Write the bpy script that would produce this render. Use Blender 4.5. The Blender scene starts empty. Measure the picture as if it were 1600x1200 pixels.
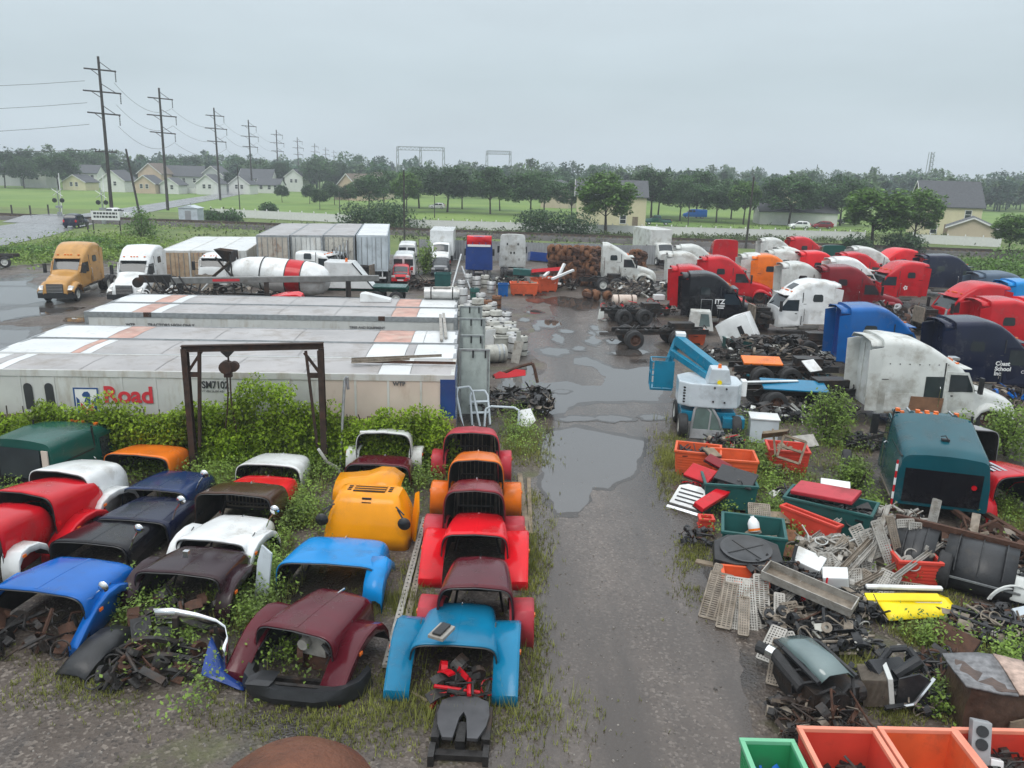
import bpy, bmesh, math, random
from mathutils import Vector, Matrix, noise

rnd = random.Random(7)
SC = bpy.context.scene
COL = SC.collection
PI = math.pi
R = math.radians

# ------------------------------------------------------------------ camera
CAM_H = 9.5
FPX = 1250.0
PITCH = math.atan(332.0 / FPX)
ROLL = 0.025
cam_d = bpy.data.cameras.new('camera')
cam = bpy.data.objects.new('camera', cam_d)
COL.objects.link(cam)
cam_d.sensor_width = 36.0
cam_d.lens = 36.0 * FPX / 1600.0
cam_d.clip_start = 0.1
cam_d.clip_end = 6000
_R0, _F0 = Vector((1, 0, 0)), Vector((0, math.cos(PITCH), -math.sin(PITCH)))
_U0 = _R0.cross(_F0)
_r = _R0 * math.cos(ROLL) + _U0 * math.sin(ROLL)
_u = -_R0 * math.sin(ROLL) + _U0 * math.cos(ROLL)
cam.matrix_world = Matrix(((_r.x, _u.x, -_F0.x, 0), (_r.y, _u.y, -_F0.y, 0), (_r.z, _u.z, -_F0.z, CAM_H), (0, 0, 0, 1)))
SC.camera = cam

# ------------------------------------------------------------------ sky, sun, exposure
SUN_EL, SUN_AZ = R(52), R(205)
world = bpy.data.worlds.new('World')
SC.world = world
world.use_nodes = True
_n, _l = world.node_tree.nodes, world.node_tree.links
_n.clear()
_out = _n.new('ShaderNodeOutputWorld')
_bg = _n.new('ShaderNodeBackground')
_sky = _n.new('ShaderNodeTexSky')
_sky.sky_type = 'NISHITA'
_sky.sun_disc = False
_sky.sun_elevation = SUN_EL
_sky.sun_rotation = SUN_AZ
_sky.air_density = 1.5
_sky.dust_density = 4.0
_scale = _n.new('ShaderNodeVectorMath'); _scale.operation = 'SCALE'; _scale.inputs['Scale'].default_value = 0.1
_l.new(_sky.outputs[0], _scale.inputs[0])
_tc = _n.new('ShaderNodeTexCoord')
_sep = _n.new('ShaderNodeSeparateXYZ')
_l.new(_tc.outputs['Generated'], _sep.inputs[0])
_ramp = _n.new('ShaderNodeValToRGB')          # overcast dome, brighter overhead as every overcast sky
_e = _ramp.color_ramp.elements
_e[0].position = 0.0; _e[0].color = (0.57, 0.655, 0.71, 1)
_e[1].position = 1.0; _e[1].color = (1.68, 1.73, 1.78, 1)
_x = _e.new(0.10); _x.color = (0.50, 0.59, 0.64, 1)
_x = _e.new(0.30); _x.color = (0.64, 0.72, 0.78, 1)
_l.new(_sep.outputs[2], _ramp.inputs[0])
_map = _n.new('ShaderNodeMapping'); _map.inputs['Scale'].default_value = (1.6, 1.6, 7.0)
_l.new(_tc.outputs['Generated'], _map.inputs[0])
_cn = _n.new('ShaderNodeTexNoise'); _cn.inputs['Scale'].default_value = 1.7; _cn.inputs['Detail'].default_value = 5.0; _cn.inputs['Roughness'].default_value = 0.52
_l.new(_map.outputs[0], _cn.inputs['Vector'])
_mr = _n.new('ShaderNodeMapRange'); _mr.inputs[1].default_value = 0.3; _mr.inputs[2].default_value = 0.7; _mr.inputs[3].default_value = 0.95; _mr.inputs[4].default_value = 1.06
_l.new(_cn.outputs[0], _mr.inputs[0])
_mul = _n.new('ShaderNodeVectorMath'); _mul.operation = 'SCALE'
_l.new(_ramp.outputs[0], _mul.inputs[0]); _l.new(_mr.outputs[0], _mul.inputs['Scale'])
_mix = _n.new('ShaderNodeMix'); _mix.data_type = 'RGBA'; _mix.inputs[0].default_value = 0.94
_l.new(_scale.outputs[0], _mix.inputs[6]); _l.new(_mul.outputs[0], _mix.inputs[7])
_l.new(_mix.outputs[2], _bg.inputs[0])
_bg.inputs[1].default_value = 1.0
_l.new(_bg.outputs[0], _out.inputs[0])

sun_d = bpy.data.lights.new('sun', 'SUN')
sun_d.energy = 0.8
sun_d.angle = R(30)
sun_d.color = (1.0, 0.97, 0.92)
sun = bpy.data.objects.new('sun', sun_d)
COL.objects.link(sun)
sun.rotation_euler = (R(90) - SUN_EL, 0, R(180) - SUN_AZ)
SC.view_settings.view_transform = 'Standard'
SC.view_settings.look = 'None'
SC.view_settings.exposure = 0.24
SC.view_settings.gamma = 1.0
SC.render.film_transparent = False
SC.render.engine = 'CYCLES'
SC.cycles.max_bounces = 6
SC.cycles.diffuse_bounces = 3
SC.cycles.glossy_bounces = 3
SC.cycles.transmission_bounces = 4
SC.cycles.volume_bounces = 0
SC.cycles.caustics_reflective = False
SC.cycles.caustics_refractive = False
SC.cycles.use_denoising = True


def G(px, py, z=0.0):
    """world point at height z seen at photo pixel (1600x1200)"""
    u, v = (px - 800) / FPX, (py - 600) / FPX
    uu = u * math.cos(ROLL) + v * math.sin(ROLL)
    vv = -u * math.sin(ROLL) + v * math.cos(ROLL)
    d = _R0 * uu + _F0 - _U0 * vv
    t = (z - CAM_H) / d.z
    return Vector((d.x * t, d.y * t, z))


# ------------------------------------------------------------------ materials
MATS = {}


def mat(name, col, rough=0.5, metal=0.0, var=0.12, scale=3.0, dirt=0.0, dirtcol=(0.10, 0.075, 0.05), dscale=1.3,
        bump=0.0, bscale=40.0, spec=0.5, island=0.0, coat=0.0, streak=1.0, transl=0.0):
    if name in MATS:
        return MATS[name]
    m = bpy.data.materials.new(name)
    m.use_nodes = True
    MATS[name] = m
    n, l = m.node_tree.nodes, m.node_tree.links
    b = n['Principled BSDF']
    b.inputs['Metallic'].default_value = metal
    b.inputs['Specular IOR Level'].default_value = spec
    if coat:
        b.inputs['Coat Weight'].default_value = coat
        b.inputs['Coat Roughness'].default_value = 0.12
    tc = n.new('ShaderNodeTexCoord')
    src = tc.outputs['Object']
    oi = n.new('ShaderNodeObjectInfo')
    add = n.new('ShaderNodeVectorMath'); add.operation = 'ADD'
    l.new(src, add.inputs[0]); l.new(oi.outputs['Location'], add.inputs[1])
    src = add.outputs[0]
    nz = n.new('ShaderNodeTexNoise'); nz.inputs['Scale'].default_value = scale; nz.inputs['Detail'].default_value = 4
    l.new(src, nz.inputs['Vector'])
    mr = n.new('ShaderNodeMapRange'); mr.inputs[1].default_value = 0.3; mr.inputs[2].default_value = 0.7
    mr.inputs[3].default_value = 1 - var; mr.inputs[4].default_value = 1 + var
    l.new(nz.outputs[0], mr.inputs[0])
    fac = mr.outputs[0]
    if island:
        g = n.new('ShaderNodeNewGeometry')
        mi = n.new('ShaderNodeMapRange'); mi.inputs[3].default_value = 1 - island; mi.inputs[4].default_value = 1 + island
        l.new(g.outputs['Random Per Island'], mi.inputs[0])
        mm = n.new('ShaderNodeMath'); mm.operation = 'MULTIPLY'
        l.new(fac, mm.inputs[0]); l.new(mi.outputs[0], mm.inputs[1])
        fac = mm.outputs[0]
    sc = n.new('ShaderNodeVectorMath'); sc.operation = 'SCALE'
    sc.inputs[0].default_value = col
    l.new(fac, sc.inputs['Scale'])
    cout = sc.outputs[0]
    rout = None
    if dirt > 0:
        mp = n.new('ShaderNodeMapping'); mp.inputs['Scale'].default_value = (1, 1, streak)
        l.new(src, mp.inputs[0])
        dn = n.new('ShaderNodeTexNoise'); dn.inputs['Scale'].default_value = dscale; dn.inputs['Detail'].default_value = 7; dn.inputs['Roughness'].default_value = 0.68
        l.new(mp.outputs[0], dn.inputs['Vector'])
        dr = n.new('ShaderNodeMapRange'); dr.inputs[1].default_value = 0.66 - 0.3 * dirt; dr.inputs[2].default_value = 0.78 - 0.18 * dirt
        dr.inputs[3].default_value = 0; dr.inputs[4].default_value = min(1.0, 0.45 + 0.6 * dirt)
        l.new(dn.outputs[0], dr.inputs[0])
        mx = n.new('ShaderNodeMix'); mx.data_type = 'RGBA'
        l.new(dr.outputs[0], mx.inputs[0]); l.new(cout, mx.inputs[6]); mx.inputs[7].default_value = (*dirtcol, 1)
        cout = mx.outputs[2]
        rr = n.new('ShaderNodeMapRange'); rr.inputs[3].default_value = rough; rr.inputs[4].default_value = min(0.9, rough + 0.35)
        l.new(dr.outputs[0], rr.inputs[0])
        rout = rr.outputs[0]
    l.new(cout, b.inputs['Base Color'])
    if rout:
        l.new(rout, b.inputs['Roughness'])
    else:
        b.inputs['Roughness'].default_value = rough
    if bump:
        bn = n.new('ShaderNodeTexNoise'); bn.inputs['Scale'].default_value = bscale; bn.inputs['Detail'].default_value = 3
        l.new(src, bn.inputs['Vector'])
        bp = n.new('ShaderNodeBump'); bp.inputs['Strength'].default_value = bump; bp.inputs['Distance'].default_value = 0.02
        l.new(bn.outputs[0], bp.inputs['Height'])
        l.new(bp.outputs[0], b.inputs['Normal'])
    if transl:
        tr = n.new('ShaderNodeBsdfTranslucent'); l.new(cout, tr.inputs['Color'])
        ms = n.new('ShaderNodeMixShader'); ms.inputs[0].default_value = transl
        l.new(b.outputs[0], ms.inputs[1]); l.new(tr.outputs[0], ms.inputs[2])
        l.new(ms.outputs[0], n['Material Output'].inputs['Surface'])
    return m


def paint(name, col, dirt=0.35, rough=0.17, **k):
    return mat('paint_' + name, col, rough, 0, 0.14, 1.2, dirt + 0.16, k.pop('dirtcol', (col[0] * 0.45 + 0.03, col[1] * 0.45 + 0.028, col[2] * 0.45 + 0.024)), k.pop('dscale', 1.1), coat=0.10, spec=0.28, bump=k.pop('bump', 0.22), bscale=3.2, **k)


P = {
    'white': paint('white', (0.72, 0.74, 0.74), 0.30, dirtcol=(0.36, 0.34, 0.30)),
    'oldwhite': paint('oldwhite', (0.58, 0.60, 0.58), 0.42, 0.45, dirtcol=(0.27, 0.25, 0.21)),
    'red': paint('red', (0.50, 0.008, 0.016), 0.28),
    'brightred': paint('brightred', (0.66, 0.010, 0.018), 0.2),
    'fadedred': paint('fadedred', (0.44, 0.035, 0.050), 0.4, 0.4),
    'darkred': paint('darkred', (0.19, 0.007, 0.014), 0.35),
    'maroon': paint('maroon', (0.085, 0.007, 0.014), 0.3),
    'darkmaroon': paint('darkmaroon', (0.022, 0.007, 0.011), 0.35),
    'orange': paint('orange', (0.74, 0.17, 0.015), 0.3),
    'yellow': paint('yellow', (0.78, 0.29, 0.004), 0.25),
    'blue': paint('blue', (0.004, 0.11, 0.42), 0.25),
    'lightblue': paint('lightblue', (0.003, 0.22, 0.56), 0.2),
    'turquoise': paint('turquoise', (0.004, 0.16, 0.30), 0.25),
    'navy': paint('navy', (0.010, 0.028, 0.095), 0.3),
    'darknavy': paint('darknavy', (0.008, 0.012, 0.034), 0.3),
    'black': paint('black', (0.007, 0.007, 0.010), 0.3),
    'teal': paint('teal', (0.004, 0.068, 0.090), 0.35),
    'green': paint('green', (0.010, 0.075, 0.060), 0.3),
    'brown': paint('brown', (0.060, 0.030, 0.018), 0.4),
    'tan': paint('tan', (0.50, 0.27, 0.085), 0.2),
    'grey': paint('grey', (0.30, 0.31, 0.32), 0.4, 0.45),
    'darkgrey': paint('darkgrey', (0.055, 0.06, 0.068), 0.4, 0.45),
    'slate': paint('slate', (0.09, 0.13, 0.18), 0.3, 0.45),
    'lift_blue': paint('lift_blue', (0.005, 0.18, 0.30), 0.35),
    'lift_grey': paint('lift_grey', (0.52, 0.58, 0.62), 0.25),
    'sunyellow': paint('sunyellow', (0.82, 0.64, 0.01), 0.12),
    'royal': paint('royal', (0.015, 0.05, 0.22), 0.25),
    'deepblue': paint('deepblue', (0.003, 0.095, 0.33), 0.3),
}
M_RUBBER = mat('rubber', (0.022, 0.022, 0.023), 0.75, var=0.3, scale=9, dirt=0.3, dirtcol=(0.09, 0.08, 0.065), bump=0.3, bscale=60)
M_DARK = mat('dark_plastic', (0.014, 0.015, 0.017), 0.4, var=0.3, scale=5, dirt=0.35, dirtcol=(0.075, 0.065, 0.052), bump=0.2, bscale=25)
M_INNER = mat('bare_fibreglass', (0.020, 0.019, 0.018), 0.8, var=0.4, scale=6, dirt=0.5, dirtcol=(0.085, 0.07, 0.05))
M_GREASE = mat('greasy_steel', (0.030, 0.028, 0.027), 0.42, 0.4, var=0.45, scale=7, dirt=0.55, dirtcol=(0.085, 0.045, 0.025), bump=0.4, bscale=30)
M_RUST = mat('rust', (0.075, 0.034, 0.020), 0.8, 0.1, var=0.4, scale=8, dirt=0.5, dirtcol=(0.05, 0.022, 0.014), dscale=4, bump=0.5, bscale=45)
M_RUSTLIGHT = mat('light_rust', (0.17, 0.075, 0.034), 0.85, 0.1, var=0.4, scale=8, dirt=0.5, dirtcol=(0.09, 0.035, 0.02), dscale=4, bump=0.4, bscale=45)
M_CHROME = mat('chrome', (0.72, 0.73, 0.74), 0.12, 1.0, var=0.1, dirt=0.15, dirtcol=(0.25, 0.22, 0.19))
M_ALU = mat('worn_aluminium', (0.36, 0.345, 0.315), 0.55, 0.4, var=0.2, scale=7, dirt=0.5, dirtcol=(0.17, 0.135, 0.095), dscale=2.5, bump=0.2)
M_ALUD = mat('dull_aluminium', (0.24, 0.205, 0.165), 0.65, 0.3, var=0.25, scale=7, dirt=0.55, dirtcol=(0.14, 0.105, 0.07), dscale=2.5, bump=0.2)
M_STEEL = mat('galvanised', (0.36, 0.38, 0.39), 0.45, 0.7, var=0.2, scale=6, dirt=0.3, dirtcol=(0.18, 0.14, 0.10))
M_GLASS = mat('glass', (0.022, 0.030, 0.034), 0.06, 0, var=0.25, scale=1.2, dirt=0.2, dirtcol=(0.06, 0.07, 0.07), spec=0.6)
M_GLASSLIGHT = mat('pale_glass', (0.12, 0.17, 0.17), 0.06, 0, var=0.25, scale=1.2, spec=0.9)
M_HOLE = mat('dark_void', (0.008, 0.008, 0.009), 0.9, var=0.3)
M_AMBER = mat('amber_lens', (0.75, 0.16, 0.02), 0.25, var=0.05)
M_LENS = mat('lamp_lens', (0.55, 0.56, 0.55), 0.12, 0.2, var=0.15)
M_WOOD = mat('weathered_wood', (0.21, 0.165, 0.115), 0.8, var=0.3, scale=4, dirt=0.4, dirtcol=(0.09, 0.065, 0.045), bump=0.3)
M_PLY = mat('plywood', (0.19, 0.095, 0.050), 0.75, var=0.3, scale=2.5, dirt=0.4, dirtcol=(0.10, 0.05, 0.03), streak=4)
M_BIN_O = mat('orange_bin_plastic', (0.66, 0.105, 0.030), 0.5, var=0.12, scale=2, dirt=0.35, dirtcol=(0.30, 0.065, 0.03))
M_BIN_R = mat('red_bin_plastic', (0.58, 0.05, 0.030), 0.5, var=0.12, scale=2, dirt=0.35, dirtcol=(0.27, 0.045, 0.03))
M_BIN_G = mat('green_bin_plastic', (0.010, 0.085, 0.080), 0.5, var=0.2, scale=2, dirt=0.35, dirtcol=(0.03, 0.055, 0.045))
M_BIN_B = mat('bright_green_plastic', (0.020, 0.24, 0.085), 0.5, var=0.15, scale=2, dirt=0.3, dirtcol=(0.05, 0.15, 0.07))
M_TEXT_RED = mat('red_lettering', (0.58, 0.03, 0.045), 0.55, var=0.1, dirt=0.25, dirtcol=(0.45, 0.30, 0.28))
M_TEXT_BLUE = mat('blue_lettering', (0.02, 0.07, 0.22), 0.55, var=0.1)
M_TEXT_BLACK = mat('black_lettering', (0.03, 0.032, 0.035), 0.6, var=0.2)
M_TEXT_WHITE = mat('white_lettering', (0.75, 0.76, 0.76), 0.55, var=0.05)
M_TRAILER = mat('trailer_white', (0.55, 0.56, 0.54), 0.5, var=0.10, scale=1.0, dirt=0.46, dirtcol=(0.31, 0.26, 0.19), dscale=1.6, streak=0.25, bump=.25, bscale=2.0)
M_TRAILBEIGE = mat('trailer_beige', (0.58, 0.49, 0.42), 0.55, var=0.08, scale=1.0, dirt=0.38, dirtcol=(0.38, 0.26, 0.18), dscale=1.2, streak=0.35)
M_ROOF = mat('trailer_roof_grey', (0.36, 0.345, 0.34), 0.34, 0.0, var=0.16, scale=0.6, dirt=0.5, dirtcol=(0.25, 0.225, 0.20), dscale=0.9, bump=.3, bscale=1.2)
M_ROOFW = mat('trailer_roof_white', (0.66, 0.68, 0.68), 0.35, 0.0, var=0.10, scale=0.6, dirt=0.42, dirtcol=(0.36, 0.35, 0.33), dscale=1.2, bump=.3, bscale=1.2)
M_ROOFR = mat('trailer_roof_rust', (0.46, 0.27, 0.22), 0.6, 0.0, var=0.25, scale=1.6, dirt=0.6, dirtcol=(0.52, 0.42, 0.36), dscale=1.8)
M_TANK = mat('painted_tank', (0.42, 0.42, 0.38), 0.5, 0.1, var=0.2, scale=3, dirt=0.45, dirtcol=(0.17, 0.15, 0.12), dscale=2)
M_BARE = mat('bare_aluminium_tank', (0.50, 0.50, 0.49), 0.38, 0.6, var=0.15, scale=3, dirt=0.35, dirtcol=(0.2, 0.18, 0.15), dscale=2)


# ------------------------------------------------------------------ mesh builder
class MB:
    def __init__(s):
        s.v, s.f = [], []

    def add(s, pts, faces, M=None):
        o = len(s.v)
        s.v.extend([tuple(M @ Vector(p)) if M is not None else tuple(p) for p in pts])
        s.f.extend([tuple(i + o for i in f) for f in faces])
        return s

    def box(s, x0, y0, z0, x1, y1, z1, M=None):
        return s.add([(x0, y0, z0), (x1, y0, z0), (x1, y1, z0), (x0, y1, z0), (x0, y0, z1), (x1, y0, z1), (x1, y1, z1), (x0, y1, z1)],
                     [(0, 3, 2, 1), (4, 5, 6, 7), (0, 1, 5, 4), (1, 2, 6, 5), (2, 3, 7, 6), (3, 0, 4, 7)], M)

    def bar(s, a, b, w, h=None, up=(0, 0, 1)):
        a, b = Vector(a), Vector(b)
        h = h or w
        d = (b - a).normalized()
        sd = d.cross(Vector(up))
        if sd.length < 1e-3:
            sd = d.cross(Vector((1, 0, 0)))
        sd.normalize()
        u = sd.cross(d)
        pts = []
        for e in (a, b):
            for i, j in ((-1, -1), (1, -1), (1, 1), (-1, 1)):
                pts.append(e + sd * (i * w / 2) + u * (j * h / 2))
        return s.add(pts, [(0, 3, 2, 1), (4, 5, 6, 7), (0, 1, 5, 4), (1, 2, 6, 5), (2, 3, 7, 6), (3, 0, 4, 7)])

    def cyl(s, a, b, r0, r1=None, n=12, cap=True):
        a, b = Vector(a), Vector(b)
        r1 = r0 if r1 is None else r1
        d = (b - a).normalized()
        sd = d.cross(Vector((0, 0, 1)))
        if sd.length < 1e-3:
            sd = Vector((1, 0, 0))
        sd.normalize()
        u = sd.cross(d)
        pts = []
        for e, r in ((a, r0), (b, r1)):
            for i in range(n):
                t = 2 * PI * i / n
                pts.append(e + sd * (r * math.cos(t)) + u * (r * math.sin(t)))
        fs = [(i, (i + 1) % n, n + (i + 1) % n, n + i) for i in range(n)]
        if cap:
            fs += [tuple(reversed(range(n))), tuple(range(n, 2 * n))]
        return s.add(pts, fs)

    def tube(s, pts, r, n=6):
        for a, b in zip(pts[:-1], pts[1:]):
            s.cyl(a, b, r, None, n)
        return s

    def loft(s, rings, closed=True, cap0=False, cap1=False, M=None):
        n = len(rings[0])
        pts = [p for rg in rings for p in rg]
        fs = []
        for k in range(len(rings) - 1):
            for i in range(n if closed else n - 1):
                j = (i + 1) % n
                fs.append((k * n + i, k * n + j, (k + 1) * n + j, (k + 1) * n + i))
        if cap0:
            fs.append(tuple(reversed(range(n))))
        if cap1:
            fs.append(tuple(range((len(rings) - 1) * n, len(rings) * n)))
        return s.add(pts, fs, M)

    def lathe(s, prof, n=20, M=None, closed=False):
        """prof: (radius, height) around local z"""
        rings = [[(r * math.cos(2 * PI * i / n), r * math.sin(2 * PI * i / n), z) for i in range(n)] for r, z in prof]
        if closed:
            rings.append(rings[0])
        return s.loft(rings, True, False, False, M)

    def prism(s, poly, a, b, axis='y', M=None):
        """poly of (u,w); extruded along axis from a to b.  y: (x,z); x: (y,z); z: (x,y)"""
        def q(p, t):
            return {'y': (p[0], t, p[1]), 'x': (t, p[0], p[1]), 'z': (p[0], p[1], t)}[axis]
        n = len(poly)
        pts = [q(p, a) for p in poly] + [q(p, b) for p in poly]
        fs = [(i, (i + 1) % n, n + (i + 1) % n, n + i) for i in range(n)] + [tuple(reversed(range(n))), tuple(range(n, 2 * n))]
        return s.add(pts, fs, M)

    def mesh(s, name, m, smooth=None, bevel=0.0):
        me = bpy.data.meshes.new(name)
        me.from_pydata(s.v, [], s.f)
        bm = bmesh.new(); bm.from_mesh(me)
        if not s.__dict__.get('raw'):
            bmesh.ops.recalc_face_normals(bm, faces=bm.faces)
        if bevel:
            bmesh.ops.bevel(bm, geom=[e for e in bm.edges if len(e.link_faces) == 2 and e.calc_face_angle(0) > 0.5], offset=bevel, segments=2, affect='EDGES', profile=0.6, clamp_overlap=True)
        bm.to_mesh(me); bm.free()
        for mm in (m if isinstance(m, (list, tuple)) else [m]):
            me.materials.append(mm)
        if smooth is not None:
            me.polygons.foreach_set('use_smooth', [True] * len(me.polygons))
            me.set_sharp_from_angle(angle=R(smooth))
        return me

    def build(s, name, m, parent=None, smooth=None, bevel=0.0, solid=0.0, loc=None, rz=0.0):
        o = bpy.data.objects.new(name, s.mesh(name, m, smooth, bevel))
        COL.objects.link(o)
        if parent is not None:
            o.parent = parent
        if loc is not None:
            o.location = loc
        if rz:
            o.rotation_euler = (0, 0, rz)
        if solid:
            md = o.modifiers.new('shell', 'SOLIDIFY')
            md.thickness = solid
            md.offset = -1
            if isinstance(m, (list, tuple)) and len(m) > 1:
                md.material_offset = 1
                md.material_offset_rim = 0
        return o


def thing(name, label, cat, loc=(0, 0, 0), rz=0.0, group=None, tilt=None, scale=None):
    o = bpy.data.objects.new(name, None)
    o.empty_display_size = 0.1
    COL.objects.link(o)
    o.location = loc
    o.rotation_euler = (tilt[0], tilt[1], rz) if tilt else (0, 0, rz)
    if scale:
        o.scale = scale if isinstance(scale, (tuple, list)) else (scale,) * 3
    o['label'] = label
    o['category'] = cat
    if group:
        o['group'] = group
    return o


def tag(o, label, cat, group=None, kind=None):
    if label:
        o['label'] = label
    if cat:
        o['category'] = cat
    if group:
        o['group'] = group
    if kind:
        o['kind'] = kind
    return o


def share(me, name, parent, loc=(0, 0, 0), rot=(0, 0, 0), scale=(1, 1, 1)):
    o = bpy.data.objects.new(name, me)
    COL.objects.link(o)
    o.parent = parent
    o.location = loc
    o.rotation_euler = rot
    o.scale = scale
    return o


def dup(root, loc, rz=0.0, label=None, group=None, scale=None, tilt=None):
    def cp(o, par):
        c = o.copy(); COL.objects.link(c); c.parent = par
        for ch in o.children:
            cp(ch, c)
        return c
    r = cp(root, None)
    r.location = loc
    r.rotation_euler = (tilt[0], tilt[1], rz) if tilt else (0, 0, rz)
    if scale:
        r.scale = scale if isinstance(scale, (tuple, list)) else (scale,) * 3
    if label:
        r['label'] = label
    if group:
        r['group'] = group
    return r


def text(body, size, m, parent, loc, rot, name='lettering', bold=0.0, sx=1.0, align='LEFT'):
    c = bpy.data.curves.new(name, 'FONT')
    c.body = body
    c.size = size
    c.extrude = 0.004
    c.offset = bold
    c.align_x = align
    c.materials.append(m)
    o = bpy.data.objects.new(name, c)
    COL.objects.link(o)
    o.parent = parent
    o.location = loc
    o.rotation_euler = rot
    o.scale = (sx, 1, 1)
    me = bpy.data.meshes.new_from_object(o)
    me.materials.clear(); me.materials.append(m)
    o2 = bpy.data.objects.new(name, me)
    COL.objects.link(o2)
    o2.parent = parent; o2.location = loc; o2.rotation_euler = rot; o2.scale = (sx, 1, 1)
    bpy.data.objects.remove(o)
    return o2


def leaves(mb, c, rad, n, size, rg, flat=0.4, shape=None):
    """n leaf faces scattered through an ellipsoid"""
    cx, cy, cz = c
    for _ in range(n):
        while True:
            x, y, z = rg.uniform(-1, 1), rg.uniform(-1, 1), rg.uniform(-1, 1)
            q = x * x + y * y + z * z
            if q <= 1:
                break
        k = 1.0 if q < 1e-4 else (q ** 0.5) ** -0.45
        p = Vector((cx + x * k * rad[0], cy + y * k * rad[1], cz + z * k * rad[2]))
        leaf(mb, p, size * rg.uniform(0.6, 1.35), rg, flat)


def leaf(mb, p, s, rg, flat=0.4):
    a = rg.uniform(0, 2 * PI)
    t = rg.gauss(0, 0.6) + flat
    d = Vector((math.cos(a) * math.cos(t), math.sin(a) * math.cos(t), math.sin(t)))
    b = d.cross(Vector((rg.uniform(-.4, .4), rg.uniform(-.4, .4), 1))).normalized()
    o = len(mb.v)
    mb.v.extend([tuple(p - d * s * .5), tuple(p + b * s * .32), tuple(p + d * s * .55), tuple(p - b * s * .32)])
    mb.f.append((o, o + 1, o + 2, o + 3))
# ================================================================== SETTING
def ground_material(name, cols, scale, rough=(0.55, 0.85), bump=0.4, pebble=22.0, wet=None, moss=None, mscale=0.25, mlo=0.52, mhi=0.64):
    m = bpy.data.materials.new(name); m.use_nodes = True
    n, l = m.node_tree.nodes, m.node_tree.links
    b = n['Principled BSDF']
    tc = n.new('ShaderNodeTexCoord')
    v = tc.outputs['Object']
    def nz(s, d=5, ro=0.6):
        t = n.new('ShaderNodeTexNoise'); t.inputs['Scale'].default_value = s; t.inputs['Detail'].default_value = d; t.inputs['Roughness'].default_value = ro
        l.new(v, t.inputs['Vector']); return t.outputs[0]
    def rng(i, a, c, o0=0.0, o1=1.0):
        t = n.new('ShaderNodeMapRange'); t.inputs[1].default_value = a; t.inputs[2].default_value = c; t.inputs[3].default_value = o0; t.inputs[4].default_value = o1
        l.new(i, t.inputs[0]); return t.outputs[0]
    def mix(f, a, c):
        t = n.new('ShaderNodeMix'); t.data_type = 'RGBA'; l.new(f, t.inputs[0])
        for k, q in ((6, a), (7, c)):
            if isinstance(q, tuple): t.inputs[k].default_value = (*q, 1)
            else: l.new(q, t.inputs[k])
        return t.outputs[2]
    c = mix(rng(nz(scale), 0.35, 0.65), cols[0], cols[1])
    vo = n.new('ShaderNodeTexVoronoi'); vo.inputs['Scale'].default_value = pebble
    l.new(v, vo.inputs['Vector'])
    vs = n.new('ShaderNodeSeparateColor'); l.new(vo.outputs['Color'], vs.inputs[0])
    c = mix(rng(vs.outputs[0], 0.72, 0.98, 0, 0.75), c, cols[2])
    c = mix(rng(vs.outputs[1], 0.80, 0.98, 0, 0.6), c, cols[3])
    rout = rng(nz(scale * 2.3, 6), 0.3, 0.7, rough[0], rough[1])
    if moss:
        mm = rng(nz(mscale, 8, 0.7), mlo, mhi, 0, 0.8)
        c = mix(mm, c, moss)
    if wet:
        mp = n.new('ShaderNodeMapping'); mp.inputs['Scale'].default_value = (1.6, wet[5] if len(wet) > 5 else 1.0, 1)
        l.new(tc.outputs['Object'], mp.inputs[0]); v0 = v; v = mp.outputs[0]
        w = rng(nz(wet[0], 7, 0.62), wet[1], wet[2])
        v = v0
        c = mix(w, c, wet[3])
        t = n.new('ShaderNodeMix'); t.data_type = 'FLOAT'
        l.new(w, t.inputs[0]); l.new(rout, t.inputs[2]); t.inputs[3].default_value = wet[4]
        rout = t.outputs[0]
    l.new(c, b.inputs['Base Color']); l.new(rout, b.inputs['Roughness'])
    bp = n.new('ShaderNodeBump'); bp.inputs['Strength'].default_value = bump; bp.inputs['Distance'].default_value = 0.03
    ad = n.new('ShaderNodeMath'); ad.operation = 'ADD'
    l.new(nz(pebble * 0.7, 4), ad.inputs[0]); l.new(vo.outputs['Distance'], ad.inputs[1])
    l.new(ad.outputs[0], bp.inputs['Height']); l.new(bp.outputs[0], b.inputs['Normal'])
    return m


M_LAWN = ground_material('lawn', ((0.10, 0.185, 0.028), (0.17, 0.255, 0.045), (0.13, 0.21, 0.03), (0.085, 0.15, 0.025)), 0.04, (0.8, 0.95), 0.3, 6.0)
M_VERGE = ground_material('rough_grass', ((0.075, 0.125, 0.026), (0.14, 0.18, 0.045), (0.16, 0.19, 0.06), (0.06, 0.09, 0.025)), 0.15, (0.8, 0.95), 0.5, 8.0)
M_GRAVEL = ground_material('wet_gravel', ((0.054, 0.041, 0.032), (0.102, 0.080, 0.065), (0.21, 0.178, 0.15), (0.016, 0.012, 0.010)), 0.35, (0.42, 0.75), 0.55, 17.0,
                           wet=(0.22, 0.50, 0.62, (0.034, 0.029, 0.026), 0.2), moss=(0.080, 0.086, 0.028), mscale=0.32, mlo=0.54, mhi=0.68)
M_LANE = ground_material('packed_wet_lane', ((0.080, 0.063, 0.052), (0.122, 0.099, 0.084), (0.20, 0.17, 0.147), (0.040, 0.031, 0.026)), 0.5, (0.14, 0.34), 0.22, 20.0,
                         wet=(0.30, 0.38, 0.58, (0.060, 0.049, 0.042), 0.08, 0.22))
M_BALLAST = ground_material('ballast', ((0.050, 0.046, 0.044), (0.075, 0.068, 0.062), (0.13, 0.12, 0.11), (0.03, 0.028, 0.027)), 0.3, (0.6, 0.9), 0.7, 9.0)
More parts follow.
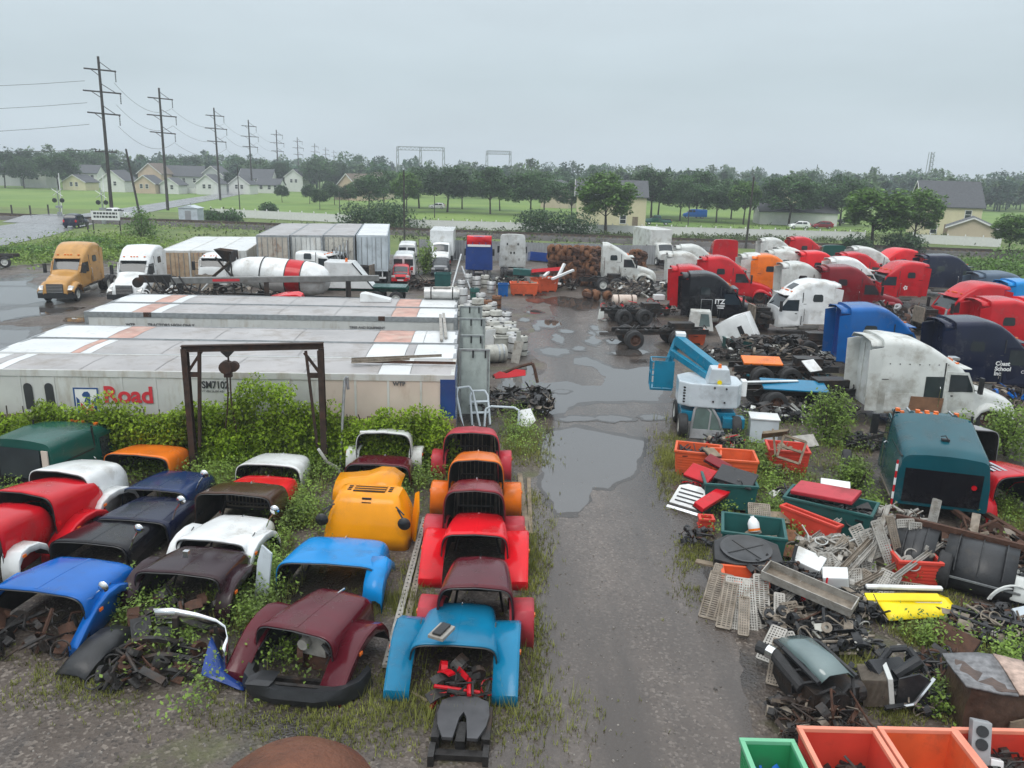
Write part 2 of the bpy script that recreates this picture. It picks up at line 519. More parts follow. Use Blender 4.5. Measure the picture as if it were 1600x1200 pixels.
M_ASPHALT = ground_material('wet_asphalt', ((0.16, 0.165, 0.17), (0.22, 0.225, 0.23), (0.26, 0.26, 0.26), (0.12, 0.12, 0.12)), 0.2, (0.2, 0.4), 0.15, 30.0)
M_WATER = bpy.data.materials.new('muddy_water'); M_WATER.use_nodes = True
_b = M_WATER.node_tree.nodes['Principled BSDF']
_b.inputs['Base Color'].default_value = (0.062, 0.056, 0.052, 1); _b.inputs['Roughness'].default_value = 0.025; _b.inputs['IOR'].default_value = 2.2
_wn = M_WATER.node_tree.nodes.new('ShaderNodeTexNoise'); _wn.inputs['Scale'].default_value = 1.5
_wb = M_WATER.node_tree.nodes.new('ShaderNodeBump'); _wb.inputs['Strength'].default_value = 0.015
_wt = M_WATER.node_tree.nodes.new('ShaderNodeTexCoord')
M_WATER.node_tree.links.new(_wt.outputs['Object'], _wn.inputs['Vector'])
M_WATER.node_tree.links.new(_wn.outputs[0], _wb.inputs['Height']); M_WATER.node_tree.links.new(_wb.outputs[0], _b.inputs['Normal'])


def sheet(name, pts, z, m, thick=0.0):
    mb = MB()
    mb.raw = True
    mb.add([(p[0], p[1], z) for p in pts], [tuple(range(len(pts)))])
    me = mb.mesh(name, m)
    if me.polygons[0].normal.z < 0:
        me.flip_normals()
    o = bpy.data.objects.new(name, me)
    COL.objects.link(o)
    o['kind'] = 'structure'
    return o


sheet('ground', [(-2500, -60), (2500, -60), (2500, 4000), (-2500, 4000)], -0.06, M_LAWN)
yard_px = [(-260, 425), (0, 416), (230, 402), (430, 396), (640, 398), (870, 404), (1100, 410), (1400, 424), (1600, 440), (1900, 460)]
yb = [G(*p) for p in yard_px]
sheet('yard', [(-26, -40), (-60, 10)] + [(p.x, p.y) for p in yb] + [(60, 10), (26, -40)], 0.0, M_GRAVEL)
# packed lane down the middle, uneven edges
def wavy(a, b, n, amp, rg):
    pts = []
    for i in range(n + 1):
        t = i / n
        pts.append((a[0] + (b[0] - a[0]) * t + rg.uniform(-amp, amp), a[1] + (b[1] - a[1]) * t))
    return pts


def fractal(pts, depth, amp, rg):
    for k in range(depth):
        out = []
        for i, p in enumerate(pts):
            q = pts[(i + 1) % len(pts)]
            dx, dy = q[0] - p[0], q[1] - p[1]
            t = rg.uniform(-amp, amp)
            out += [p, ((p[0] + q[0]) / 2 - dy * t, (p[1] + q[1]) / 2 + dx * t)]
        pts = out
    return pts


rg = random.Random(3)
sheet('lane', fractal([(-0.9, 4), (-0.6, 9), (0.35, 14), (0.6, 20), (0.8, 27), (0.8, 34), (0.6, 46), (3.2, 60), (9.5, 66), (9.8, 52), (8.6, 42), (6.9, 34), (6.0, 28), (5.3, 22), (4.9, 17), (4.6, 13), (4.4, 9), (4.6, 4)], 4, 0.10, rg), 0.004, M_LANE)
# the strip between the yard and the railway
tl = lambda t, off=0.0: Vector((-260 + 620 * t, 165 - 100 * t + off, 0))
sheet('railway_verge', [(p.x, p.y) for p in yb] + [(300, 60), (330, 128), (-300, 185), (-300, 70)], -0.03, M_VERGE)


def strip(name, a, b, w, z, m, side=0.0):
    a, b = Vector((*a[:2], 0)), Vector((*b[:2], 0))
    d = (b - a).normalized(); nrm = Vector((-d.y, d.x, 0))
    q = [a - nrm * w / 2 + nrm * side, b - nrm * w / 2 + nrm * side, b + nrm * w / 2 + nrm * side, a + nrm * w / 2 + nrm * side]
    return sheet(name, [(p.x, p.y) for p in q], z, m)


TA, TB = Vector((-230, 157.4, 0)), Vector((330, 67.5, 0))
tdir = (TB - TA).normalized(); tn = Vector((-tdir.y, tdir.x, 0))
# raised ballast bed: trapezoid prism
mb = MB()
for s0, s1 in ((0.0, 1.0),):
    prof = [(-3.4, -0.04), (-2.6, 0.5), (2.6, 0.5), (3.4, -0.04)]
    rings = []
    for k in range(2):
        c = TA if k == 0 else TB
        rings.append([tuple(c + tn * q[0] + Vector((0, 0, q[1]))) for q in prof])
    mb.loft(rings, False)
ob = mb.build('railway_bed', M_BALLAST); ob['kind'] = 'structure'
M_RAIL = mat('rail_steel', (0.10, 0.075, 0.06), 0.5, 0.6, var=0.2)
for off in (-.75, .75):
    mb = MB(); mb.bar(TA + tn * off + Vector((0, 0, 0.72)), TB + tn * off + Vector((0, 0, 0.72)), 0.09, 0.2)
    o = mb.build('rail', M_RAIL); o['kind'] = 'structure'
mb = MB()
for k in range(0, 560, 1):
    c = TA + tdir * k
    mb.bar(c - tn * 1.25 + Vector((0, 0, 0.55)), c + tn * 1.25 + Vector((0, 0, 0.55)), 0.24, 0.16)
o = mb.build('railway_sleepers', M_WOOD); o['kind'] = 'stuff'; o['label'] = 'rows of dark wooden sleepers under the rails'

# road on the far left, running away beside the power line
RA, RB = Vector((-52, 55, 0)), Vector((-74, 140, 0))
RC = Vector((-74 - 0.16 * 660, 800, 0))
rd = [(-57, 70), (-61.5, 85), (-66.5, 100), (-72.5, 120), (-77.5, 142), (-83, 175), (-97, 260), (-190, 800)]
rd2 = [(-40.5, 70) , (-52.5, 92), (-58.5, 104), (-63, 120), (-68.5, 142), (-74.5, 175), (-89, 260), (-182, 800)]
sheet('road', [(-130, 62), (-90, 76), (-76, 90), (-74, 103), (-76, 122), (-79, 142), (-83.5, 175), (-97, 260), (-190, 800), (-182, 800), (-89, 260), (-75, 175), (-69, 142), (-64.5, 120), (-60, 104), (-58, 92), (-60, 82), (-75, 66), (-130, 45)], 0.02, M_ASPHALT)
# level-crossing deck over the tracks
cpt = TA + tdir * ((-73.5 - TA.x) / tdir.x)
mb = MB()
rings = []
for s in (-7.5, -2.9, 2.9, 7.5):
    z = 0.03 if abs(s) > 5 else 0.8
    rings.append([tuple(cpt + tn * s + tdir * q + Vector((0, 0, z))) for q in (-5, 5)])
mb.loft(rings, False)
o = mb.build('crossing_deck', M_ASPHALT); o['kind'] = 'structure'

# ------------------------------------------------------------------ puddles
M_PUD = M_WATER
M_DAMP = ground_material('damp_mud', ((0.030, 0.024, 0.020), (0.046, 0.037, 0.031), (0.07, 0.058, 0.05), (0.02, 0.016, 0.014)), 0.9, (0.10, 0.22), 0.10, 26.0)
def puddle_px(pts, depth=4, amp=0.16, z=0.008, seed=1):
    z += seed * 0.0002
    rg = random.Random(seed)
    w = [G(*p) for p in pts]
    edge = fractal([(p.x, p.y) for p in w], depth, amp, rg)
    cx, cy = sum(p[0] for p in edge) / len(edge), sum(p[1] for p in edge) / len(edge)
    k = 1.10 if len(pts) > 10 else 1.35
    rim = fractal([(cx + (x - cx) * k, cy + (y - cy) * k) for x, y in edge[::4]], 2, .2, rg)
    sheet('damp_ground', rim, z - .0025, M_DAMP)
    return sheet('puddle', edge, z, M_PUD)


puddle_px([(810, 576), (826, 571), (840, 578), (833, 594), (857, 599), (887, 596), (909, 603), (938, 603), (947, 589), (925, 573), (896, 569), (898, 560), (916, 558), (938, 567), (959, 576), (981, 578), (1015, 573), (1022, 587), (1037, 609), (1028, 627), (970, 627), (902, 630), (884, 645), (850, 650), (838, 643), (833, 625), (821, 616), (810, 596)], 3, 0.09, seed=2)
puddle_px([(846, 676), (900, 668), (962, 681), (1005, 689), (1000, 715), (985, 745), (950, 764), (925, 762), (905, 800), (870, 802), (856, 775), (851, 740), (846, 705)], 3, 0.08, seed=3)
puddle_px([(0, 440), (50, 438), (62, 455), (76, 470), (40, 476), (-60, 482), (-90, 450)], 4, 0.12, seed=4)
puddle_px([(-60, 514), (46, 516), (30, 535), (8, 560), (-80, 565)], 4, 0.12, seed=5)
puddle_px([(0, 486), (60, 480), (110, 482), (60, 492), (0, 502)], 4, 0.15, seed=15)
puddle_px([(860, 470), (885, 466), (928, 474), (932, 482), (900, 484), (872, 478)], 4, 0.18, seed=6)
puddle_px([(843, 546), (858, 543), (886, 545), (891, 552), (870, 557), (848, 553)], 4, 0.18, seed=7)
for i, (x, y, w, h, sk) in enumerate([(855, 506, 20, 6, 10), (885, 518, 11, 3, 4), (926, 530, 8, 12, 8), (947, 521, 18, 4, 10), (985, 551, 26, 5, -6), (800, 534, 10, 7, 4), (812, 549, 12, 3, 4), (838, 512, 6, 4, 4), (930, 513, 9, 4, 4), (960, 534, 16, 4, 8), (872, 530, 8, 8, 8), (905, 545, 10, 4, 4), (820, 500, 8, 3, 3), (835, 488, 12, 3, 3), (840, 470, 14, 3, 0),
                                          (905, 655, 28, 4, 0), (878, 612, 12, 3, 0), (958, 655, 30, 5, 6), (1020, 652, 18, 5, 0), (815, 655, 8, 6, 3), (948, 500, 10, 3, 4), (795, 600, 12, 12, 0), (1000, 565, 14, 3, 0),
                                          (930, 840, 26, 8, 0), (985, 905, 40, 18, 10), (890, 905, 10, 14, 0), (1010, 980, 30, 22, 0), (960, 1010, 40, 20, 0), (890, 1090, 14, 18, 0), (955, 1120, 30, 22, 0), (80, 545, 20, 6, 0), (120, 500, 16, 3, 0)]):
    pts = [(x + w * math.cos(a) * rg.uniform(.75, 1.2) + sk * math.sin(a) * .5, y + h * math.sin(a) * rg.uniform(.75, 1.2)) for a in [k * PI / 4 for k in range(8)]]
    if y > 830:
        continue
    puddle_px(pts, 3, 0.2, seed=20 + i)

# ------------------------------------------------------------------ leaves and trees
LEAF = {
    'oak': mat('leaf_oak', (0.068, 0.140, 0.045), 0.6, var=0.35, scale=0.35, island=0.5, transl=0.4),
    'fresh': mat('leaf_fresh', (0.115, 0.215, 0.042), 0.6, var=0.3, scale=0.6, island=0.5, transl=0.4),
    'vine': mat('leaf_vine', (0.25, 0.37, 0.025), 0.55, var=0.35, scale=0.9, island=0.55, transl=0.45),
    'dark': mat('leaf_dark', (0.048, 0.100, 0.036), 0.6, var=0.3, scale=0.5, island=0.45, transl=0.35),
    'far': mat('leaf_far', (0.062, 0.128, 0.052), 0.7, var=0.5, scale=0.06, island=0.35, transl=0.35),
    'weed': mat('leaf_weed', (0.175, 0.27, 0.045), 0.6, var=0.4, scale=0.9, island=0.5, transl=0.35),
    'moss': mat('leaf_moss', (0.21, 0.225, 0.05), 0.7, var=0.4, scale=0.9, island=0.5, transl=0.3),
    'scrub': mat('leaf_scrub', (0.085, 0.12, 0.038), 0.7, var=0.4, scale=0.3, island=0.5, transl=0.3),
}
M_BARK = mat('bark', (0.055, 0.042, 0.032), 0.9, var=0.3, scale=6, bump=0.5)
CROWNS = {}


def crown_mesh(seed, kind, rx, rz_, clumps, per, size, up=0.62):
    rg = random.Random(seed)
    mb = MB(); mb.raw = True
    for _ in range(clumps):
        th = rg.uniform(0, 2 * PI)
        u = rg.uniform(-0.75, 1)
        rr = rg.uniform(0.35, 0.9) if rg.random() < 0.35 else rg.uniform(0.68, 0.98)
        s = math.sqrt(max(0, 1 - u * u))
        c = (rx * rr * s * math.cos(th), rx * rr * s * math.sin(th), rz_ * rr * u)
        k = rg.uniform(0.16, 0.30) * rx
        leaves(mb, c, (k, k, k * 0.75), per, size, rg, 0.1)
    return mb.mesh('crown', LEAF[kind])


def trunk_mesh(seed, h, r, crown_z, rx):
    rg = random.Random(seed)
    mb = MB()
    top = Vector((rg.uniform(-.2, .2), rg.uniform(-.2, .2), crown_z * 0.95))
    mb.cyl((0, 0, -0.1), top * 0.55, r, r * 0.75, 8)
    mb.cyl(top * 0.55, top, r * 0.75, r * 0.45, 7)
    for k in range(6):
        a = k * 1.05 + rg.uniform(-.3, .3)
        b = top * rg.uniform(0.55, 0.95)
        e = Vector((math.cos(a) * rx * 0.6, math.sin(a) * rx * 0.6, crown_z + rg.uniform(-.1, .5) * rx))
        mid = b.lerp(e, 0.5) + Vector((0, 0, 0.2))
        mb.cyl(b, mid, r * 0.4, r * 0.25, 5)
        mb.cyl(mid, e, r * 0.25, r * 0.08, 5)
    return mb.mesh('trunk', M_BARK, 60)


TREEV = {}
for kind, specs in {'oak': [(11, 4.2, 3.5), (12, 4.4, 3.3), (13, 3.8, 3.5), (14, 4.0, 3.2)], 'fresh': [(21, 3.2, 3.4), (22, 3.0, 3.7)], 'dark': [(31, 3.8, 3.4)]}.items():
    TREEV[kind] = []
    for sd, rx, rz_ in specs:
        TREEV[kind].append((crown_mesh(sd, kind, rx, rz_, 120, 55, 0.42), trunk_mesh(sd, 9, 0.17, 2.3 + rz_ * 0.55, rx), rx, 2.0 + rz_))


def tree(px, py, kind, k, label, group=None, h=9.0, name='tree', z=0.0, wide=1.0):
    cm, tm, rx, cz = TREEV[kind][k % len(TREEV[kind])]
    p = G(px, py)
    s = h / (cz + cz - 2.0)
    t = thing(name, label, 'tree', p, rnd.uniform(0, 6.28), group, scale=(s * wide, s * wide, s))
    share(cm, 'crown', t, (0, 0, cz))
    share(tm, 'trunk', t)
    return t


# rows of street trees on the lawn (px x, base y, height m)
row = [(577, 327, 8.0), (600, 322, 8.2), (635, 331, 10), (655, 325, 9), (699, 331, 10.6), (722, 326, 9.5), (766, 334, 9.5), (781, 329, 9), (829, 336, 9.3), (850, 331, 9), (893, 338, 9.0), (1017, 342, 9.6), (1028, 338, 10.5), (1062, 345, 9.5), (1088, 340, 9.8), (1119, 347, 9.0), (1142, 342, 8.5), (1161, 350, 9.2), (1190, 346, 8.6), (1232, 352, 9), (1272, 350, 9.5), (1312, 352, 10)]
pos_words = ['first', 'second', 'third', 'fourth', 'fifth', 'sixth', 'seventh', 'eighth', 'ninth', 'tenth', 'eleventh', 'twelfth', 'thirteenth', 'fourteenth', 'fifteenth', 'sixteenth', 'seventeenth', 'eighteenth', 'nineteenth', 'twentieth', 'twenty-first', 'twenty-second', 'twenty-third', 'twenty-fourth', 'twenty-fifth', 'twenty-sixth', 'twenty-seventh', 'twenty-eighth', 'twenty-ninth', 'thirtieth', 'thirty-first', 'thirty-second', 'thirty-third', 'thirty-fourth', 'thirty-fifth', 'thirty-sixth']
for i, (x, y, h) in enumerate(row):
    tree(x, y, 'fresh' if i % 5 == 2 else ('dark' if i % 7 == 4 else 'oak'), i, 'round street tree on the lawn, %s in the row counted from the power poles' % pos_words[i], 'street trees in rows on the lawn', h * (1.0 + .12 * math.sin(i * 2.4)), wide=1.18 + .12 * math.cos(i * 1.7))
for i, (x, y, h) in enumerate([(441, 316, 4.6), (484, 318, 5.0), (500, 327, 4.6), (523, 320, 5.2), (545, 324, 5.6), (515, 312, 5.5)]):
    tree(x, y, 'dark', i, 'small young tree near the power line, %s counted from the road' % pos_words[i], 'small young trees', h)
tree(946, 366, 'fresh', 0, 'bright green rounded tree in front of the pale yellow house', None, 9.8, wide=1.35)
tree(1362, 391, 'fresh', 1, 'bushy mid green tree behind the trucks, wider of the two by the fence', None, 9.0, wide=1.6)
tree(1425, 389, 'fresh', 0, 'narrower loose tree in front of the cream house with grey roof', None, 8.6, wide=1.1)
tree(1575, 402, 'fresh', 1, 'leafy tree at the edge of the yard beyond the garage', None, 6.0, wide=1.4)

for i, (x, y, h) in enumerate([(8, 293, 12), (38, 294, 10), (50, 291, 13), (92, 296, 12), (108, 294, 9), (152, 290, 12), (205, 291, 9), (160, 288, 14), (300, 291, 13), (318, 298, 6), (355, 300, 7), (418, 296, 10), (440, 298, 11), (500, 300, 13), (525, 299, 12), (120, 289, 14), (268, 288, 13), (380, 294, 12)]):
    tree(x, y, 'oak' if i % 2 else 'dark', i, 'leafy tree among the far houses, %s planted counted along the field' % pos_words[[0, 1, 2, 3, 4, 6, 8, 7, 10, 11, 12, 14, 15, 16, 17, 5, 9, 13][i]], 'trees among the far houses', h, wide=1.1)

# cypress by the yellow house
def bush(name, label, cat, px, py, r, h, kind, n, size, group=None, seed=1, z=0.0):
    rg = random.Random(seed)
    mb = MB(); mb.raw = True
    k = max(5, int(n / 60))
    for _ in range(k):
        a, u = rg.uniform(0, 6.28), rg.random() ** 0.6
        c = (r[0] * .72 * u * math.cos(a), r[1] * .72 * u * math.sin(a), h * rg.uniform(0.15, 0.85) * (1 - 0.35 * u * u))
        leaves(mb, c, (r[0] * .38, r[1] * .38, h * .24), n // k, size, rg, 0.2)
    p = G(px, py)
    t = thing(name, label, cat, (p.x, p.y, z), rg.uniform(0, 6), group)
    share(mb.mesh('foliage', LEAF[kind]), 'foliage', t)
    st = MB()
    for _ in range(5):
        a = rg.uniform(0, 6.28)
        st.cyl((0, 0, -0.05), (r[0] * .5 * math.cos(a), r[1] * .5 * math.sin(a), h * 0.7), 0.05, 0.015, 5)
    st.build('stem', M_BARK, t)
    return t


bush('cypress', 'dark narrow cypress at the corner of the pale yellow house', 'shrub', 985, 353, (1.0, 1.0), 4.4, 'dark', 1200, 0.3, seed=4)
for i, (x, y, r, h) in enumerate([(560, 356, 5, 4.2), (590, 358, 6, 5.6), (620, 362, 5.5, 4.6), (835, 368, 5, 4.2), (865, 369, 6, 4.6), (905, 372, 5, 4.0), (1405, 395, 4, 3), (1340, 394, 3, 2.6), (330, 346, 3, 2.2), (352, 348, 4, 2.4), (420, 336, 3, 2.6)]):
    bush('bush', 'dark green bush beside the railway, %s counted from the road' % pos_words[i], 'bush', x, y, (r, r * .7), h, 'dark' if i < 8 else 'oak', 1800, 0.4, 'bushes along the railway', 40 + i)
for i, (x, y, r, h) in enumerate([(110, 392, 4, 2.3), (150, 385, 3, 2.0), (222, 374, 3.2, 4.0), (20, 400, 4, 1.6), (60, 396, 4, 1.8), (195, 394, 4, 1.7)]):
    bush('bush', 'fresh green bush at the yard edge by the road, %s from the photo edge' % pos_words[[2, 3, 5, 0, 1, 4][i]], 'bush', x, y, (r, r * .7), h * (1 if i == 2 else .55), 'fresh', 1600, 0.30, 'bushes at the yard edge by the road', 60 + i)
for i, (x, y, r, h) in enumerate([(1560, 450, 5, 2.6), (1600, 430, 6, 3.5), (1590, 470, 4, 1.9), (1545, 424, 4, 1.5), (1515, 420, 3, 1.2)]):
    bush('bush', 'overgrown bush behind the blue truck, %s counted along the verge' % pos_words[i], 'bush', x, y, (r, r * .7), h, 'fresh', 1800, 0.34, 'bushes behind the trucks', 70 + i)

# distant wood that reads as one mass
rgw = random.Random(99)
woods = [MB(), MB(), MB()]
for mbw in woods:
    mbw.raw = True
for k in range(760):
    far = rgw.random()
    X = rgw.uniform(-1, 1)
    if far < 0.5:
        y = rgw.uniform(285, 360); hh = rgw.uniform(7, 11.5)
    else:
        y = rgw.uniform(370, 620); hh = rgw.uniform(9, 16)
    x = X * (y * 0.72 + 20)
    if -150 < x + 0.16 * (y - 135) < -45 and y < 330 and x < 0:
        continue
    if x < -60 and y < 330:
        y += 110; x *= 1.3
    w = hh * rgw.uniform(0.26, 0.5)
    mbw = woods[rgw.randrange(3)]
    for c in range(18):
        a, u = rgw.uniform(0, 6.28), rgw.uniform(-0.6, 1)
        s = math.sqrt(max(0, 1 - u * u)) * rgw.uniform(.5, 1)
        leaves(mbw, (x + w * s * math.cos(a), y + w * s * math.sin(a), hh * 0.56 + hh * 0.40 * u), (w * .35, w * .35, hh * .13), 20, 1.6, rgw, 0.1)
    # trunks
    mbw.cyl((x, y, 0), (x, y, hh * .6), 0.3, 0.2, 4, False)
for mbw, (nm, c_, lb) in zip(woods, (('far', None, 'mid green trees'), ('far_pale', (0.095, 0.165, 0.058), 'paler yellow-green trees'), ('far_blue', (0.050, 0.108, 0.062), 'bluish green trees'))):
    m_ = LEAF['far'] if c_ is None else mat('leaf_' + nm, c_, 0.7, var=0.5, scale=0.06, island=0.35, transl=0.35)
    tag(mbw.build('wood', m_), lb + ' in the distant belt along the horizon', None, kind='stuff')

# rough vegetation strips: undergrowth
def tuft_mass(name, label, pts_fn, n, hgt, size, kind, seed, blade=False):
    rg = random.Random(seed)
    mb = MB(); mb.raw = True
    for _ in range(n):
        x, y = pts_fn(rg)
        h = hgt * rg.uniform(0.3, 1.1)
        if blade:
            for q in range(4):
                a = rg.uniform(0, 6.28); l_ = h * rg.uniform(.6, 1.2); w = size * 0.25
                dx, dy = math.cos(a), math.sin(a)
                o = len(mb.v); b = Vector((x + dx * .03, y + dy * .03, 0))
                mb.v.extend([(b.x - dy * w, b.y + dx * w, 0), (b.x + dy * w, b.y - dx * w, 0), (b.x + dx * l_ * .45, b.y + dy * l_ * .45, l_)])
                mb.f.append((o, o + 1, o + 2))
        else:
            for q in range(3):
                leaf(mb, Vector((x + rg.gauss(0, size * .8), y + rg.gauss(0, size * .8), h * rg.uniform(.2, 1))), size * rg.uniform(.6, 1.3), rg, 0.3)
    o = mb.build(name, LEAF[kind]); tag(o, label, None, kind='stuff')
    return o


def along(a, b, w):
    return lambda rg: (lambda t, s: (a[0] + (b[0] - a[0]) * t + rg.gauss(0, w * .5), a[1] + (b[1] - a[1]) * t + s))(rg.random(), rg.gauss(0, w * .5))


def px_area(boxes):
    tot = sum(b[4] for b in boxes)
    def fn(rg):
        r = rg.uniform(0, tot)
        for b in boxes:
            r -= b[4]
            if r <= 0:
                break
        for _ in range(12):
            p = G((b[0] + b[2]) / 2 + rg.gauss(0, .36) * (b[2] - b[0]), (b[1] + b[3]) / 2 + rg.gauss(0, .36) * (b[3] - b[1]))
            if noise.fractal(Vector((p.x * .55, p.y * .55, 3.1)), 1.0, 2.0, 4) > rg.uniform(-.35, .25):
                break
        return p.x, p.y
    return fn


tuft_mass('undergrowth', 'tangled weeds between the yard and the road', px_area([(-40, 388, 250, 410, 3), (100, 372, 250, 392, 2), (230, 352, 420, 360, 0.6)]), 5600, .8, 0.30, 'weed', 5)
tuft_mass('undergrowth', 'rough weeds along the railway bank', px_area([(640, 366, 1500, 378, 2), (1440, 408, 1620, 440, 1.4), (480, 352, 1000, 368, 2), (1000, 366, 1450, 380, 2)]), 7000, 0.8, 0.40, 'scrub', 6)

# ------------------------------------------------------------------ far buildings
M_SHINGLE = mat('grey_shingles', (0.085, 0.090, 0.098), 0.85, var=0.15, scale=3, bump=0.3)
M_SHINGLEB = mat('brown_shingles', (0.15, 0.12, 0.095), 0.85, var=0.15, scale=3, bump=0.3)
WALLC = {'cream': (0.62, 0.57, 0.38), 'white': (0.66, 0.67, 0.65), 'peach': (0.54, 0.42, 0.31), 'grey': (0.42, 0.44, 0.44), 'beige': (0.52, 0.44, 0.33)}
WALLM = {k: mat('siding_' + k, c, 0.7, var=0.06, scale=1, dirt=0.15, dirtcol=tuple(x * .7 for x in c)) for k, c in WALLC.items()}
M_TRIM = mat('white_trim', (0.70, 0.70, 0.69), 0.6, var=0.05)


def house(label, px, py, w, d, hw, hr, rz, wall, roof=None, wins=(), garage=None, door=None, dist=None, name='house'):
    p = G(px, py)
    if dist:
        p = Vector((p.x / p.y * dist, dist, 0))
    t = thing(name, label, 'house', p, rz)
    mb = MB()
    x, y = w / 2, d / 2
    mb.add([(-x, -y, -.3), (x, -y, -.3), (x, y, -.3), (-x, y, -.3), (-x, -y, hw), (x, -y, hw), (x, y, hw), (-x, y, hw), (-x, 0, hw + hr), (x, 0, hw + hr)],
           [(0, 1, 5, 4), (1, 2, 6, 9, 5), (2, 3, 7, 6), (3, 0, 4, 8, 7)])
    mb.build('wall', WALLM[wall], t)
    ov = 0.4
    for s in (-1, 1):
        mb = MB()
        e = Vector((0, s * (y + ov), hw - ov * hr / y)); r_ = Vector((0, 0, hw + hr))
        up = Vector((0, 0, 0.16))
        q = []
        for xx in (-x - ov, x + ov):
            for b in (e, r_, r_ + up, e + up):
                q.append((xx, b.y, b.z))
        mb.add(q, [(0, 1, 2, 3), (7, 6, 5, 4), (0, 4, 5, 1), (1, 5, 6, 2), (2, 6, 7, 3), (3, 7, 4, 0)])
        mb.build('roof', roof or M_SHINGLE, t)
        mb = MB()
        mb.bar((-x - ov - .03, e.y, e.z + .02), (-x - ov - .03, 0, hw + hr + .02), 0.06, 0.22)
        mb.build('bargeboard', M_TRIM, t)
    for face, u, z, ww, wh in wins:
        rot = {'f': 0, 'r': PI / 2, 'l': -PI / 2}[face]
        base = {'f': Vector((u, -y, z)), 'l': Vector((-x, -u, z)), 'r': Vector((x, u, z))}[face]
        M = Matrix.Translation(base) @ Matrix.Rotation(rot, 4, 'Z')
        f = MB()
        for b in ((-ww / 2 - .1, -wh / 2 - .1, ww / 2 + .1, -wh / 2), (-ww / 2 - .1, wh / 2, ww / 2 + .1, wh / 2 + .1), (-ww / 2 - .1, -wh / 2, -ww / 2, wh / 2), (ww / 2, -wh / 2, ww / 2 + .1, wh / 2), (-ww / 2, -.04, ww / 2, .04)):
            f.box(b[0], -.09, b[1], b[2], .02, b[3], M)
        fo = f.build('window', M_TRIM, t)
        g = MB(); g.box(-ww / 2, -.035, -wh / 2, ww / 2, .01, wh / 2, M)
        g.build('pane', M_GLASS, fo)
    if garage:
        u, gw, gm = garage
        g = MB()
        for k in range(4):
            g.box(u - gw / 2, -y - .05, .05 + k * .55, u + gw / 2, -y + .02, .57 + k * .55)
        g.build('garage_door', gm, t)
    if door:
        u, dm = door
        g = MB(); g.box(u - .5, -y - .06, 0, u + .5, -y + .02, 2.1); g.build('door', dm, t)
    return t


W1 = lambda *a: [('f', x, z, 1.0, 1.4) for x, z in a]
gdoor = mat('garage_brown', (0.20, 0.13, 0.085), 0.6, var=0.1)
house('pale yellow house with grey roof behind the bright green tree', 952, 354, 12.5, 8, 5.7, 2.6, R(-4), 'cream', wins=W1((2.2, 4.4), (-2, 4.4), (2.2, 1.6)) + [('r', 0, 4.2, 1, 1.3)], door=(4.4, M_WOOD))
house('cream two-storey house with broad grey roof beside its garage', 1470, 366, 10.0, 9.5, 5.4, 4.2, R(-12), 'cream', wins=W1((-2.6, 3.9), (2.7, 3.9), (-2.7, 1.1)) + [('l', 0, 4, 1, 1.3)], door=(-0.5, M_WOOD))
# porch and garage of that house
house('low cream garage with grey gable roof inside the white fence', 1515, 378, 8.0, 7.0, 2.5, 1.5, R(62), 'beige', name='garage')
house('beige house with columns and porch between the street trees', 872, 338, 8, 8, 5.0, 2.4, R(70), 'beige', wins=[('f', 0, 4, 1, 1.4), ('l', -2, 4, 1, 1.4)], dist=232)
house('cream house half hidden behind trees beyond the parked cars', 1228, 336, 9, 8, 5.2, 2.2, R(70), 'cream', wins=[('f', 0, 4, 1, 1.4)])
house('long white house with pale roof glimpsed between tree trunks', 1240, 350, 16, 7, 2.7, 1.4, R(-5), 'white', name='house')
house('peach gabled house roof rising behind the small trees', 558, 309, 9, 10, 3.2, 4.4, R(60), 'peach', M_SHINGLEB, dist=250)
house('white house with twin dormers beyond the small trees', 590, 312, 9, 9, 4.6, 3.4, R(80), 'beige', M_SHINGLEB, dist=265)
left = [('dark-roofed house at the photo edge across the field', 14, 290, 12, 8, 4.8, 3, 0.1, 'grey', None, 215),
        ('small white house between the trees across the field', 66, 292, 7, 8, 4.6, 2, 1.5, 'white', None, 205),
        ('low cream garage with plain gable across the field', 127, 294, 7.0, 8, 2.6, 2.2, 1.45, 'cream', None, 195),
        ('white house with grey roof behind the low cream garage', 140, 291, 9, 8, 5.2, 2.6, 0.1, 'white', None, 215),
        ('white gabled garage with a twin attic window beside the first pole', 187, 295, 8.0, 8, 3.6, 3.0, 1.5, 'white', None, 190),
        ('peach garage with brown door across the field', 234, 296, 6.4, 7, 3.0, 2.4, 1.5, 'peach', None, 185),
        ('tall peach house behind the peach garage', 246, 294, 9, 8, 5.8, 3.2, 1.5, 'peach', M_SHINGLEB, 200),
        ('long pale grey house with dark roof behind white fence', 292, 297, 13, 8, 5.2, 3.2, 0.05, 'grey', None, 205),
        ('low white garage with dark roof next to the grey house', 272, 298, 6, 6, 2.8, 2.0, 1.5, 'white', None, 186),
        ('white gabled garage with attic window by the third pole', 331, 300, 6.6, 7, 3.4, 2.6, 1.5, 'white', None, 188),
        ('tall white house behind the gabled garage with attic window', 340, 297, 8, 8, 5.6, 3.0, 1.5, 'grey', None, 206),
        ('white garage with a grey roller door beyond the third pole', 381, 303, 7, 7, 3.2, 2.6, 1.5, 'white', None, 196),
        ('dark-roofed long house between the third and fourth poles', 405, 302, 12, 8, 4.6, 3.2, 0.0, 'white', None, 222),
        ('low white garage with wide dark roof past the fourth pole', 424, 304, 8, 7, 2.8, 2.0, 0.0, 'white', None, 207),
        ('white house with balcony near the fifth pole', 465, 305, 7.5, 7, 5.4, 2.6, 1.5, 'white', None, 226)]
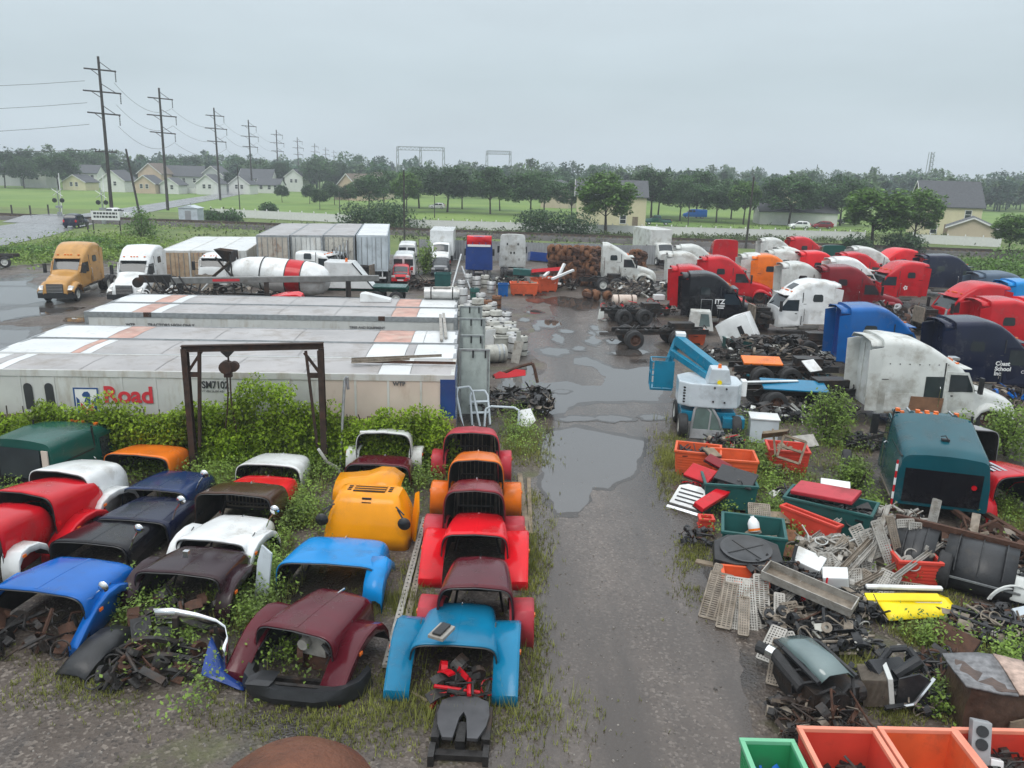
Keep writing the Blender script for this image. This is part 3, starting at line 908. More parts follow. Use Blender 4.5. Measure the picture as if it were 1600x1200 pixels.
for lb, x, y, w, d, hw, hr, rz, c, rf, ds in left:
    gable = rz > 1
    wn = [('l', 0.9, hw * .72, .9, 1.2), ('l', -0.9, hw * .72, .9, 1.2)] if gable else W1((-w * .3, hw * .72), (w * .05, hw * .72), (w * .32, hw * .72))
    k_ = 1.02
    wn = [(f_, u_ * k_, z_ * k_, a_ * k_, b_ * k_) for f_, u_, z_, a_, b_ in wn]
    house(lb, x, y, w * k_, d * k_, hw * k_, hr * k_, rz, c, rf, wn, None, None, ds * 1.42, 'garage' if 'garage' in lb else 'house')


def white_fence(label, a, b, h=1.45):
    A, B = G(*a), G(*b)
    L = (B - A).length
    n = max(2, round(L / 2.4)); ang = math.atan2(B.y - A.y, B.x - A.x)
    t = thing('white_fence', label, 'fence', A, ang)
    st = L / n
    pm = MB(); pm.box(-.07, -.07, 0, .07, .07, h + .12)
    pm.add([(-.1, -.1, h + .12), (.1, -.1, h + .12), (.1, .1, h + .12), (-.1, .1, h + .12), (0, 0, h + .36)], [(0, 1, 4), (1, 2, 4), (2, 3, 4), (3, 0, 4)])
    pm = pm.mesh('post', M_TRIM)
    qm = MB(); qm.box(.07, -.03, .08, st - .07, .03, h - .1); qm.box(.07, -.045, h - .1, st - .07, .045, h)
    qm = qm.mesh('panel', M_TRIM)
    for k in range(n + 1):
        share(pm, 'post', t, (k * st, 0, 0))
        if k < n:
            share(qm, 'panel', t, (k * st, 0, 0))


white_fence('white board fence with pointed posts behind the four trailers', (330, 338), (548, 349))
white_fence('long white board fence with pointed posts along the railway', (640, 357), (1350, 377))
white_fence('white board fence with pointed posts in front of the cream garage', (1425, 380), (1562, 387))
white_fence('white fence between the houses across the field', (250, 301), (316, 303), 1.7)

# ------------------------------------------------------------------ power line
M_POLE = mat('pole_timber', (0.045, 0.040, 0.036), 0.85, var=0.2, scale=3)
M_WIRE = mat('wire', (0.05, 0.052, 0.055), 0.6, var=0.1)
PS = [135, 170, 225, 280, 350, 435, 540, 640, 740, 850, 960]
pole_tops = []
for i, s in enumerate(PS):
    X = -67 - 0.16 * (s - 135)
    hgt = 25.5 if i == 0 else 24.0
    lean = 0.012 if i == 0 else rnd.uniform(-.006, .01)
    t = thing('power_pole', 'tall wooden power pole with three crossarms, %s of the line counted from the crossing' % pos_words[i], 'pole', (X, s, 0), R(8), 'power poles along the road', (0, lean, 0))
    mb = MB(); mb.cyl((0, 0, -.3), (0, 0, hgt), .32, .19, 8); mb.build('pole', M_POLE, t, 60)
    for k, z in enumerate((hgt - 1.9, hgt - 5.2, hgt - 8.5)):
        ln = (2.6, 3.1, 2.7)[k]
        mb = MB(); mb.bar((-ln * .85, -.25, z), (ln, -.25, z - .25), 0.16, 0.22)
        mb.bar((0, -.2, z + 1.2), (ln * .75, -.2, z - .2), .1); mb.bar((0, -.2, z - 1.0), (-ln * .5, -.2, z), .1)
        am = mb.build('crossarm', M_POLE, t)
        mb = MB()
        for q in range(6):
            mb.cyl((ln - .15, -.25, z - .35 - q * .26), (ln - .15, -.25, z - .55 - q * .26), .11, .07, 6)
        mb.build('insulator', M_WIRE, am)
    if i == 0:
        mb = MB(); mb.bar((-1.7, -.25, 11.0), (1.7, -.25, 11.0), .16, .2)
        for q in (-1.6, -1.0, 1.0, 1.6):
            mb.cyl((q, -.25, 11.1), (q, -.25, 11.45), .06, .04, 6)
        mb.build('lower_crossarm', M_POLE, t)
    pole_tops.append((X, s, hgt))


def wire(a, b, sag, r, label, group):
    pts = []
    for k in range(15):
        q = k / 14
        p = Vector(a).lerp(Vector(b), q); p.z -= sag * 4 * q * (1 - q)
        pts.append(p)
    mb = MB(); mb.tube(pts, r, 4)
    return tag(mb.build('power_line', M_WIRE), label, 'wire', group)


ang8 = R(8)
lvl = ['top', 'middle', 'lower']
for i in range(-1, 4):
    for k in range(3):
        if i < 0:
            a = Vector((-150, 96, 22.5 - 3.3 * k))
        else:
            x, y, h = pole_tops[i]
            a = Vector((x + 2.5 * math.cos(ang8), y, h - 3.9 - 3.3 * k))
        x, y, h = pole_tops[i + 1]
        b = Vector((x + (2.5 if i >= 0 else -2.2) * math.cos(ang8), y, h - (3.9 if i >= 0 else 3.7) - 3.3 * k))
        where = 'sagging out of frame from the first power pole' if i < 0 else 'between the %s and %s power poles' % (pos_words[i], pos_words[i + 1])
        wire(a, b, 2.2 if i >= 0 else 3.5, 0.03, '%s grey power line %s' % (lvl[k], where), 'power lines')
wire((-150, 96, 11.2), (pole_tops[0][0] - 1.3, 135, 11.3), 1.6, 0.04, 'lowest grey line sagging from the small crossarm of the first pole', 'power lines')

# other poles
def simple_pole(label, px, py, h, lean=0.0, r=0.14, dist=None):
    p = G(px, py)
    t = thing('utility_pole', label, 'pole', p, 0, None, (0, lean, 0))
    mb = MB(); mb.cyl((0, 0, -.2), (0, 0, h), r, r * .75, 8); mb.build('pole', M_POLE, t, 60)
    mb = MB(); mb.cyl((0, 0, h - .02), (0, 0, h + .08), r * .9, r * .4, 8); mb.build('cap', M_WIRE, t)
    return t


simple_pole('short leaning dark pole beside the level crossing', 221, 348, 11.5, -0.12, 0.2)
simple_pole('thin dark light pole behind the parked trailers', 632, 378, 9.3, 0.0, 0.13)
simple_pole('tall thin dark pole behind the red truck cab in the lot', 1165, 388, 9.6, 0.02, 0.16)
simple_pole('thin lamp pole beside the gravel road past the third pole', 375, 330, 9, 0, 0.12)
simple_pole('slim lamp pole on the lawn near the small trees', 531, 336, 4.5, 0, 0.1)
simple_pole('slim lamp pole on the lawn behind the white fence', 679, 340, 4.5, 0, 0.1)
simple_pole('slim lamp pole on the lawn among the street trees', 1075, 352, 4.5, 0, 0.1)
simple_pole('distant bare mast above the wood, near the middle', 960, 300, 15, 0, 0.18)
simple_pole('distant bare mast above the wood behind the tall thin pole', 1117, 300, 15.5, 0, 0.18)
simple_pole('distant leaning mast above the wood towards the cream house', 1270, 308, 17, 0.03, 0.25)
# lattice mast far behind the cream house
p = G(1443, 322); p = Vector((p.x / p.y * 420, 420, 0))
t = thing('radio_mast', 'grey lattice radio mast above the cream house', 'mast', p, 0.2)
mb = MB()
for sx in (-1, 1):
    for sy in (-1, 1):
        mb.bar((sx * 1.2, sy * 1.2, 0), (sx * .8, sy * .8, 24), .3)
mb.build('leg_frame', M_STEEL, t)
mb = MB()
for k in range(12):
    z = 2 * k
    mb.bar((-1.2, -1.2, z), (1.2, -1.2, z + 2), .18); mb.bar((1.2, -1.2, z), (-1.2, -1.2, z + 2), .18); mb.bar((-1.2, -1.2, z), (1.2, -1.2, z), .18)
mb.build('bracing', M_STEEL, t)
# overhead gantries of a far substation
def far_gantry(label, x0, x1, ybase, dist, h, legs):
    A = G(x0, ybase); B = G(x1, ybase)
    A = A / A.y * dist; B = B / B.y * dist
    t = thing('substation_gantry', label, 'gantry', (A.x, dist, 0), 0)
    w = B.x - A.x
    for k in range(legs):
        x = w * k / (legs - 1)
        mb = MB()
        mb.bar((x - .9, 0, 0), (x - .35, 0, h), .4); mb.bar((x + .9, 0, 0), (x + .35, 0, h), .4)
        for q in range(6):
            mb.bar((x - .6, 0, h * q / 6), (x + .6, 0, h * (q + 1) / 6), .2)
        mb.build('leg', M_STEEL, t)
    mb = MB(); mb.bar((0, 0, h), (w, 0, h), .4, .4); mb.bar((0, 0, h - 1.6), (w, 0, h - 1.6), .3, .3)
    for q in range(24):
        mb.bar((w * q / 24, 0, h if q % 2 else h - 1.6), (w * (q + 1) / 24, 0, h - 1.6 if q % 2 else h), .2)
    mb.build('truss', M_STEEL, t)


far_gantry('wide steel lattice gantry far behind the trees', 622, 693, 300, 430, 20.5, 3)
far_gantry('smaller steel lattice gantry far behind the trees', 760, 796, 300, 430, 19.5, 2)

# ------------------------------------------------------------------ level crossing furniture
def crossing_signal(label, px, py):
    p = G(px, py)
    t = thing('crossing_signal', label, 'signal', p, 0.2)
    mb = MB(); mb.cyl((0, 0, 0), (0, 0, 5.2), .09, .08, 8); mb.build('post', M_STEEL, t)
    mb = MB(); mb.bar((-.75, -.15, 4.0), (.75, -.15, 5.1), .04, .24, (0, 1, 0)); mb.bar((-.75, -.19, 5.1), (.75, -.19, 4.0), .04, .24, (0, 1, 0)); mb.build('crossbuck', M_TEXT_WHITE, t)
    for s in (-1, 1):
        mb = MB(); mb.cyl((s * .55, .05, 3.3), (s * .55, -.08, 3.3), .36, .36, 12); lm = mb.build('lamp', M_DARK, t)
        mb = MB(); mb.cyl((s * .55, -.08, 3.3), (s * .55, -.11, 3.3), .16, .16, 10); mb.build('lens', M_GLASS, lm)
    mb = MB(); mb.box(-.5, -.1, 2.1, .5, .1, 2.5); mb.box(-.3, -.25, .0, .3, .25, 1.5); mb.build('cabinet', M_STEEL, t)
    mb = MB(); mb.bar((.3, 0, 1.2), (.5, 0, 7.5), .1); mb.build('raised_gate_arm', M_TEXT_WHITE, t)


crossing_signal('railway crossing signal with crossed boards standing alone by the field', 95, 346)
crossing_signal('railway crossing signal with crossed boards in front of the first power pole', 163, 350)
p = G(168, 368)
t = thing('warning_sign', 'low white two-post sign with dark lettering beside the crossing', 'sign', p, 0.1)
mb = MB(); mb.box(-1.8, -.03, 2.0, 1.8, .03, 3.2); mb.build('board', M_TEXT_WHITE, t)
for s in (-1.7, 1.7):
    mb = MB(); mb.box(s - .06, .03, 0, s + .06, .15, 3.3); mb.build('post', M_POLE, t)
for z in (2.75, 2.3):
    mb = MB()
    x = -1.5
    while x < 1.4:
        w = rnd.uniform(.15, .4); mb.box(x, -.045, z, min(1.5, x + w), -.03, z + .26); x += w + .1
    mb.build('lettering', M_TEXT_BLACK, t)
p = G(300, 349)
t = thing('equipment_hut', 'pale grey metal railway equipment hut with low pitched roof', 'hut', p, -0.1)
mb = MB(); mb.box(-1.6, -1.1, 0, 1.6, 1.1, 2.5); mb.build('wall', P['lift_grey'], t)
mb = MB(); mb.prism([(-1.8, 2.5), (1.8, 2.5), (0, 2.95)], -1.25, 1.25, 'y'); mb.build('roof', P['lift_grey'], t)
mb = MB(); mb.box(-.5, -1.13, .1, .5, -1.09, 2.1); mb.build('door', P['grey'], t)
mb = MB(); mb.cyl((0, 0, 2.9), (0, 0, 3.3), .12, .1, 8); mb.build('vent', M_STEEL, t)
for i, (x, y) in enumerate([(20, 342), (49, 343), (77, 341), (350, 334), (366, 345), (354, 349), (138, 362)]):
    p = G(x, y); mb = MB(); mb.box(-.09, -.09, 0, .09, .09, 2.2 if i < 3 else 1.3); mb.box(-.11, -.11, 2.2 if i < 3 else 1.3, .11, .11, 2.25 if i < 3 else 1.36)
    tag(mb.build('fence_post', M_POLE, loc=p), 'short dark marker post near the road, %s counted from the photo edge' % pos_words[i], 'post', 'marker posts by the road')

# ------------------------------------------------------------------ corrugated yard fence
M_CORR = mat('corrugated_sheet', (0.30, 0.31, 0.32), 0.5, 0.2, var=0.12, scale=1, dirt=0.35, dirtcol=(0.17, 0.15, 0.13))
def corrugated(label, a, b, h):
    A, B = G(*a), G(*b); L = (B - A).length; n = round(L / 2.4); st = L / n
    t = thing('corrugated_fence', label, 'fence', A, math.atan2(B.y - A.y, B.x - A.x))
    mb = MB()
    k = 16
    r0 = [(st * i / k, 0.03 * (1 if i % 2 else -1), 0.02) for i in range(k + 1)]
    mb.loft([r0, [(x, y, h) for x, y, z in r0]], False)
    me = mb.mesh('sheet', M_CORR)
    pm = MB(); pm.box(-.06, .05, 0, .06, .17, h + .05); pm = pm.mesh('post', M_RUST)
    for i in range(n):
        o = share(me, 'sheet', t, (i * st, 0, rnd.uniform(-.05, .05)))
        share(pm, 'post', t, (i * st, 0, 0))


corrugated('grey corrugated metal fence along the back of the yard', (655, 404), (1115, 416), 2.1)

# ------------------------------------------------------------------ haze
mb = MB(); mb.box(-1400, -70, -1.2, 1400, 1300, 34)
hz = mb.build('haze', M_WIRE); hz['kind'] = 'stuff'
hm = bpy.data.materials.new('haze_air'); hm.use_nodes = True
hn = hm.node_tree.nodes; hn.remove(hn['Principled BSDF'])
pv = hn.new('ShaderNodeVolumePrincipled'); pv.inputs['Color'].default_value = (0.86, 0.93, 1.0, 1); pv.inputs['Density'].default_value = 0.00062; pv.inputs['Anisotropy'].default_value = 0.0
hm.node_tree.links.new(pv.outputs[0], hn['Material Output'].inputs['Volume'])
hz.data.materials.clear(); hz.data.materials.append(hm)
# ================================================================== VEHICLE KIT
class Body:
    """lofted vehicle body along local x; stations (x, ztop, halfwidth, zbottom)"""
    def __init__(s, st, r=0.22, top=0.92, smooth=0.10, crown=0.05):
        s.st, s.r, s.top, s.w, s.crown = st, r, top, smooth, crown
        s.x0, s.x1 = st[0][0], st[-1][0]

    def raw(s, x, k):
        st = s.st
        if x <= st[0][0]: return st[0][k]
        for a, b in zip(st[:-1], st[1:]):
            if x <= b[0]:
                t = (x - a[0]) / max(1e-6, b[0] - a[0])
                return a[k] + (b[k] - a[k]) * t
        return st[-1][k]

    def at(s, x, k):
        w = s.w
        return sum(s.raw(x + w * d, k) * g for d, g in ((-1, 1), (-.5, 2), (0, 3), (.5, 2), (1, 1))) / 9

    def side(s, x, z):
        zt, hw, zb = s.at(x, 1), s.at(x, 2), s.at(x, 3)
        t = min(1, max(0, (z - zb) / max(.1, zt - zb)))
        return hw * (1 + (s.top - 1) * t * t)

    def ring(s, x, off=0.0):
        zt, hw, zb = s.at(x, 1) + off, s.at(x, 2) + off, s.at(x, 3)
        r = min(s.r, (zt - zb) * .45, hw * .45)
        ht = hw * s.top
        half = [(hw * .97, zb), (hw, zb + .06), (hw * (1 + (s.top - 1) * .25), zb + (zt - zb) * .5), (ht, zt - r)]
        for k in (1, 2, 3):
            a = k * PI / 8
            half.append((ht - r + r * math.cos(a), zt - r + r * math.sin(a)))
        half.append((ht - r, zt)); half.append((ht * .4, zt + s.crown * .8)); 
        rt = [(x, -y, z) for y, z in half]
        lf = [(x, y, z) for y, z in reversed(half)]
        return rt + [(x, 0, zt + s.crown)] + lf

    def shell(s, xs=None):
        mb = MB()
        if xs is None:
            n = max(8, int((s.x1 - s.x0) / .14)); xs = [s.x0 + (s.x1 - s.x0) * i / n for i in range(n + 1)]
        mb.loft([s.ring(x) for x in xs], True, True, True)
        return mb

    def patch(s, xa, xb, i0, i1, off=0.012, n=6):
        mb = MB()
        sg = 1 if s.at(xb, 1) < s.at(xa, 1) else -1
        rings = []
        for k in range(n + 1):
            x = xa + (xb - xa) * k / n
            rings.append([(p[0] + off * .7 * sg, p[1], p[2]) for p in s.ring(x, off)[i0:i1 + 1]])
        mb.loft(rings, False)
        return mb

    def sidepanel(s, poly, sd, off=0.012, depth=0.03):
        mb = MB()
        n = len(poly)
        pts = [(x, sd * (s.side(x, z) + off), z) for x, z in poly] + [(x, sd * (s.side(x, z) - depth), z) for x, z in poly]
        fs = [(i, (i + 1) % n, n + (i + 1) % n, n + i) for i in range(n)] + [tuple(reversed(range(n))), tuple(range(n, 2 * n))]
        return mb.add(pts, fs)


def wheel_meshes(r=0.5, w=0.28, rimc='white'):
    k = ('wheel', r, w, rimc)
    if k in CROWNS: return CROWNS[k]
    T = Matrix.Rotation(PI / 2, 4, 'X')
    t = MB(); t.lathe([(r * .60, -w * .45), (r * .88, -w * .5), (r * .98, -w * .38), (r, -w * .15), (r, w * .15), (r * .98, w * .38), (r * .88, w * .5), (r * .60, w * .45)], 24, T)
    m = {'white': P['oldwhite'], 'alu': M_CHROME, 'rust': M_RUST, 'orange': P['orange'], 'dark': M_GREASE}[rimc]
    q = MB()
    for sgn in (-1, 1):
        q.lathe([(r * .62, sgn * w * .44), (r * .55, sgn * w * .40), (r * .50, sgn * w * .12), (r * .28, sgn * w * .08), (r * .26, sgn * w * .3), (r * .12, sgn * w * .34), (0.001, sgn * w * .34)], 20, T)
    for i in range(8):
        a = i * PI / 4
        for sgn in (-1, 1):
            q.cyl((r * .4 * math.cos(a), sgn * w * .09, r * .4 * math.sin(a)), (r * .4 * math.cos(a), sgn * w * .2, r * .4 * math.sin(a)), r * .04, None, 5)
    CROWNS[k] = (t.mesh('tyre', M_RUBBER, 40), q.mesh('rim', m, 40))
    return CROWNS[k]


def wheel(parent, x, y, z=None, r=0.5, w=0.28, rimc='white', rot=(0, 0, 0), name='wheel'):
    a, b = wheel_meshes(r, w, rimc)
    o = share(a, name, parent, (x, y, r if z is None else z), rot)
    share(b, 'rim', o)
    return o


# ---------- truck cabs
CABS = {
    'aero': [(0, 3.72, 1.22, .95), (.9, 3.80, 1.22, .95), (1.5, 3.66, 1.20, .95), (2.0, 3.34, 1.17, .95), (2.4, 3.0, 1.13, .9), (2.62, 2.82, 1.10, .85), (3.22, 1.98, 1.06, .8), (3.35, 1.90, 1.0, .75), (4.2, 1.72, .92, .7), (4.9, 1.46, .84, .65), (5.08, 1.12, .80, .6)],
    'vnl': [(0, 3.62, 1.22, .95), (1.0, 3.70, 1.22, .95), (1.7, 3.56, 1.20, .95), (2.3, 3.18, 1.17, .9), (2.75, 2.80, 1.13, .85), (3.35, 1.95, 1.08, .8), (3.5, 1.86, 1.02, .75), (4.3, 1.66, .96, .7), (4.85, 1.40, .88, .6), (5.0, 1.05, .85, .55)],
    'low': [(0, 2.95, 1.15, .95), (1.2, 2.98, 1.15, .95), (1.9, 2.9, 1.14, .9), (2.5, 2.75, 1.1, .85), (2.95, 2.0, 1.05, .8), (3.1, 1.92, .95, .75), (4.4, 1.74, .90, .7), (5.1, 1.6, .85, .65), (5.2, 1.2, .83, .6)],
    'slope': [(0, 2.35, 1.16, .95), (.15, 2.5, 1.17, .95), (1.6, 2.92, 1.17, .95), (1.75, 2.95, 1.14, .95), (1.8, 2.72, 1.1, .9), (2.0, 2.75, 1.08, .9), (2.55, 2.72, 1.06, .85), (2.95, 2.0, 1.05, .8), (3.1, 1.92, .95, .75)],
    'tall': [(0, 3.85, 1.24, .9), (.5, 3.86, 1.24, .9), (1.1, 3.74, 1.23, .9), (1.8, 3.42, 1.2, .9), (2.5, 2.98, 1.16, .85), (2.9, 2.72, 1.12, .8), (3.4, 1.95, 1.08, .75), (3.55, 1.88, 1.02, .7), (4.4, 1.7, .93, .65), (5.1, 1.42, .85, .6), (5.25, 1.1, .8, .55)],
}
WSX = {'aero': (2.66, 3.18), 'vnl': (2.80, 3.32), 'low': (2.54, 2.92), 'slope': (2.6, 2.92), 'tall': (2.93, 3.38)}


def front_at(px, py, rz, d=5.1):
    q = G(px, py)
    return (q.x - d * math.cos(rz), q.y - d * math.sin(rz), 0)


def cab(label, T, rz, col, kind='aero', h=None, scale=1.0, facing='R', hood=True, group=None, name='truck_cab', chassis='short', wheels='rust', sleepwin=True, doorglass=True,
        extras=(), base=None, drop=0.0, cut=None, fairing=True, rear=None, label_parts=None, windshield=True, width=1.0, ext=0.0):
    """T = photo pixel of the roof's rear near edge; stands on the ground below it"""
    st = [tuple(q) for q in CABS[kind]]
    wa, wb = WSX[kind]
    wa, wb = wa + ext, wb + ext
    st = [(x + ext if x > .5 else x, z, w, b) for x, z, w, b in st]
    if drop:
        st = [(x, z - drop, w, max(.05, b - drop)) for x, z, w, b in st]
    st = [(x, z, w * width, b) for x, z, w, b in st]
    htop = st[0][1] * scale
    c, s_ = math.cos(rz), math.sin(rz)
    ny = -1.2 if facing == 'R' else 1.2
    P0 = G(T[0], T[1], htop) if base is None else Vector(base)
    if base is None:      # the pixel marks the silhouette edge: step in to the near corner
        P0.x += P0.x * 2.4 / (P0.y + 2.4) + (.5 if fairing else 0) if facing == 'R' else -.4
    off = Vector((0, ny * scale if base is None else 0, 0)); off = Vector((-s_ * off.y, c * off.y, 0))
    t = thing(name, label, 'truck', (P0.x - off.x, P0.y - off.y, 0), rz, group, scale=scale)
    if not hood:
        st = [q for q in st if q[0] <= wb + .14]
        st[-1] = (st[-1][0], st[-1][1], st[-1][2], st[-1][3])
    if cut is not None:
        st = [q for q in st if q[0] <= cut]
    B = Body(st, .24)
    m = P[col]
    B.shell().build('cab_shell', m, t, 38)
    near = (-1, 1)
    zb = st[0][3]
    D = drop
    front = st[-1][0]
    if windshield and front > wb - .1:
        w_ = B.patch(wa, wb, 6, 12, .014); w_.build('windshield', M_GLASS, t, 60)
        v = MB(); v.box(wa - .05, -.9, B.at(wa, 1) + .05, wa + .28, .9, B.at(wa, 1) + .10); 
        v.build('sun_visor', m, t, None, .02)
        for sd in near:
            dp = B.sidepanel([(wa - .75, 1.0 - D), (wb + .02, 1.0 - D), (wb + .02, 1.95 - D), (wa + .12, 2.62 - D), (wa - .75, 2.66 - D)], sd, .012)
            d_ = dp.build('door', m, t)
            g_ = B.sidepanel([(wa - .62, 1.86 - D), (wb - .08, 1.86 - D), (wb - .1, 2.0 - D), (wa + .08, 2.52 - D), (wa - .62, 2.55 - D)], sd, .022)
            g_.build('window', M_GLASS if doorglass else M_HOLE, d_)
            hd = MB(); hd.box(wa - .62, sd * (B.side(wa, 1.7 - D) + .01), 1.66 - D, wa - .42, sd * (B.side(wa, 1.7 - D) + .05), 1.72 - D); hd.build('handle', M_DARK, d_)
            mi = MB(); xx = wb + .05; yy = B.side(wb - .1, 2.0 - D)
            mi.box(xx - .06, sd * (yy + .2), 1.85 - D, xx + .06, sd * (yy + .42), 2.5 - D); mi.bar((xx - .05, sd * (yy - .05), 1.9 - D), (xx, sd * (yy + .25), 1.95 - D), .04); mi.bar((xx - .05, sd * (yy - .05), 2.4 - D), (xx, sd * (yy + .25), 2.42 - D), .04)
            mi.build('mirror', M_DARK, t, None, .02)
    if sleepwin:
        for sd in near:
            w_ = B.sidepanel([(.75, 2.45 - D), (1.28, 2.45 - D), (1.34, 2.55 - D), (1.30, 2.85 - D), (1.22, 2.9 - D), (.8, 2.9 - D), (.72, 2.82 - D), (.7, 2.52 - D)], sd, .02)
            w_.build('sleeper_window', M_GLASS, t)
    # seam, baggage door, lower skirt
    for sd in near:
        if kind not in ('low', 'slope'):
            q = B.sidepanel([(.25, 1.05 - D), (1.5, 1.05 - D), (1.5, 1.75 - D), (.25, 1.75 - D)], sd, .008); q.build('baggage_door', m, t)
        k_ = B.sidepanel([(wa - .87, zb + .05), (wa - .82, zb + .05), (wa - .82, 3.0 - D), (wa - .87, 3.0 - D)], sd, .007); k_.build('seam', M_DARK, t)
        k_ = B.sidepanel([(.05, 2.28 - D), (wa - .9, 2.28 - D), (wa - .9, 2.31 - D), (.05, 2.31 - D)], sd, .006); k_.build('seam', M_DARK, t)
        k_ = MB(); yy = B.side(wa - .95, 1.6 - D) + .05; k_.tube([(wa - .98, sd * (yy - .06), 1.2 - D), (wa - .98, sd * yy, 1.25 - D), (wa - .98, sd * yy, 2.0 - D), (wa - .98, sd * (yy - .06), 2.05 - D)], .018, 6); k_.build('grab_handle', M_CHROME, t)
        k_ = B.sidepanel([(.3, zb + .04), (wa - 1.0, zb + .04), (wa - 1.0, zb + .1), (.3, zb + .1)], sd, .02); k_.build('skirt_trim', M_ALUD, t)
    for yy in (-.7, -.2, 0, .2, .7):
        k_ = MB(); zz = B.at(wa - .25, 1); k_.box(wa - .3, yy - .05, zz + .03, wa - .18, yy + .05, zz + .085); k_.build('marker_lamp', M_AMBER, t)
    # rear face: dark panel and side extenders
    rr = MB(); rr.box(-.02, -.95, zb + .1, -.004, .95, st[0][1] - .35); rr.build('rear_panel', P[rear] if rear else m, t)
    rb = MB()
    for yy in (-.6, 0, .6):
        rb.box(-.05, yy - .03, zb + .2, -.02, yy + .03, st[0][1] - .45)
    rb.build('rear_rib', P[rear] if rear else m, t)
    if fairing:
        for sd in near:
            f = MB()
            x0 = -.55
            pr = [(x0 + .1, zb + .1), (0, zb + .1), (0, st[0][1] - .3), (x0, st[0][1] - .42)]
            f.prism([(a, b) for a, b in pr], sd * (st[0][2] - .07), sd * (st[0][2] - .03), 'y')
            f.build('side_fairing', m, t)
        f = MB()
        f.loft([[(x, y, z) for y, z in ((-1.08, st[0][1] - .28), (-.9, st[0][1] - .10), (0, st[0][1] - .02), (.9, st[0][1] - .10), (1.08, st[0][1] - .28))] for x in (-.45, .02)], False)
        f.build('roof_fairing', m, t, 40, solid=.03)
    # under-frame
    if D < .5:
        fr = MB()
        xr = {'short': -.6, 'long': -3.6, 'none': .4}[chassis]
        xf = (4.7 if hood else 4.4) + ext
        for yy in (-.43, .43):
            fr.box(xr, yy - .05, .62, xf, yy + .05, .9)
        for xx in (xr + .1, .8, 2.2, 3.4):
            fr.box(xx, -.43, .68, xx + .12, .43, .84)
        fr.build('frame', M_GREASE, t)
        for sd in near:
            tk = MB(); tk.cyl((.7, sd * .82, .62), (2.0, sd * .82, .62), .3, None, 14); tk.build('fuel_tank', M_BARE, t, 40)
            st_ = MB(); st_.box(2.1, sd * .75, .42, 3.0, sd * 1.12, .50); st_.box(2.1, sd * .8, .72, 3.0, sd * 1.1, .8); st_.build('step', M_ALU, t)
            if wheels:
                wheel(t, 4.05 + ext, sd * .95, rimc=wheels)
                if chassis == 'long':
                    for xx in (-1.4, -2.7):
                        wheel(t, xx, sd * .95, rimc=wheels); wheel(t, xx, sd * .62, rimc=wheels)
        if not hood and D < .5:
            e = MB(); e.box(3.5, -.45, .7, 4.5, .45, 1.35); e.box(3.6, -.3, 1.35, 4.4, .3, 1.6); e.cyl((4.5, 0, 1.0), (4.6, 0, 1.0), .42, None, 14); e.cyl((3.7, .5, 1.0), (4.4, .55, 1.2), .16, None, 10)
            for k in range(6):
                e.tube([(3.5 + .15 * k, -.4, 1.2), (3.6 + .15 * k, -.5, 1.5), (3.8 + .12 * k, -.2, 1.7), (3.9 + .1 * k, .3, 1.5)], .035, 5)
            e.build('engine', M_GREASE, t, loc=(ext, 0, 0))
            e = MB(); e.box(4.65, -.6, .75, 4.75, .6, 1.75); e.build('radiator', M_ALUD, t, loc=(ext, 0, 0))
    if hood and D < .6:
        for sd in near:
            ar = MB()
            path = [(3.45, .65), (3.5, .95), (3.68, 1.2), (3.95, 1.3), (4.25, 1.28), (4.55, 1.12), (4.85, 1.0), (5.02, .8)]
            ar.loft([[(x, sd * (.78), z + .12), (x, sd * 1.05, z + .08), (x, sd * 1.2, z - .02), (x, sd * 1.22, z - .14)] for x, z in path], False)
            ar.build('fender', m, t, 50, solid=.03, loc=(ext, 0, -D))
            hl = MB(); hl.loft([[(4.9, sd * .82, .95), (4.9, sd * 1.12, .95), (4.75, sd * 1.14, 1.15), (4.75, sd * .84, 1.2)], [(5.02, sd * .80, .92), (5.0, sd * 1.08, .92), (4.88, sd * 1.1, 1.1), (4.9, sd * .82, 1.16)]], True, True, True)
            hl.build('headlight', M_LENS, t, loc=(ext, 0, -D))
        gr = MB(); gz = 1.32
        gr.box(5.06, -.55, .68, 5.10, .55, gz)
        go = gr.build('grille', M_DARK, t, loc=(ext, 0, -D))
        gr = MB()
        for k in range(6):
            z = .74 + k * .1; gr.box(5.10, -.53, z, 5.125, .53, z + .035)
        gr.build('grille_bar', M_CHROME, go)
        bp = MB(); bp.loft([[(4.75, y, z), (5.2 - abs(y) * .16, y, z), (5.2 - abs(y) * .16, y, z + .34), (4.75, y, z + .34)] for y, z in ((-1.2, .34), (-.9, .34), (0, .34), (.9, .34), (1.2, .34))], True, True, True)
        bp.build('bumper', M_DARK, t, 30, loc=(ext, 0, -D * .6))
    return t, B


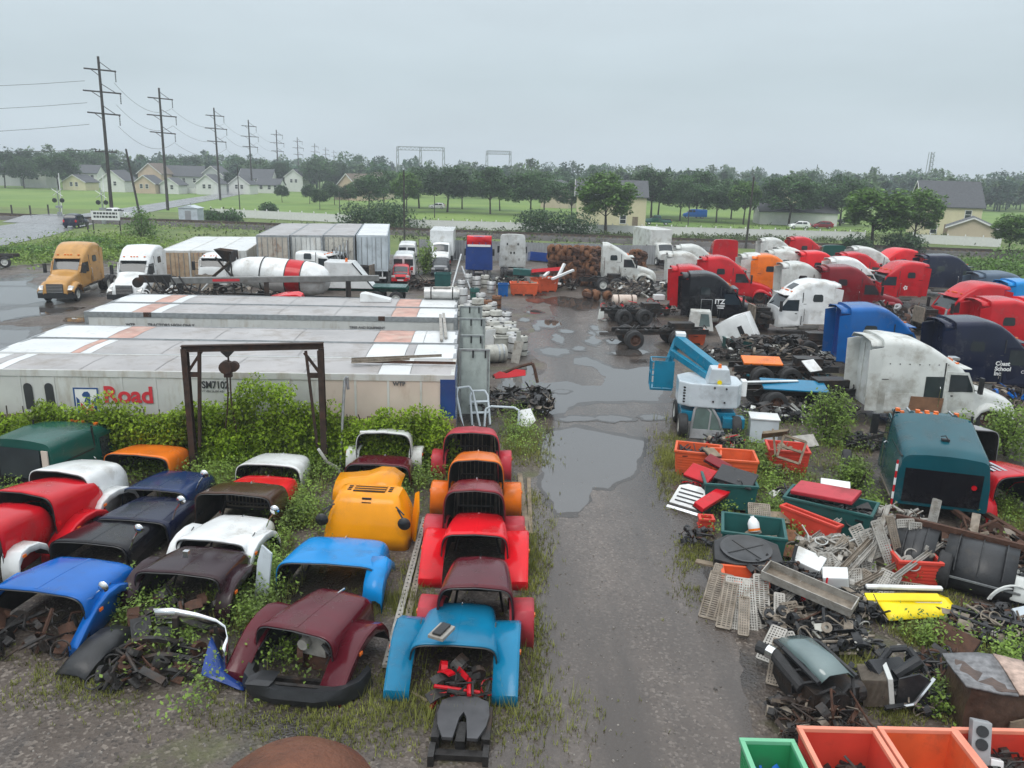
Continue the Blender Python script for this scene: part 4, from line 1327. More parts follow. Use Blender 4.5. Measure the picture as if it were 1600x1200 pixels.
# ---------- hoods lying in rows
def hood(label, px, py, rz, col, W=1.5, Wf=2.4, h=1.15, L=1.95, fender='round', nose=0.62, ridge=True, grille=True, inner=None, group=None, z=0.0, flat=0.22, skirt=0.1, fcol=None, tilt=None, scale=1.0, ornament=True, bars=9):
    p = G(px, py)
    t = thing('truck_hood', label, 'hood', (p.x, p.y, z), rz, group, tilt, scale)
    m = P[col]
    mats = [m, P[inner] if inner else M_INNER]
    rings = []
    N = 12
    for i in range(N + 1):
        q = i / N
        y = L * q
        w = W * (1 - (1 - nose) * q ** 1.2) / 2
        top = h * (1 - .10 * q - .10 * q ** 3)
        bot = skirt + .12 * q
        if q > .9:
            top -= h * .10 * ((q - .9) / .1) ** 2
        rg_ = []
        for k in range(19):
            a = PI * k / 18
            cx, sz = math.cos(a), math.sin(a)
            e = flat
            x = -w * math.copysign(abs(cx) ** e, cx)
            zz = bot + (top - bot) * abs(sz) ** e + .05 * h * (1 - abs(x / max(w, .01)) ** 2) * (abs(sz) ** e)
            rg_.append((x * (1.0 + .06 * (1 - abs(sz) ** e)), y, zz))
        rings.append(rg_)
    mb = MB(); mb.raw = True
    mb.loft(rings, False)
    mb.build('shell', mats, t, 32, solid=-.03)
    for sd in (-1, 1):
        k_ = MB(); xx = W / 2 * (1 - (1 - nose) * .12 ** 1.2) * 1.01; k_.box(sd * xx - .02, .12, h * .45, sd * xx + .02, .30, h * .52); k_.build('latch', M_DARK, t)
        k_ = MB(); k_.bar((sd * W * .33, L * .06, h * .995 + .03), (sd * W * .33 * (nose + .1), L * .88, h * .87 + .02), .018, .012); k_.build('crease', m, t)
    np_ = MB(); np_.raw = True; np_.add([(x * .985, y - .02, zz) for x, y, zz in rings[-1]], [tuple(range(19))]); np_.build('added_nose_panel', [m, M_INNER], t, solid=.02)  # added dark-backed panel closing the nose so the hood interior reads dark
    if ridge:
        r_ = MB(); r_.loft([[(-.055, y, z0 - .02), (-.035, y, z0 + .035), (.035, y, z0 + .035), (.055, y, z0 - .02)] for y, z0 in [(L * q, h * (1 - .10 * q - .10 * q ** 3) + .05 * h) for q in (.04, .2, .4, .6, .8, .9)]], False)
        r_.build('ridge', m, t, 40)
    if Wf:
        for sd in (-1, 1):
            fm = MB()
            path = {'round': [(-.22, .08), (-.20, .35), (-.10, .60), (.08, .78), (.35, .88), (.70, .90), (1.05, .84), (1.32, .68), (1.48, .42), (1.52, .2)],
                    'slab': [(-.50, .0), (-.48, .22), (-.10, .52), (.25, .74), (.6, .84), (.95, .84), (1.3, .70), (1.5, .45), (1.55, .2)],
                    'tall': [(-.05, .06), (-.04, .45), (.0, .66), (.10, .80), (.32, .86), (.62, .82), (.85, .66), (.95, .35)]}[fender]
            rg_ = []
            for y, z0 in path:
                xi = W / 2 * (1 - (1 - nose) * max(0, y / L) ** 1.2) - .05
                xo = Wf / 2
                rg_.append([(sd * xi, y, z0 * .97), (sd * (xo - .05), y, z0), (sd * (xo - .012), y, z0 - .028), (sd * xo, y, z0 - .17)])
            fm.raw = sd < 0
            fm.loft([r[::-1] for r in rg_] if sd < 0 else rg_, False)
            fo = fm.build('fender', [P[fcol] if fcol else m, M_INNER], t, 28, solid=.03)
            k_ = MB(); yy, zz = path[3]; k_.box(sd * (Wf / 2 - .02), yy, zz - .14, sd * (Wf / 2 + .015), yy + .10, zz - .08); k_.build('marker_lamp', M_AMBER, fo)
            k_ = MB(); k_.bar((sd * (xi + .12), path[2][0], path[2][1] + .012), (sd * (xi + .12), path[5][0], path[5][1] + .012), .02, .012); k_.build('seam', M_DARK, fo)
    if grille:
        g = MB()
        w = W * nose * .92; z0, z1 = skirt + .2, h * .74
        y = L - .03
        for a in ((-w / 2, z0, w / 2, z0 + .05), (-w / 2, z1 - .05, w / 2, z1), (-w / 2, z0, -w / 2 + .05, z1), (w / 2 - .05, z0, w / 2, z1)):
            g.box(a[0], y - .03, a[1], a[2], y + .03, a[3])
        go = g.build('grille', M_ALUD, t)
        g = MB()
        for k in range(bars):
            x = -w / 2 + w * (k + .5) / bars
            g.box(x - .014, y - .02, z0 + .05, x + .014, y + .02, z1 - .05)
        g.build('grille_bar', M_ALUD, go)
        # bracing seen through the open rear
        g = MB(); g.tube([(-W * .36, L * .55, skirt + .1), (-W * .30, L * .6, h * .55), (W * .30, L * .6, h * .55), (W * .36, L * .55, skirt + .1)], .03, 6); g.build('brace', M_GREASE, t)
    if ornament:
        g = MB(); g.cyl((0, L * .9, h * .84), (0, L * .9, h * .84 + .1), .03, .015, 6); g.bar((0, L * .84, h * .94), (0, L * .98, h * .9), .03); g.build('ornament', M_CHROME, t)
    # cut rear rim trim
    g = MB(); g.raw = False
    r0 = [(x * .985, -.012, zz - .006) for x, y, zz in rings[0]]
    g.tube(r0[::3] if False else r0, .014, 4); g.build('rear_trim', M_DARK, t)
    return t


def mirror(parent, x, y, z, s=1.0, flip=1):
    g = MB(); g.tube([(x, y, z), (x + .12 * flip, y, z + .25 * s), (x + .25 * flip, y, z + .42 * s)], .02, 6); o = g.build('mirror_arm', M_CHROME, parent)
    g = MB(); g.lathe([(0.001, .05), (.09, .04), (.12, 0), (.09, -.03), (.001, -.035)], 14, Matrix.Translation((x + .28 * flip, y, z + .5 * s)) @ Matrix.Rotation(PI / 2, 4, 'X')); g.build('mirror_head', M_CHROME, o, 60)


# ---------- box trailers
def trailer(label, loc, rz, L, W, H, side, roof, z0=0.0, wheels=None, ribs=14, roofsecs=None, doors=None, name='box_trailer', group=None, rail=None, sidecols=None, gap=.0):
    """local x along the length from 0, near side at y=0, y grows away"""
    t = thing(name, label, 'trailer', loc, rz, group)
    rail = rail or M_STEEL
    # core just inside the skin
    mb = MB(); mb.box(.04, .04, z0 + .02, L - .04, W - .04, z0 + H - .03); mb.build('core', side, t)
    st = L / ribs
    pm = MB(); pm.box(.035, 0, z0 + .22, st - .035, .035, z0 + H - .2)
    meshes = {}
    rm = MB(); rm.box(-.035, -.018, z0 + .22, .035, .036, z0 + H - .2); rm = rm.mesh('rib', rail if rail is side else side)
    for yy, flip in ((0, 1), (W, -1)):
        for k in range(ribs):
            sm = side
            if sidecols:
                for a, b, mm in sidecols:
                    if a <= k < b: sm = mm
            if sm.name not in meshes:
                meshes[sm.name] = pm.mesh('side_panel', sm)
            share(meshes[sm.name], 'side_panel', t, (k * st, yy, 0), scale=(1, flip, 1))
            if k:
                share(rm, 'rib', t, (k * st, yy, 0), scale=(1, flip, 1))
        r_ = MB(); r_.box(0, yy - .03 if flip > 0 else yy - .05, z0 + H - .2, L, yy + .05 if flip > 0 else yy + .03, z0 + H + .012); r_.box(0, yy - .03 if flip > 0 else yy - .05, z0, L, yy + .05 if flip > 0 else yy + .03, z0 + .22)
        r_.build('side_rail', rail, t)
    # roof sheets
    secs = roofsecs or [(0, 1, roof)]
    for a, b, mm in secs:
        n = max(1, round((b - a) * L / 2.7))
        w = (b - a) * L / n
        qm = MB(); qm.loft([[(x, .06, z0 + H - .01 + dz), (x, W / 2, z0 + H + .025 + dz), (x, W - .06, z0 + H - .01 + dz)] for x, dz in ((.012, 0), (w * .5, .008), (w - .012, 0))], False)
        me = qm.mesh('roof_sheet', mm, 40)
        for k in range(n):
            share(me, 'roof_sheet', t, (a * L + k * w, 0, 0))
    # end frames
    for x, s in ((0, 1), (L, -1)):
        c = MB()
        for yy in (-.02, W - .1):
            c.box(x - .03 if s > 0 else x - .12, yy, z0, x + .12 if s > 0 else x + .03, yy + .12, z0 + H + .02)
        c.box(x - .02 if s > 0 else x - .1, .1, z0 + H - .14, x + .1 if s > 0 else x + .02, W - .1, z0 + H + .014); c.box(x - .02 if s > 0 else x - .1, .1, z0, x + .1 if s > 0 else x + .02, W - .1, z0 + .2)
        c.build('end_frame', rail, t)
    if doors:
        dm, x = doors
        s = -1 if x == 0 else 1
        X = 0 if x == 0 else L
        for k in (0, 1):
            d = MB(); d.box(X + s * .0, .12 + k * (W / 2 - .1), z0 + .2, X + s * .05, W / 2 - .012 + k * (W / 2 - .1), z0 + H - .15)
            do = d.build('door', dm, t)
            d = MB()
            for q in (.35, .75):
                yy = .12 + k * (W / 2 - .1) + q * (W / 2 - .13); d.cyl((X + s * .08, yy, z0 + .22), (X + s * .08, yy, z0 + H - .17), .022, None, 6)
            d.build('lock_bar', M_STEEL, do)
    if wheels:
        fr = MB()
        for yy in (W * .3, W * .7):
            fr.box(.3, yy - .06, z0 - .25, L - .3, yy + .06, z0)
        fr.build('underframe', M_GREASE, t)
        for x in wheels:
            for yy in (.2, .5, W - .5, W - .2):
                wheel(t, x, yy, rimc='white')
        bb = MB(); bx = .1 if wheels[0] < L / 2 else L - .2
        bb.box(bx, .15, .5, bx + .1, W - .15, .65); bb.box(bx, .4, .6, bx + .08, .5, z0); bb.box(bx, W - .5, .6, bx + .08, W - .4, z0); bb.build('bumper_bar', M_TEXT_WHITE, t)
    return t


# ---------- small road vehicles
CARS = {
    'suv': ([(0, .95, .86, .35), (.08, 1.25, .88, .32), (.35, 1.68, .88, .3), (1.9, 1.74, .88, .3), (2.6, 1.62, .86, .3), (3.3, 1.06, .86, .3), (4.3, .96, .84, .3), (4.55, .72, .80, .32)], (2.62, 3.25), (.12, .42), .72, (.85, 3.65), .36),
    'hatch': ([(0, .8, .80, .3), (.1, 1.05, .82, .28), (.55, 1.40, .82, .26), (1.8, 1.46, .82, .26), (2.4, 1.34, .81, .26), (3.1, .92, .82, .26), (3.8, .80, .80, .27), (4.05, .55, .76, .3)], (2.4, 3.05), (.14, .5), .6, (.75, 3.2), .3),
    'van': ([(0, 1.9, .95, .4), (.1, 2.05, .98, .38), (3.4, 2.08, .98, .36), (3.9, 1.95, .96, .36), (4.6, 1.25, .95, .36), (5.3, 1.08, .92, .38), (5.45, .8, .88, .4)], (3.95, 4.55), (.0, .1), 1.1, (1.1, 4.6), .37),
    'pickup': ([(0, 1.0, .95, .5), (.05, 1.05, .95, .45), (2.0, 1.08, .95, .45), (2.1, 1.8, .92, .45), (3.3, 1.84, .92, .45), (3.9, 1.2, .94, .45), (5.2, 1.08, .92, .45), (5.4, .8, .9, .5)], (3.35, 3.85), (2.02, 2.1), 1.1, (1.1, 4.4), .4),
}


def car(label, px, py, rz, col, kind='suv', name='car', cat='car', bonnet=None, back=False, rear_glass=2, scale=1.0):
    st, ws, bw, belt, wx, r = CARS[kind]
    L = st[-1][0]
    p = G(px, py)
    c, s_ = math.cos(rz), math.sin(rz)
    t = thing(name, label, cat, (p.x - c * L / 2 * scale, p.y - s_ * L / 2 * scale, 0), rz, scale=scale)
    B = Body(st, .2, .86, .09, .03)
    B.shell().build('body', P[col], t, 40)
    B.patch(ws[0], ws[1], 6, 12, .012).build('windshield', M_GLASS, t, 60)
    if kind != 'van':
        B.patch(bw[0], bw[1], 6, 12, .012).build('rear_window', M_GLASS, t, 60)
    else:
        for yy in (-.45, .45):
            q = MB(); q.box(-.012, yy - .36, 1.15, .02, yy + .36, 1.7); q.build('rear_window', M_GLASS, t)
    z0 = belt + .30
    roof = max(q[1] for q in st)
    x0 = {'suv': .5, 'hatch': .65, 'van': 2.7, 'pickup': 2.25}[kind]
    for sd in (-1, 1):
        for a, b in ((x0, (x0 + ws[0]) / 2 - .05), ((x0 + ws[0]) / 2 + .05, ws[0] + .1)):
            q = B.sidepanel([(a, z0), (b + (.25 if b > ws[0] else 0), z0), (b - (.02 if b > ws[0] else 0), roof - .2), (a + .1, roof - .17)], sd, .012)
            q.build('side_window', M_GLASS, t)
        for x in wx:
            wheel(t, x, sd * (.80 if kind != 'hatch' else .74), r, r, .22, 'alu')
        hl = MB(); hl.box(L - .22, sd * .45, .62, L - .04, sd * .76, .78); hl.build('headlight', M_LENS, t, None, .02)
        tl_ = MB(); tl_.box(-.015, sd * .62, .78, .06, sd * .8, 1.05); tl_.build('tail_light', P['brightred'], t)
        mi = MB(); mi.box(ws[1] - .25, sd * .86, z0, ws[1] - .12, sd * 1.02, z0 + .14); mi.build('mirror', M_DARK, t, None, .02)
    g = MB(); g.box(L - .08, -.4, .5, L + .012, .4, .66); g.build('grille', M_DARK, t)
    g = MB(); g.box(L - .1, -.25, .34, L + .014, .25, .44); g.build('plate', M_TEXT_WHITE, t)
    if bonnet:
        B.patch(ws[1] + .1, L - .35, 6, 12, .01).build('bonnet', P[bonnet], t, 50)
    if kind == 'pickup':
        q = MB(); q.box(.1, -.78, 1.085, 1.95, .78, 1.12); q.build('load_bed', M_HOLE, t)
    return t


# ---------- containers, planks, steps, junk
def bin_box(label, px, py, rz, w, d, h, m, ribs=True, z=0.0, tilt=None, group=None, name='storage_bin', taper=.92, content=None, p=None, rim=None, fill=0.72):
    p = p if p is not None else G(px, py)
    t = thing(name, label, 'bin', (p[0], p[1], z), rz, group, tilt)
    x, y = w / 2, d / 2
    mb = MB(); mb.raw = False
    th = .045
    def rect(k, zz, o=0.0):
        return [(-x * k + o, -y * k + o, zz), (x * k - o, -y * k + o, zz), (x * k - o, y * k - o, zz), (-x * k + o, y * k - o, zz)]
    mb.loft([rect(taper, .1), rect(1, h), rect(1, h, th), rect(taper, .16, th)], True, True, True)
    mb.build('tub', m, t)
    r_ = MB()
    for a, b in (((-x - .03, -y - .03), (x + .03, -y + .05)), ((-x - .03, y - .05), (x + .03, y + .03)), ((-x - .03, -y + .05), (-x + .05, y - .05)), ((x - .05, -y + .05), (x + .03, y - .05))):
        r_.box(a[0], a[1], h - .05, b[0], b[1], h + .025)
    r_.build('rim', rim or m, t, None, .012)
    f = MB()
    for sx in (-1, 0, 1):
        f.box(sx * x * .75 - .08, -y * taper, 0, sx * x * .75 + .08, y * taper, .11)
    f.build('skid', m, t)
    if ribs:
        n = max(3, int(h / .13))
        for k in range(n):
            zz = .2 + (h - .32) * k / n
            kk = taper + (1 - taper) * (zz - .1) / (h - .1)
            q = MB(); q.box(-x * kk + .06, -y * kk - .014, zz, x * kk - .06, -y * kk + .01, zz + .045); q.box(-x * kk - .014, -y * kk + .06, zz, -x * kk + .01, y * kk - .06, zz + .045)
            q.box(x * kk - .01, -y * kk + .06, zz, x * kk + .014, y * kk - .06, zz + .045)
            q.build('side_rib', m, t)
    if content:
        scrap_heap_mesh(content[0], content[1], x * .82, y * .82, h * fill, h * .35, content[2]).build('scrap_load', content[3], t)['kind'] = 'stuff'
    return t


def scrap_heap_mesh(seed, n, rx, ry, z0, amp, size):
    """tangle of small pipes, plates and hoses"""
    rg = random.Random(seed)
    mb = MB()
    for _ in range(n):
        x, y = rg.uniform(-1, 1), rg.uniform(-1, 1)
        z = z0 + amp * (1 - .5 * (x * x + y * y)) * rg.uniform(-.4, .6)
        c = Vector((x * rx, y * ry, max(.03, z)))
        d = Vector((rg.gauss(0, 1), rg.gauss(0, 1), rg.gauss(0, .4))).normalized() * size * rg.uniform(.4, 1.3)
        k = rg.random()
        e0, e1 = c - d, c + d
        lim = lambda v: Vector((max(-rx, min(rx, v.x)), max(-ry, min(ry, v.y)), max(.02, v.z)))
        e0, e1 = lim(e0), lim(e1)
        if (e1 - e0).length < .05: continue
        if rg.random() < .16:
            w_ = size * rg.uniform(.25, .6); q_ = Matrix.Translation(c) @ Matrix.Rotation(rg.uniform(-.9, .9), 4, 'X') @ Matrix.Rotation(rg.uniform(0, 6), 4, 'Z')
            mb.loft([[(x * w_, y * w_ * .6, .25 * w_ * (1 - x * x) + t_) for x in (-1, -.5, 0, .5, 1)] for y, t_ in ((-1, 0), (1, 0), (1, .03), (-1, .03), (-1, 0))], False, M=q_)
        elif rg.random() < .1:
            q_ = Matrix.Translation(c) @ Matrix.Rotation(rg.uniform(0, 3), 4, 'X')
            mb.tube([q_ @ Vector((size * .45 * math.cos(a), size * .45 * math.sin(a), .02 * a)) for a in [j * .5 for j in range(13)]], size * .045, 5)
        elif k < .4:
            mb.cyl(e0, e1, size * rg.uniform(.03, .13), None, 7)
        elif k < .7:
            mb.bar(e0, e1, size * rg.uniform(.05, .42), size * rg.uniform(.02, .10), (rg.uniform(-1, 1), rg.uniform(-1, 1), rg.uniform(-1, 1)))
        elif k < .85:
            m_ = (e0 + e1) / 2 + Vector((rg.uniform(-1, 1), rg.uniform(-1, 1), rg.uniform(0, 1))) * size * .5
            mb.tube([e0, e0.lerp(m_, .6), m_, e1.lerp(m_, .6), e1], size * .06, 5)
        else:
            mb.lathe([(size * .15, -.05), (size * .4, -.06), (size * .42, .06), (size * .15, .05)], 10, Matrix.Translation(c) @ Matrix.Rotation(rg.uniform(0, 3), 4, 'X') @ Matrix.Rotation(rg.uniform(0, 3), 4, 'Y'))
    return mb


def scrap(name, label, px, py, rx, ry, h, n, size, mats, seed, rz=0.0):
    """countless tangled pieces: one heap, several kinds of stuff in it"""
    p = G(px, py)
    t = thing(name, label, 'scrap', p, rz)
    names = ['tangled_parts', 'rusty_parts', 'pale_parts', 'coloured_parts']
    for k, m in enumerate(mats):
        o = scrap_heap_mesh(seed * 10 + k, max(6, int(n / (k * 1.6 + 1))), rx, ry, h * .45, h, size).build(names[k], m, t)
        o['kind'] = 'stuff'
    return t


def step_plate(label, px, py, w, l, rz, tilt, z, m, style='slot', group=None, p=None, name='step_plate', depth=.06):
    """perforated metal truck step: real holes between slats"""
    p = p if p is not None else G(px, py)
    t = thing(name, label, 'step', (p[0], p[1], z), rz, group, tilt)
    mb = MB()
    for a in (-1, 1):
        mb.box(a * w / 2 - .018, -l / 2, -depth, a * w / 2 + .018, l / 2, .012)
        mb.box(-w / 2, a * l / 2 - .018, -depth, w / 2, a * l / 2 + .018, .01)
    mb.build('frame', m, t)
    mb = MB()
    if style == 'slot':
        n = max(6, int(l / .05))
        for k in range(n):
            y = -l / 2 + l * (k + .5) / n
            mb.box(-w / 2, y - l / n * .30, -.012, w / 2, y + l / n * .30, .004)
        for x in (-w / 6, w / 6):
            mb.box(x - .015, -l / 2, -.014, x + .015, l / 2, .006)
    else:
        n = max(6, int(l / .06)); q = max(4, int(w / .05))
        for k in range(n + 1):
            y = -l / 2 + l * k / n
            mb.box(-w / 2, y - .016, -.012, w / 2, y + .016, .003)
        for k in range(q + 1):
            x = -w / 2 + w * k / q
            mb.box(x - .014, -l / 2, -.014, x + .014, l / 2, .005)
    mb.build('tread', m, t)
    return t


def plank(label, a, b, w, th, m, name='plank', cat='plank', group=None, z0=.03, z1=.03):
    A = G(*a); B_ = G(*b)
    A.z, B_.z = z0, z1
    mb = MB(); mid = (A + B_) / 2
    mb.bar(A - mid, B_ - mid, w, th)
    return tag(mb.build(name, m, loc=mid, bevel=.004), label, cat, group)


def panel(label, px, py, pts, thick, m, rz=0, tilt=None, z=0.0, name='body_panel', cat='panel', group=None, edge=.01, p=None):
    """curved or bent sheet part: outline in local x,z extruded through y"""
    p = p if p is not None else G(px, py)
    mb = MB(); mb.prism(pts, 0, thick, 'y')
    o = mb.build(name, m, loc=(p[0], p[1], z), bevel=edge)
    o.rotation_euler = (tilt[0], tilt[1], rz) if tilt else (0, 0, rz)
    return tag(o, label, cat, group)
# ================================================================== LEFT OF THE LANE
RZT = R(2.6)
def tr_origin(px, py, h, L, rz=RZT):
    q = G(px, py, h)
    return (q.x - L * math.cos(rz), q.y - L * math.sin(rz), 0)


TL = 16.4
M_TEXT_GREY = mat('grey_lettering', (0.10, 0.10, 0.105), .6, var=.3, scale=20)
M_BLUEPOST = paint('bluepost', (0.02, 0.06, 0.20), 0.3)
roofA = [(0, .05, M_ROOFW), (.05, .075, M_ROOF), (.075, .10, M_ROOFW), (.10, .845, M_ROOF), (.845, .91, M_ROOFW), (.91, 1, M_ROOF)]
roofB = [(0, .16, M_ROOFW), (.16, .18, M_ROOFR), (.18, .205, M_ROOFW), (.205, .80, M_ROOF), (.80, .885, M_ROOFW), (.885, .905, M_ROOF), (.905, 1, M_ROOFW)]
roofC = [(0, .17, M_ROOFW), (.17, .23, M_ROOFR), (.23, .80, M_ROOF), (.80, .89, M_ROOFR), (.89, .92, M_ROOFW), (.92, 1, M_ROOFW)]
roofD = [(0, .12, M_ROOFW), (.12, .17, M_ROOFR), (.17, .20, M_ROOFW), (.20, .82, M_ROOF), (.82, .89, M_ROOFR), (.89, 1, M_ROOFW)]
t1 = trailer('white box trailer with red lettering behind the hedge, nearest of the stacked row', tr_origin(709, 587, 2.85, TL), RZT, TL, 2.38, 2.85, M_TRAILER, M_ROOF, roofsecs=roofA, ribs=15, rail=M_TRAILER, sidecols=[(11, 15, M_TRAILBEIGE), (0, 1, M_TRAILBEIGE)])
t2 = trailer('grey-roofed box trailer second from the hedge', tr_origin(712, 561, 2.85, TL), RZT, TL, 2.5, 2.85, M_TRAILER, M_ROOF, roofsecs=roofB, ribs=15)
t3 = trailer('grey-roofed box trailer third from the hedge, with pink roof patch', tr_origin(713, 537, 2.85, TL), RZT, TL, 2.55, 2.85, M_TRAILER, M_ROOF, roofsecs=roofC, ribs=15)
t4 = trailer('grey-roofed box trailer with black side stencil, fourth from the hedge', tr_origin(713, 497, 3.05, TL), RZT, TL, 2.55, 3.05, M_TRAILER, M_ROOF, roofsecs=roofD, ribs=15)
t5 = trailer('box trailer farthest from the hedge in the flat row', tr_origin(713, 481, 3.05, TL), RZT, TL, 2.5, 3.05, M_TRAILER, M_ROOF, roofsecs=roofD, ribs=15)
mb = MB(); mb.box(TL - .45, -.045, .0, TL + .05, -.02, 2.72); mb.build('blue_corner_post', M_BLUEPOST, t1)
mb = MB(); mb.box(TL + .03, -.02, 0, TL + .06, 2.2, 2.7); mb.build('blue_end_panel', M_BLUEPOST, t1)
RX = (PI / 2, 0, 0)
def on_t1(px, py):
    """local x,z on the near face of the first trailer"""
    o = Vector(t1.location); d = Vector((math.cos(RZT), math.sin(RZT), 0)); nrm = Vector((-d.y, d.x, 0))
    a, b = G(px, py, 0), Vector((0, 0, CAM_H))
    r_ = a - b
    k = (o - b).dot(nrm) / r_.dot(nrm)
    q = b + r_ * k
    return (q - o).dot(d), q.z


x, z = on_t1(163, 628)
text('Road', .78, M_TEXT_RED, t1, (x, -.03, z), RX, bold=.022)
x0, z1 = on_t1(114, 605); x1, z0 = on_t1(158, 648)
w = x1 - x0
mb = MB(); mb.box(x0, -.028, z0, x1, -.022, z1); em = mb.build('emblem_board', M_TEXT_WHITE, t1)
mb = MB()
for a in ((x0, z1 - .05, x1, z1), (x0, z0, x0 + .05, z1 - .05), (x1 - .05, z0, x1, z1 - .05)):
    mb.box(a[0], -.034, a[1], a[2], -.028, a[3])
mb.prism([(x0 + .10 * w, z0), (x0 + .22 * w, z0), (x0 + .22 * w, z1 - .42), (x0 + .10 * w, z1 - .32)], -.034, -.028, 'y'); mb.prism([(x1 - .22 * w, z0), (x1 - .10 * w, z0), (x1 - .10 * w, z1 - .32), (x1 - .22 * w, z1 - .42)], -.034, -.028, 'y')
cx = (x0 + x1) / 2
mb.prism([(cx - .13, z1 - .24), (cx - .06, z1 - .15), (cx + .06, z1 - .13), (cx + .13, z1 - .22), (cx + .12, z1 - .55), (cx, z1 - .66), (cx - .08, z1 - .5), (cx - .02, z1 - .34), (cx - .12, z1 - .30)], -.034, -.028, 'y')
mb.build('emblem_blue', M_TEXT_BLUE, em)
mb = MB(); mb.prism([(x0 + .25 * w, z0), (x1 - .25 * w, z0), (x1 - .25 * w, z1 - .5), (cx, z1 - .74), (x0 + .25 * w, z1 - .5)], -.033, -.0285, 'y'); mb.build('emblem_red', M_TEXT_RED, em)
for i, (px, py, hh) in enumerate([(43, 600, .85), (76, 600, .8)]):
    x, z = on_t1(px, py)
    mb = MB(); mb.prism([(x + .14 * math.cos(a), z - .1 + .14 * math.sin(a)) for a in [PI * k / 8 for k in range(9)]] + [(x - .12, z - hh), (x + .16, z - hh)], -.03, -.022, 'y'); mb.build('painted_out_mark', M_TEXT_BLACK, t1)
x, z = on_t1(316, 606); text('SM7102', .34, M_TEXT_BLACK, t1, (x, -.03, z), RX, bold=.008, sx=.8)
x, z = on_t1(316, 612); text('LT VEH 26.350 KG', .09, M_TEXT_BLACK, t1, (x, -.03, z), RX)
x, z = on_t1(614, 602); text('WTP', .19, M_TEXT_GREY, t1, (x, -.03, z), RX, bold=.008)
for tt, xs in ((t4, (1.9, 3.1)), (t4, (13.1, 13.1)), (t1, ())):
    for k, xx in enumerate(xs):
        pass
text('TRACTORS HIGH ONLY', .19, M_TEXT_GREY, t4, (2.7, -.03, 2.45), RX, bold=.006)
text('WTP', .18, M_TEXT_GREY, t4, (1.75, -.03, 2.45), RX, bold=.006)
text('TIRES AND EQUIPMENT', .15, M_TEXT_GREY, t4, (11.6, -.03, 2.5), RX, bold=.004)
mb = MB(); mb.box(2.55, -.03, 2.86, 2.9, .02, 3.07); mb.box(12.9, -.03, 2.86, 13.2, .02, 3.07); mb.build('lifting_pocket', M_RUST, t4)
mb = MB(); mb.box(3.1, -.024, 1.6, 6.5, -.019, 2.15); mb.build('faded_stripe', P['slate'], t4)
# long steel angle lying on the near roof
for i, (a, b, m_) in enumerate([((549, 567), (712, 570), M_RUST), ((549, 571), (640, 566), M_ALUD), ((549, 569), (690, 563), M_ALUD)]):
    A, B_ = G(*a, 2.93), G(*b, 2.93); mid = (A + B_) / 2
    mb = MB(); mb.bar(A - mid, B_ - mid, .09, .02); mb.bar(A - mid + Vector((0, .04, .03)), B_ - mid + Vector((0, .04, .03)), .015, .08)
    tag(mb.build('steel_angle', m_, loc=mid + Vector((0, 0, .06 * i + .03))), ['long rusty steel angle lying along the near trailer roof', 'shorter dark steel angle crossing the rusty one on the trailer roof', 'thin dark steel angle behind the others on the trailer roof'][i], 'steel bar')
# open rear doors standing out past the trailer ends
M_DOOR = mat('trailer_door_green', (0.40, 0.45, 0.43), 0.55, var=0.1, dirt=0.5, dirtcol=(0.17, 0.19, 0.18), dscale=2.5, streak=.4)
for tt, yy, wd, z0, z1 in ((t3, -.35, 1.22, .05, 2.72), (t3, 2.3, 1.0, .05, 2.75), (t4, .6, 1.2, .1, 2.95), (t5, 1.2, 1.15, .1, 2.95)):
    mb = MB(); mb.box(TL + .12, yy, z0, TL + .12 + wd, yy + .06, z1); d_ = mb.build('open_door', M_DOOR, tt, None, .008)
    mb = MB()
    for q in (.04, wd - .1):
        mb.box(TL + .12 + q, yy - .025, z0 + .02, TL + .17 + q, yy, z1 - .02)
    mb.box(TL + .12, yy - .02, z1 - .08, TL + .12 + wd, yy - .001, z1); mb.build('door_frame', M_STEEL, d_)
    for q in (.45, .85):
        mb = MB(); mb.box(TL + .12 + wd * q - .03, yy - .04, z1 - .35, TL + .12 + wd * q + .03, yy, z1 - .05); mb.build('hinge', M_DARK, d_)
# posts (folded bars) lying on third trailer's end
for i, (a, b) in enumerate([((688, 492), (690, 532)), ((693, 490), (697, 528))]):
    A, B_ = G(*a, 3.05), G(*b, 2.93); mb = MB(); mb.bar(A, B_, .12, .08)
    tag(mb.build('aluminium_bar', M_ALU), ['broader pale aluminium bar bridging two trailer roofs', 'narrower pale aluminium bar bridging two trailer roofs'][i], 'bar')
# silver tank on the roof of the last trailer
q = G(690, 468, 3.08)
t = thing('roof_tank', 'long silver cylindrical tank lying on the trailer roof end', 'tank', (q.x, q.y + .2, 3.08), RZT)
mb = MB(); mb.cyl((-.9, 0, .3), (.9, 0, .3), .3, None, 18); mb.build('barrel', M_BARE, t, 40)
mb = MB()
for x in (-.55, .55):
    mb.cyl((x - .03, 0, .3), (x + .03, 0, .3), .315, None, 18)
mb.build('strap', M_GREASE, t)
mb = MB(); mb.box(-.45, -.18, .57, .45, .0, .64); mb.build('step_plate', M_ALU, t)

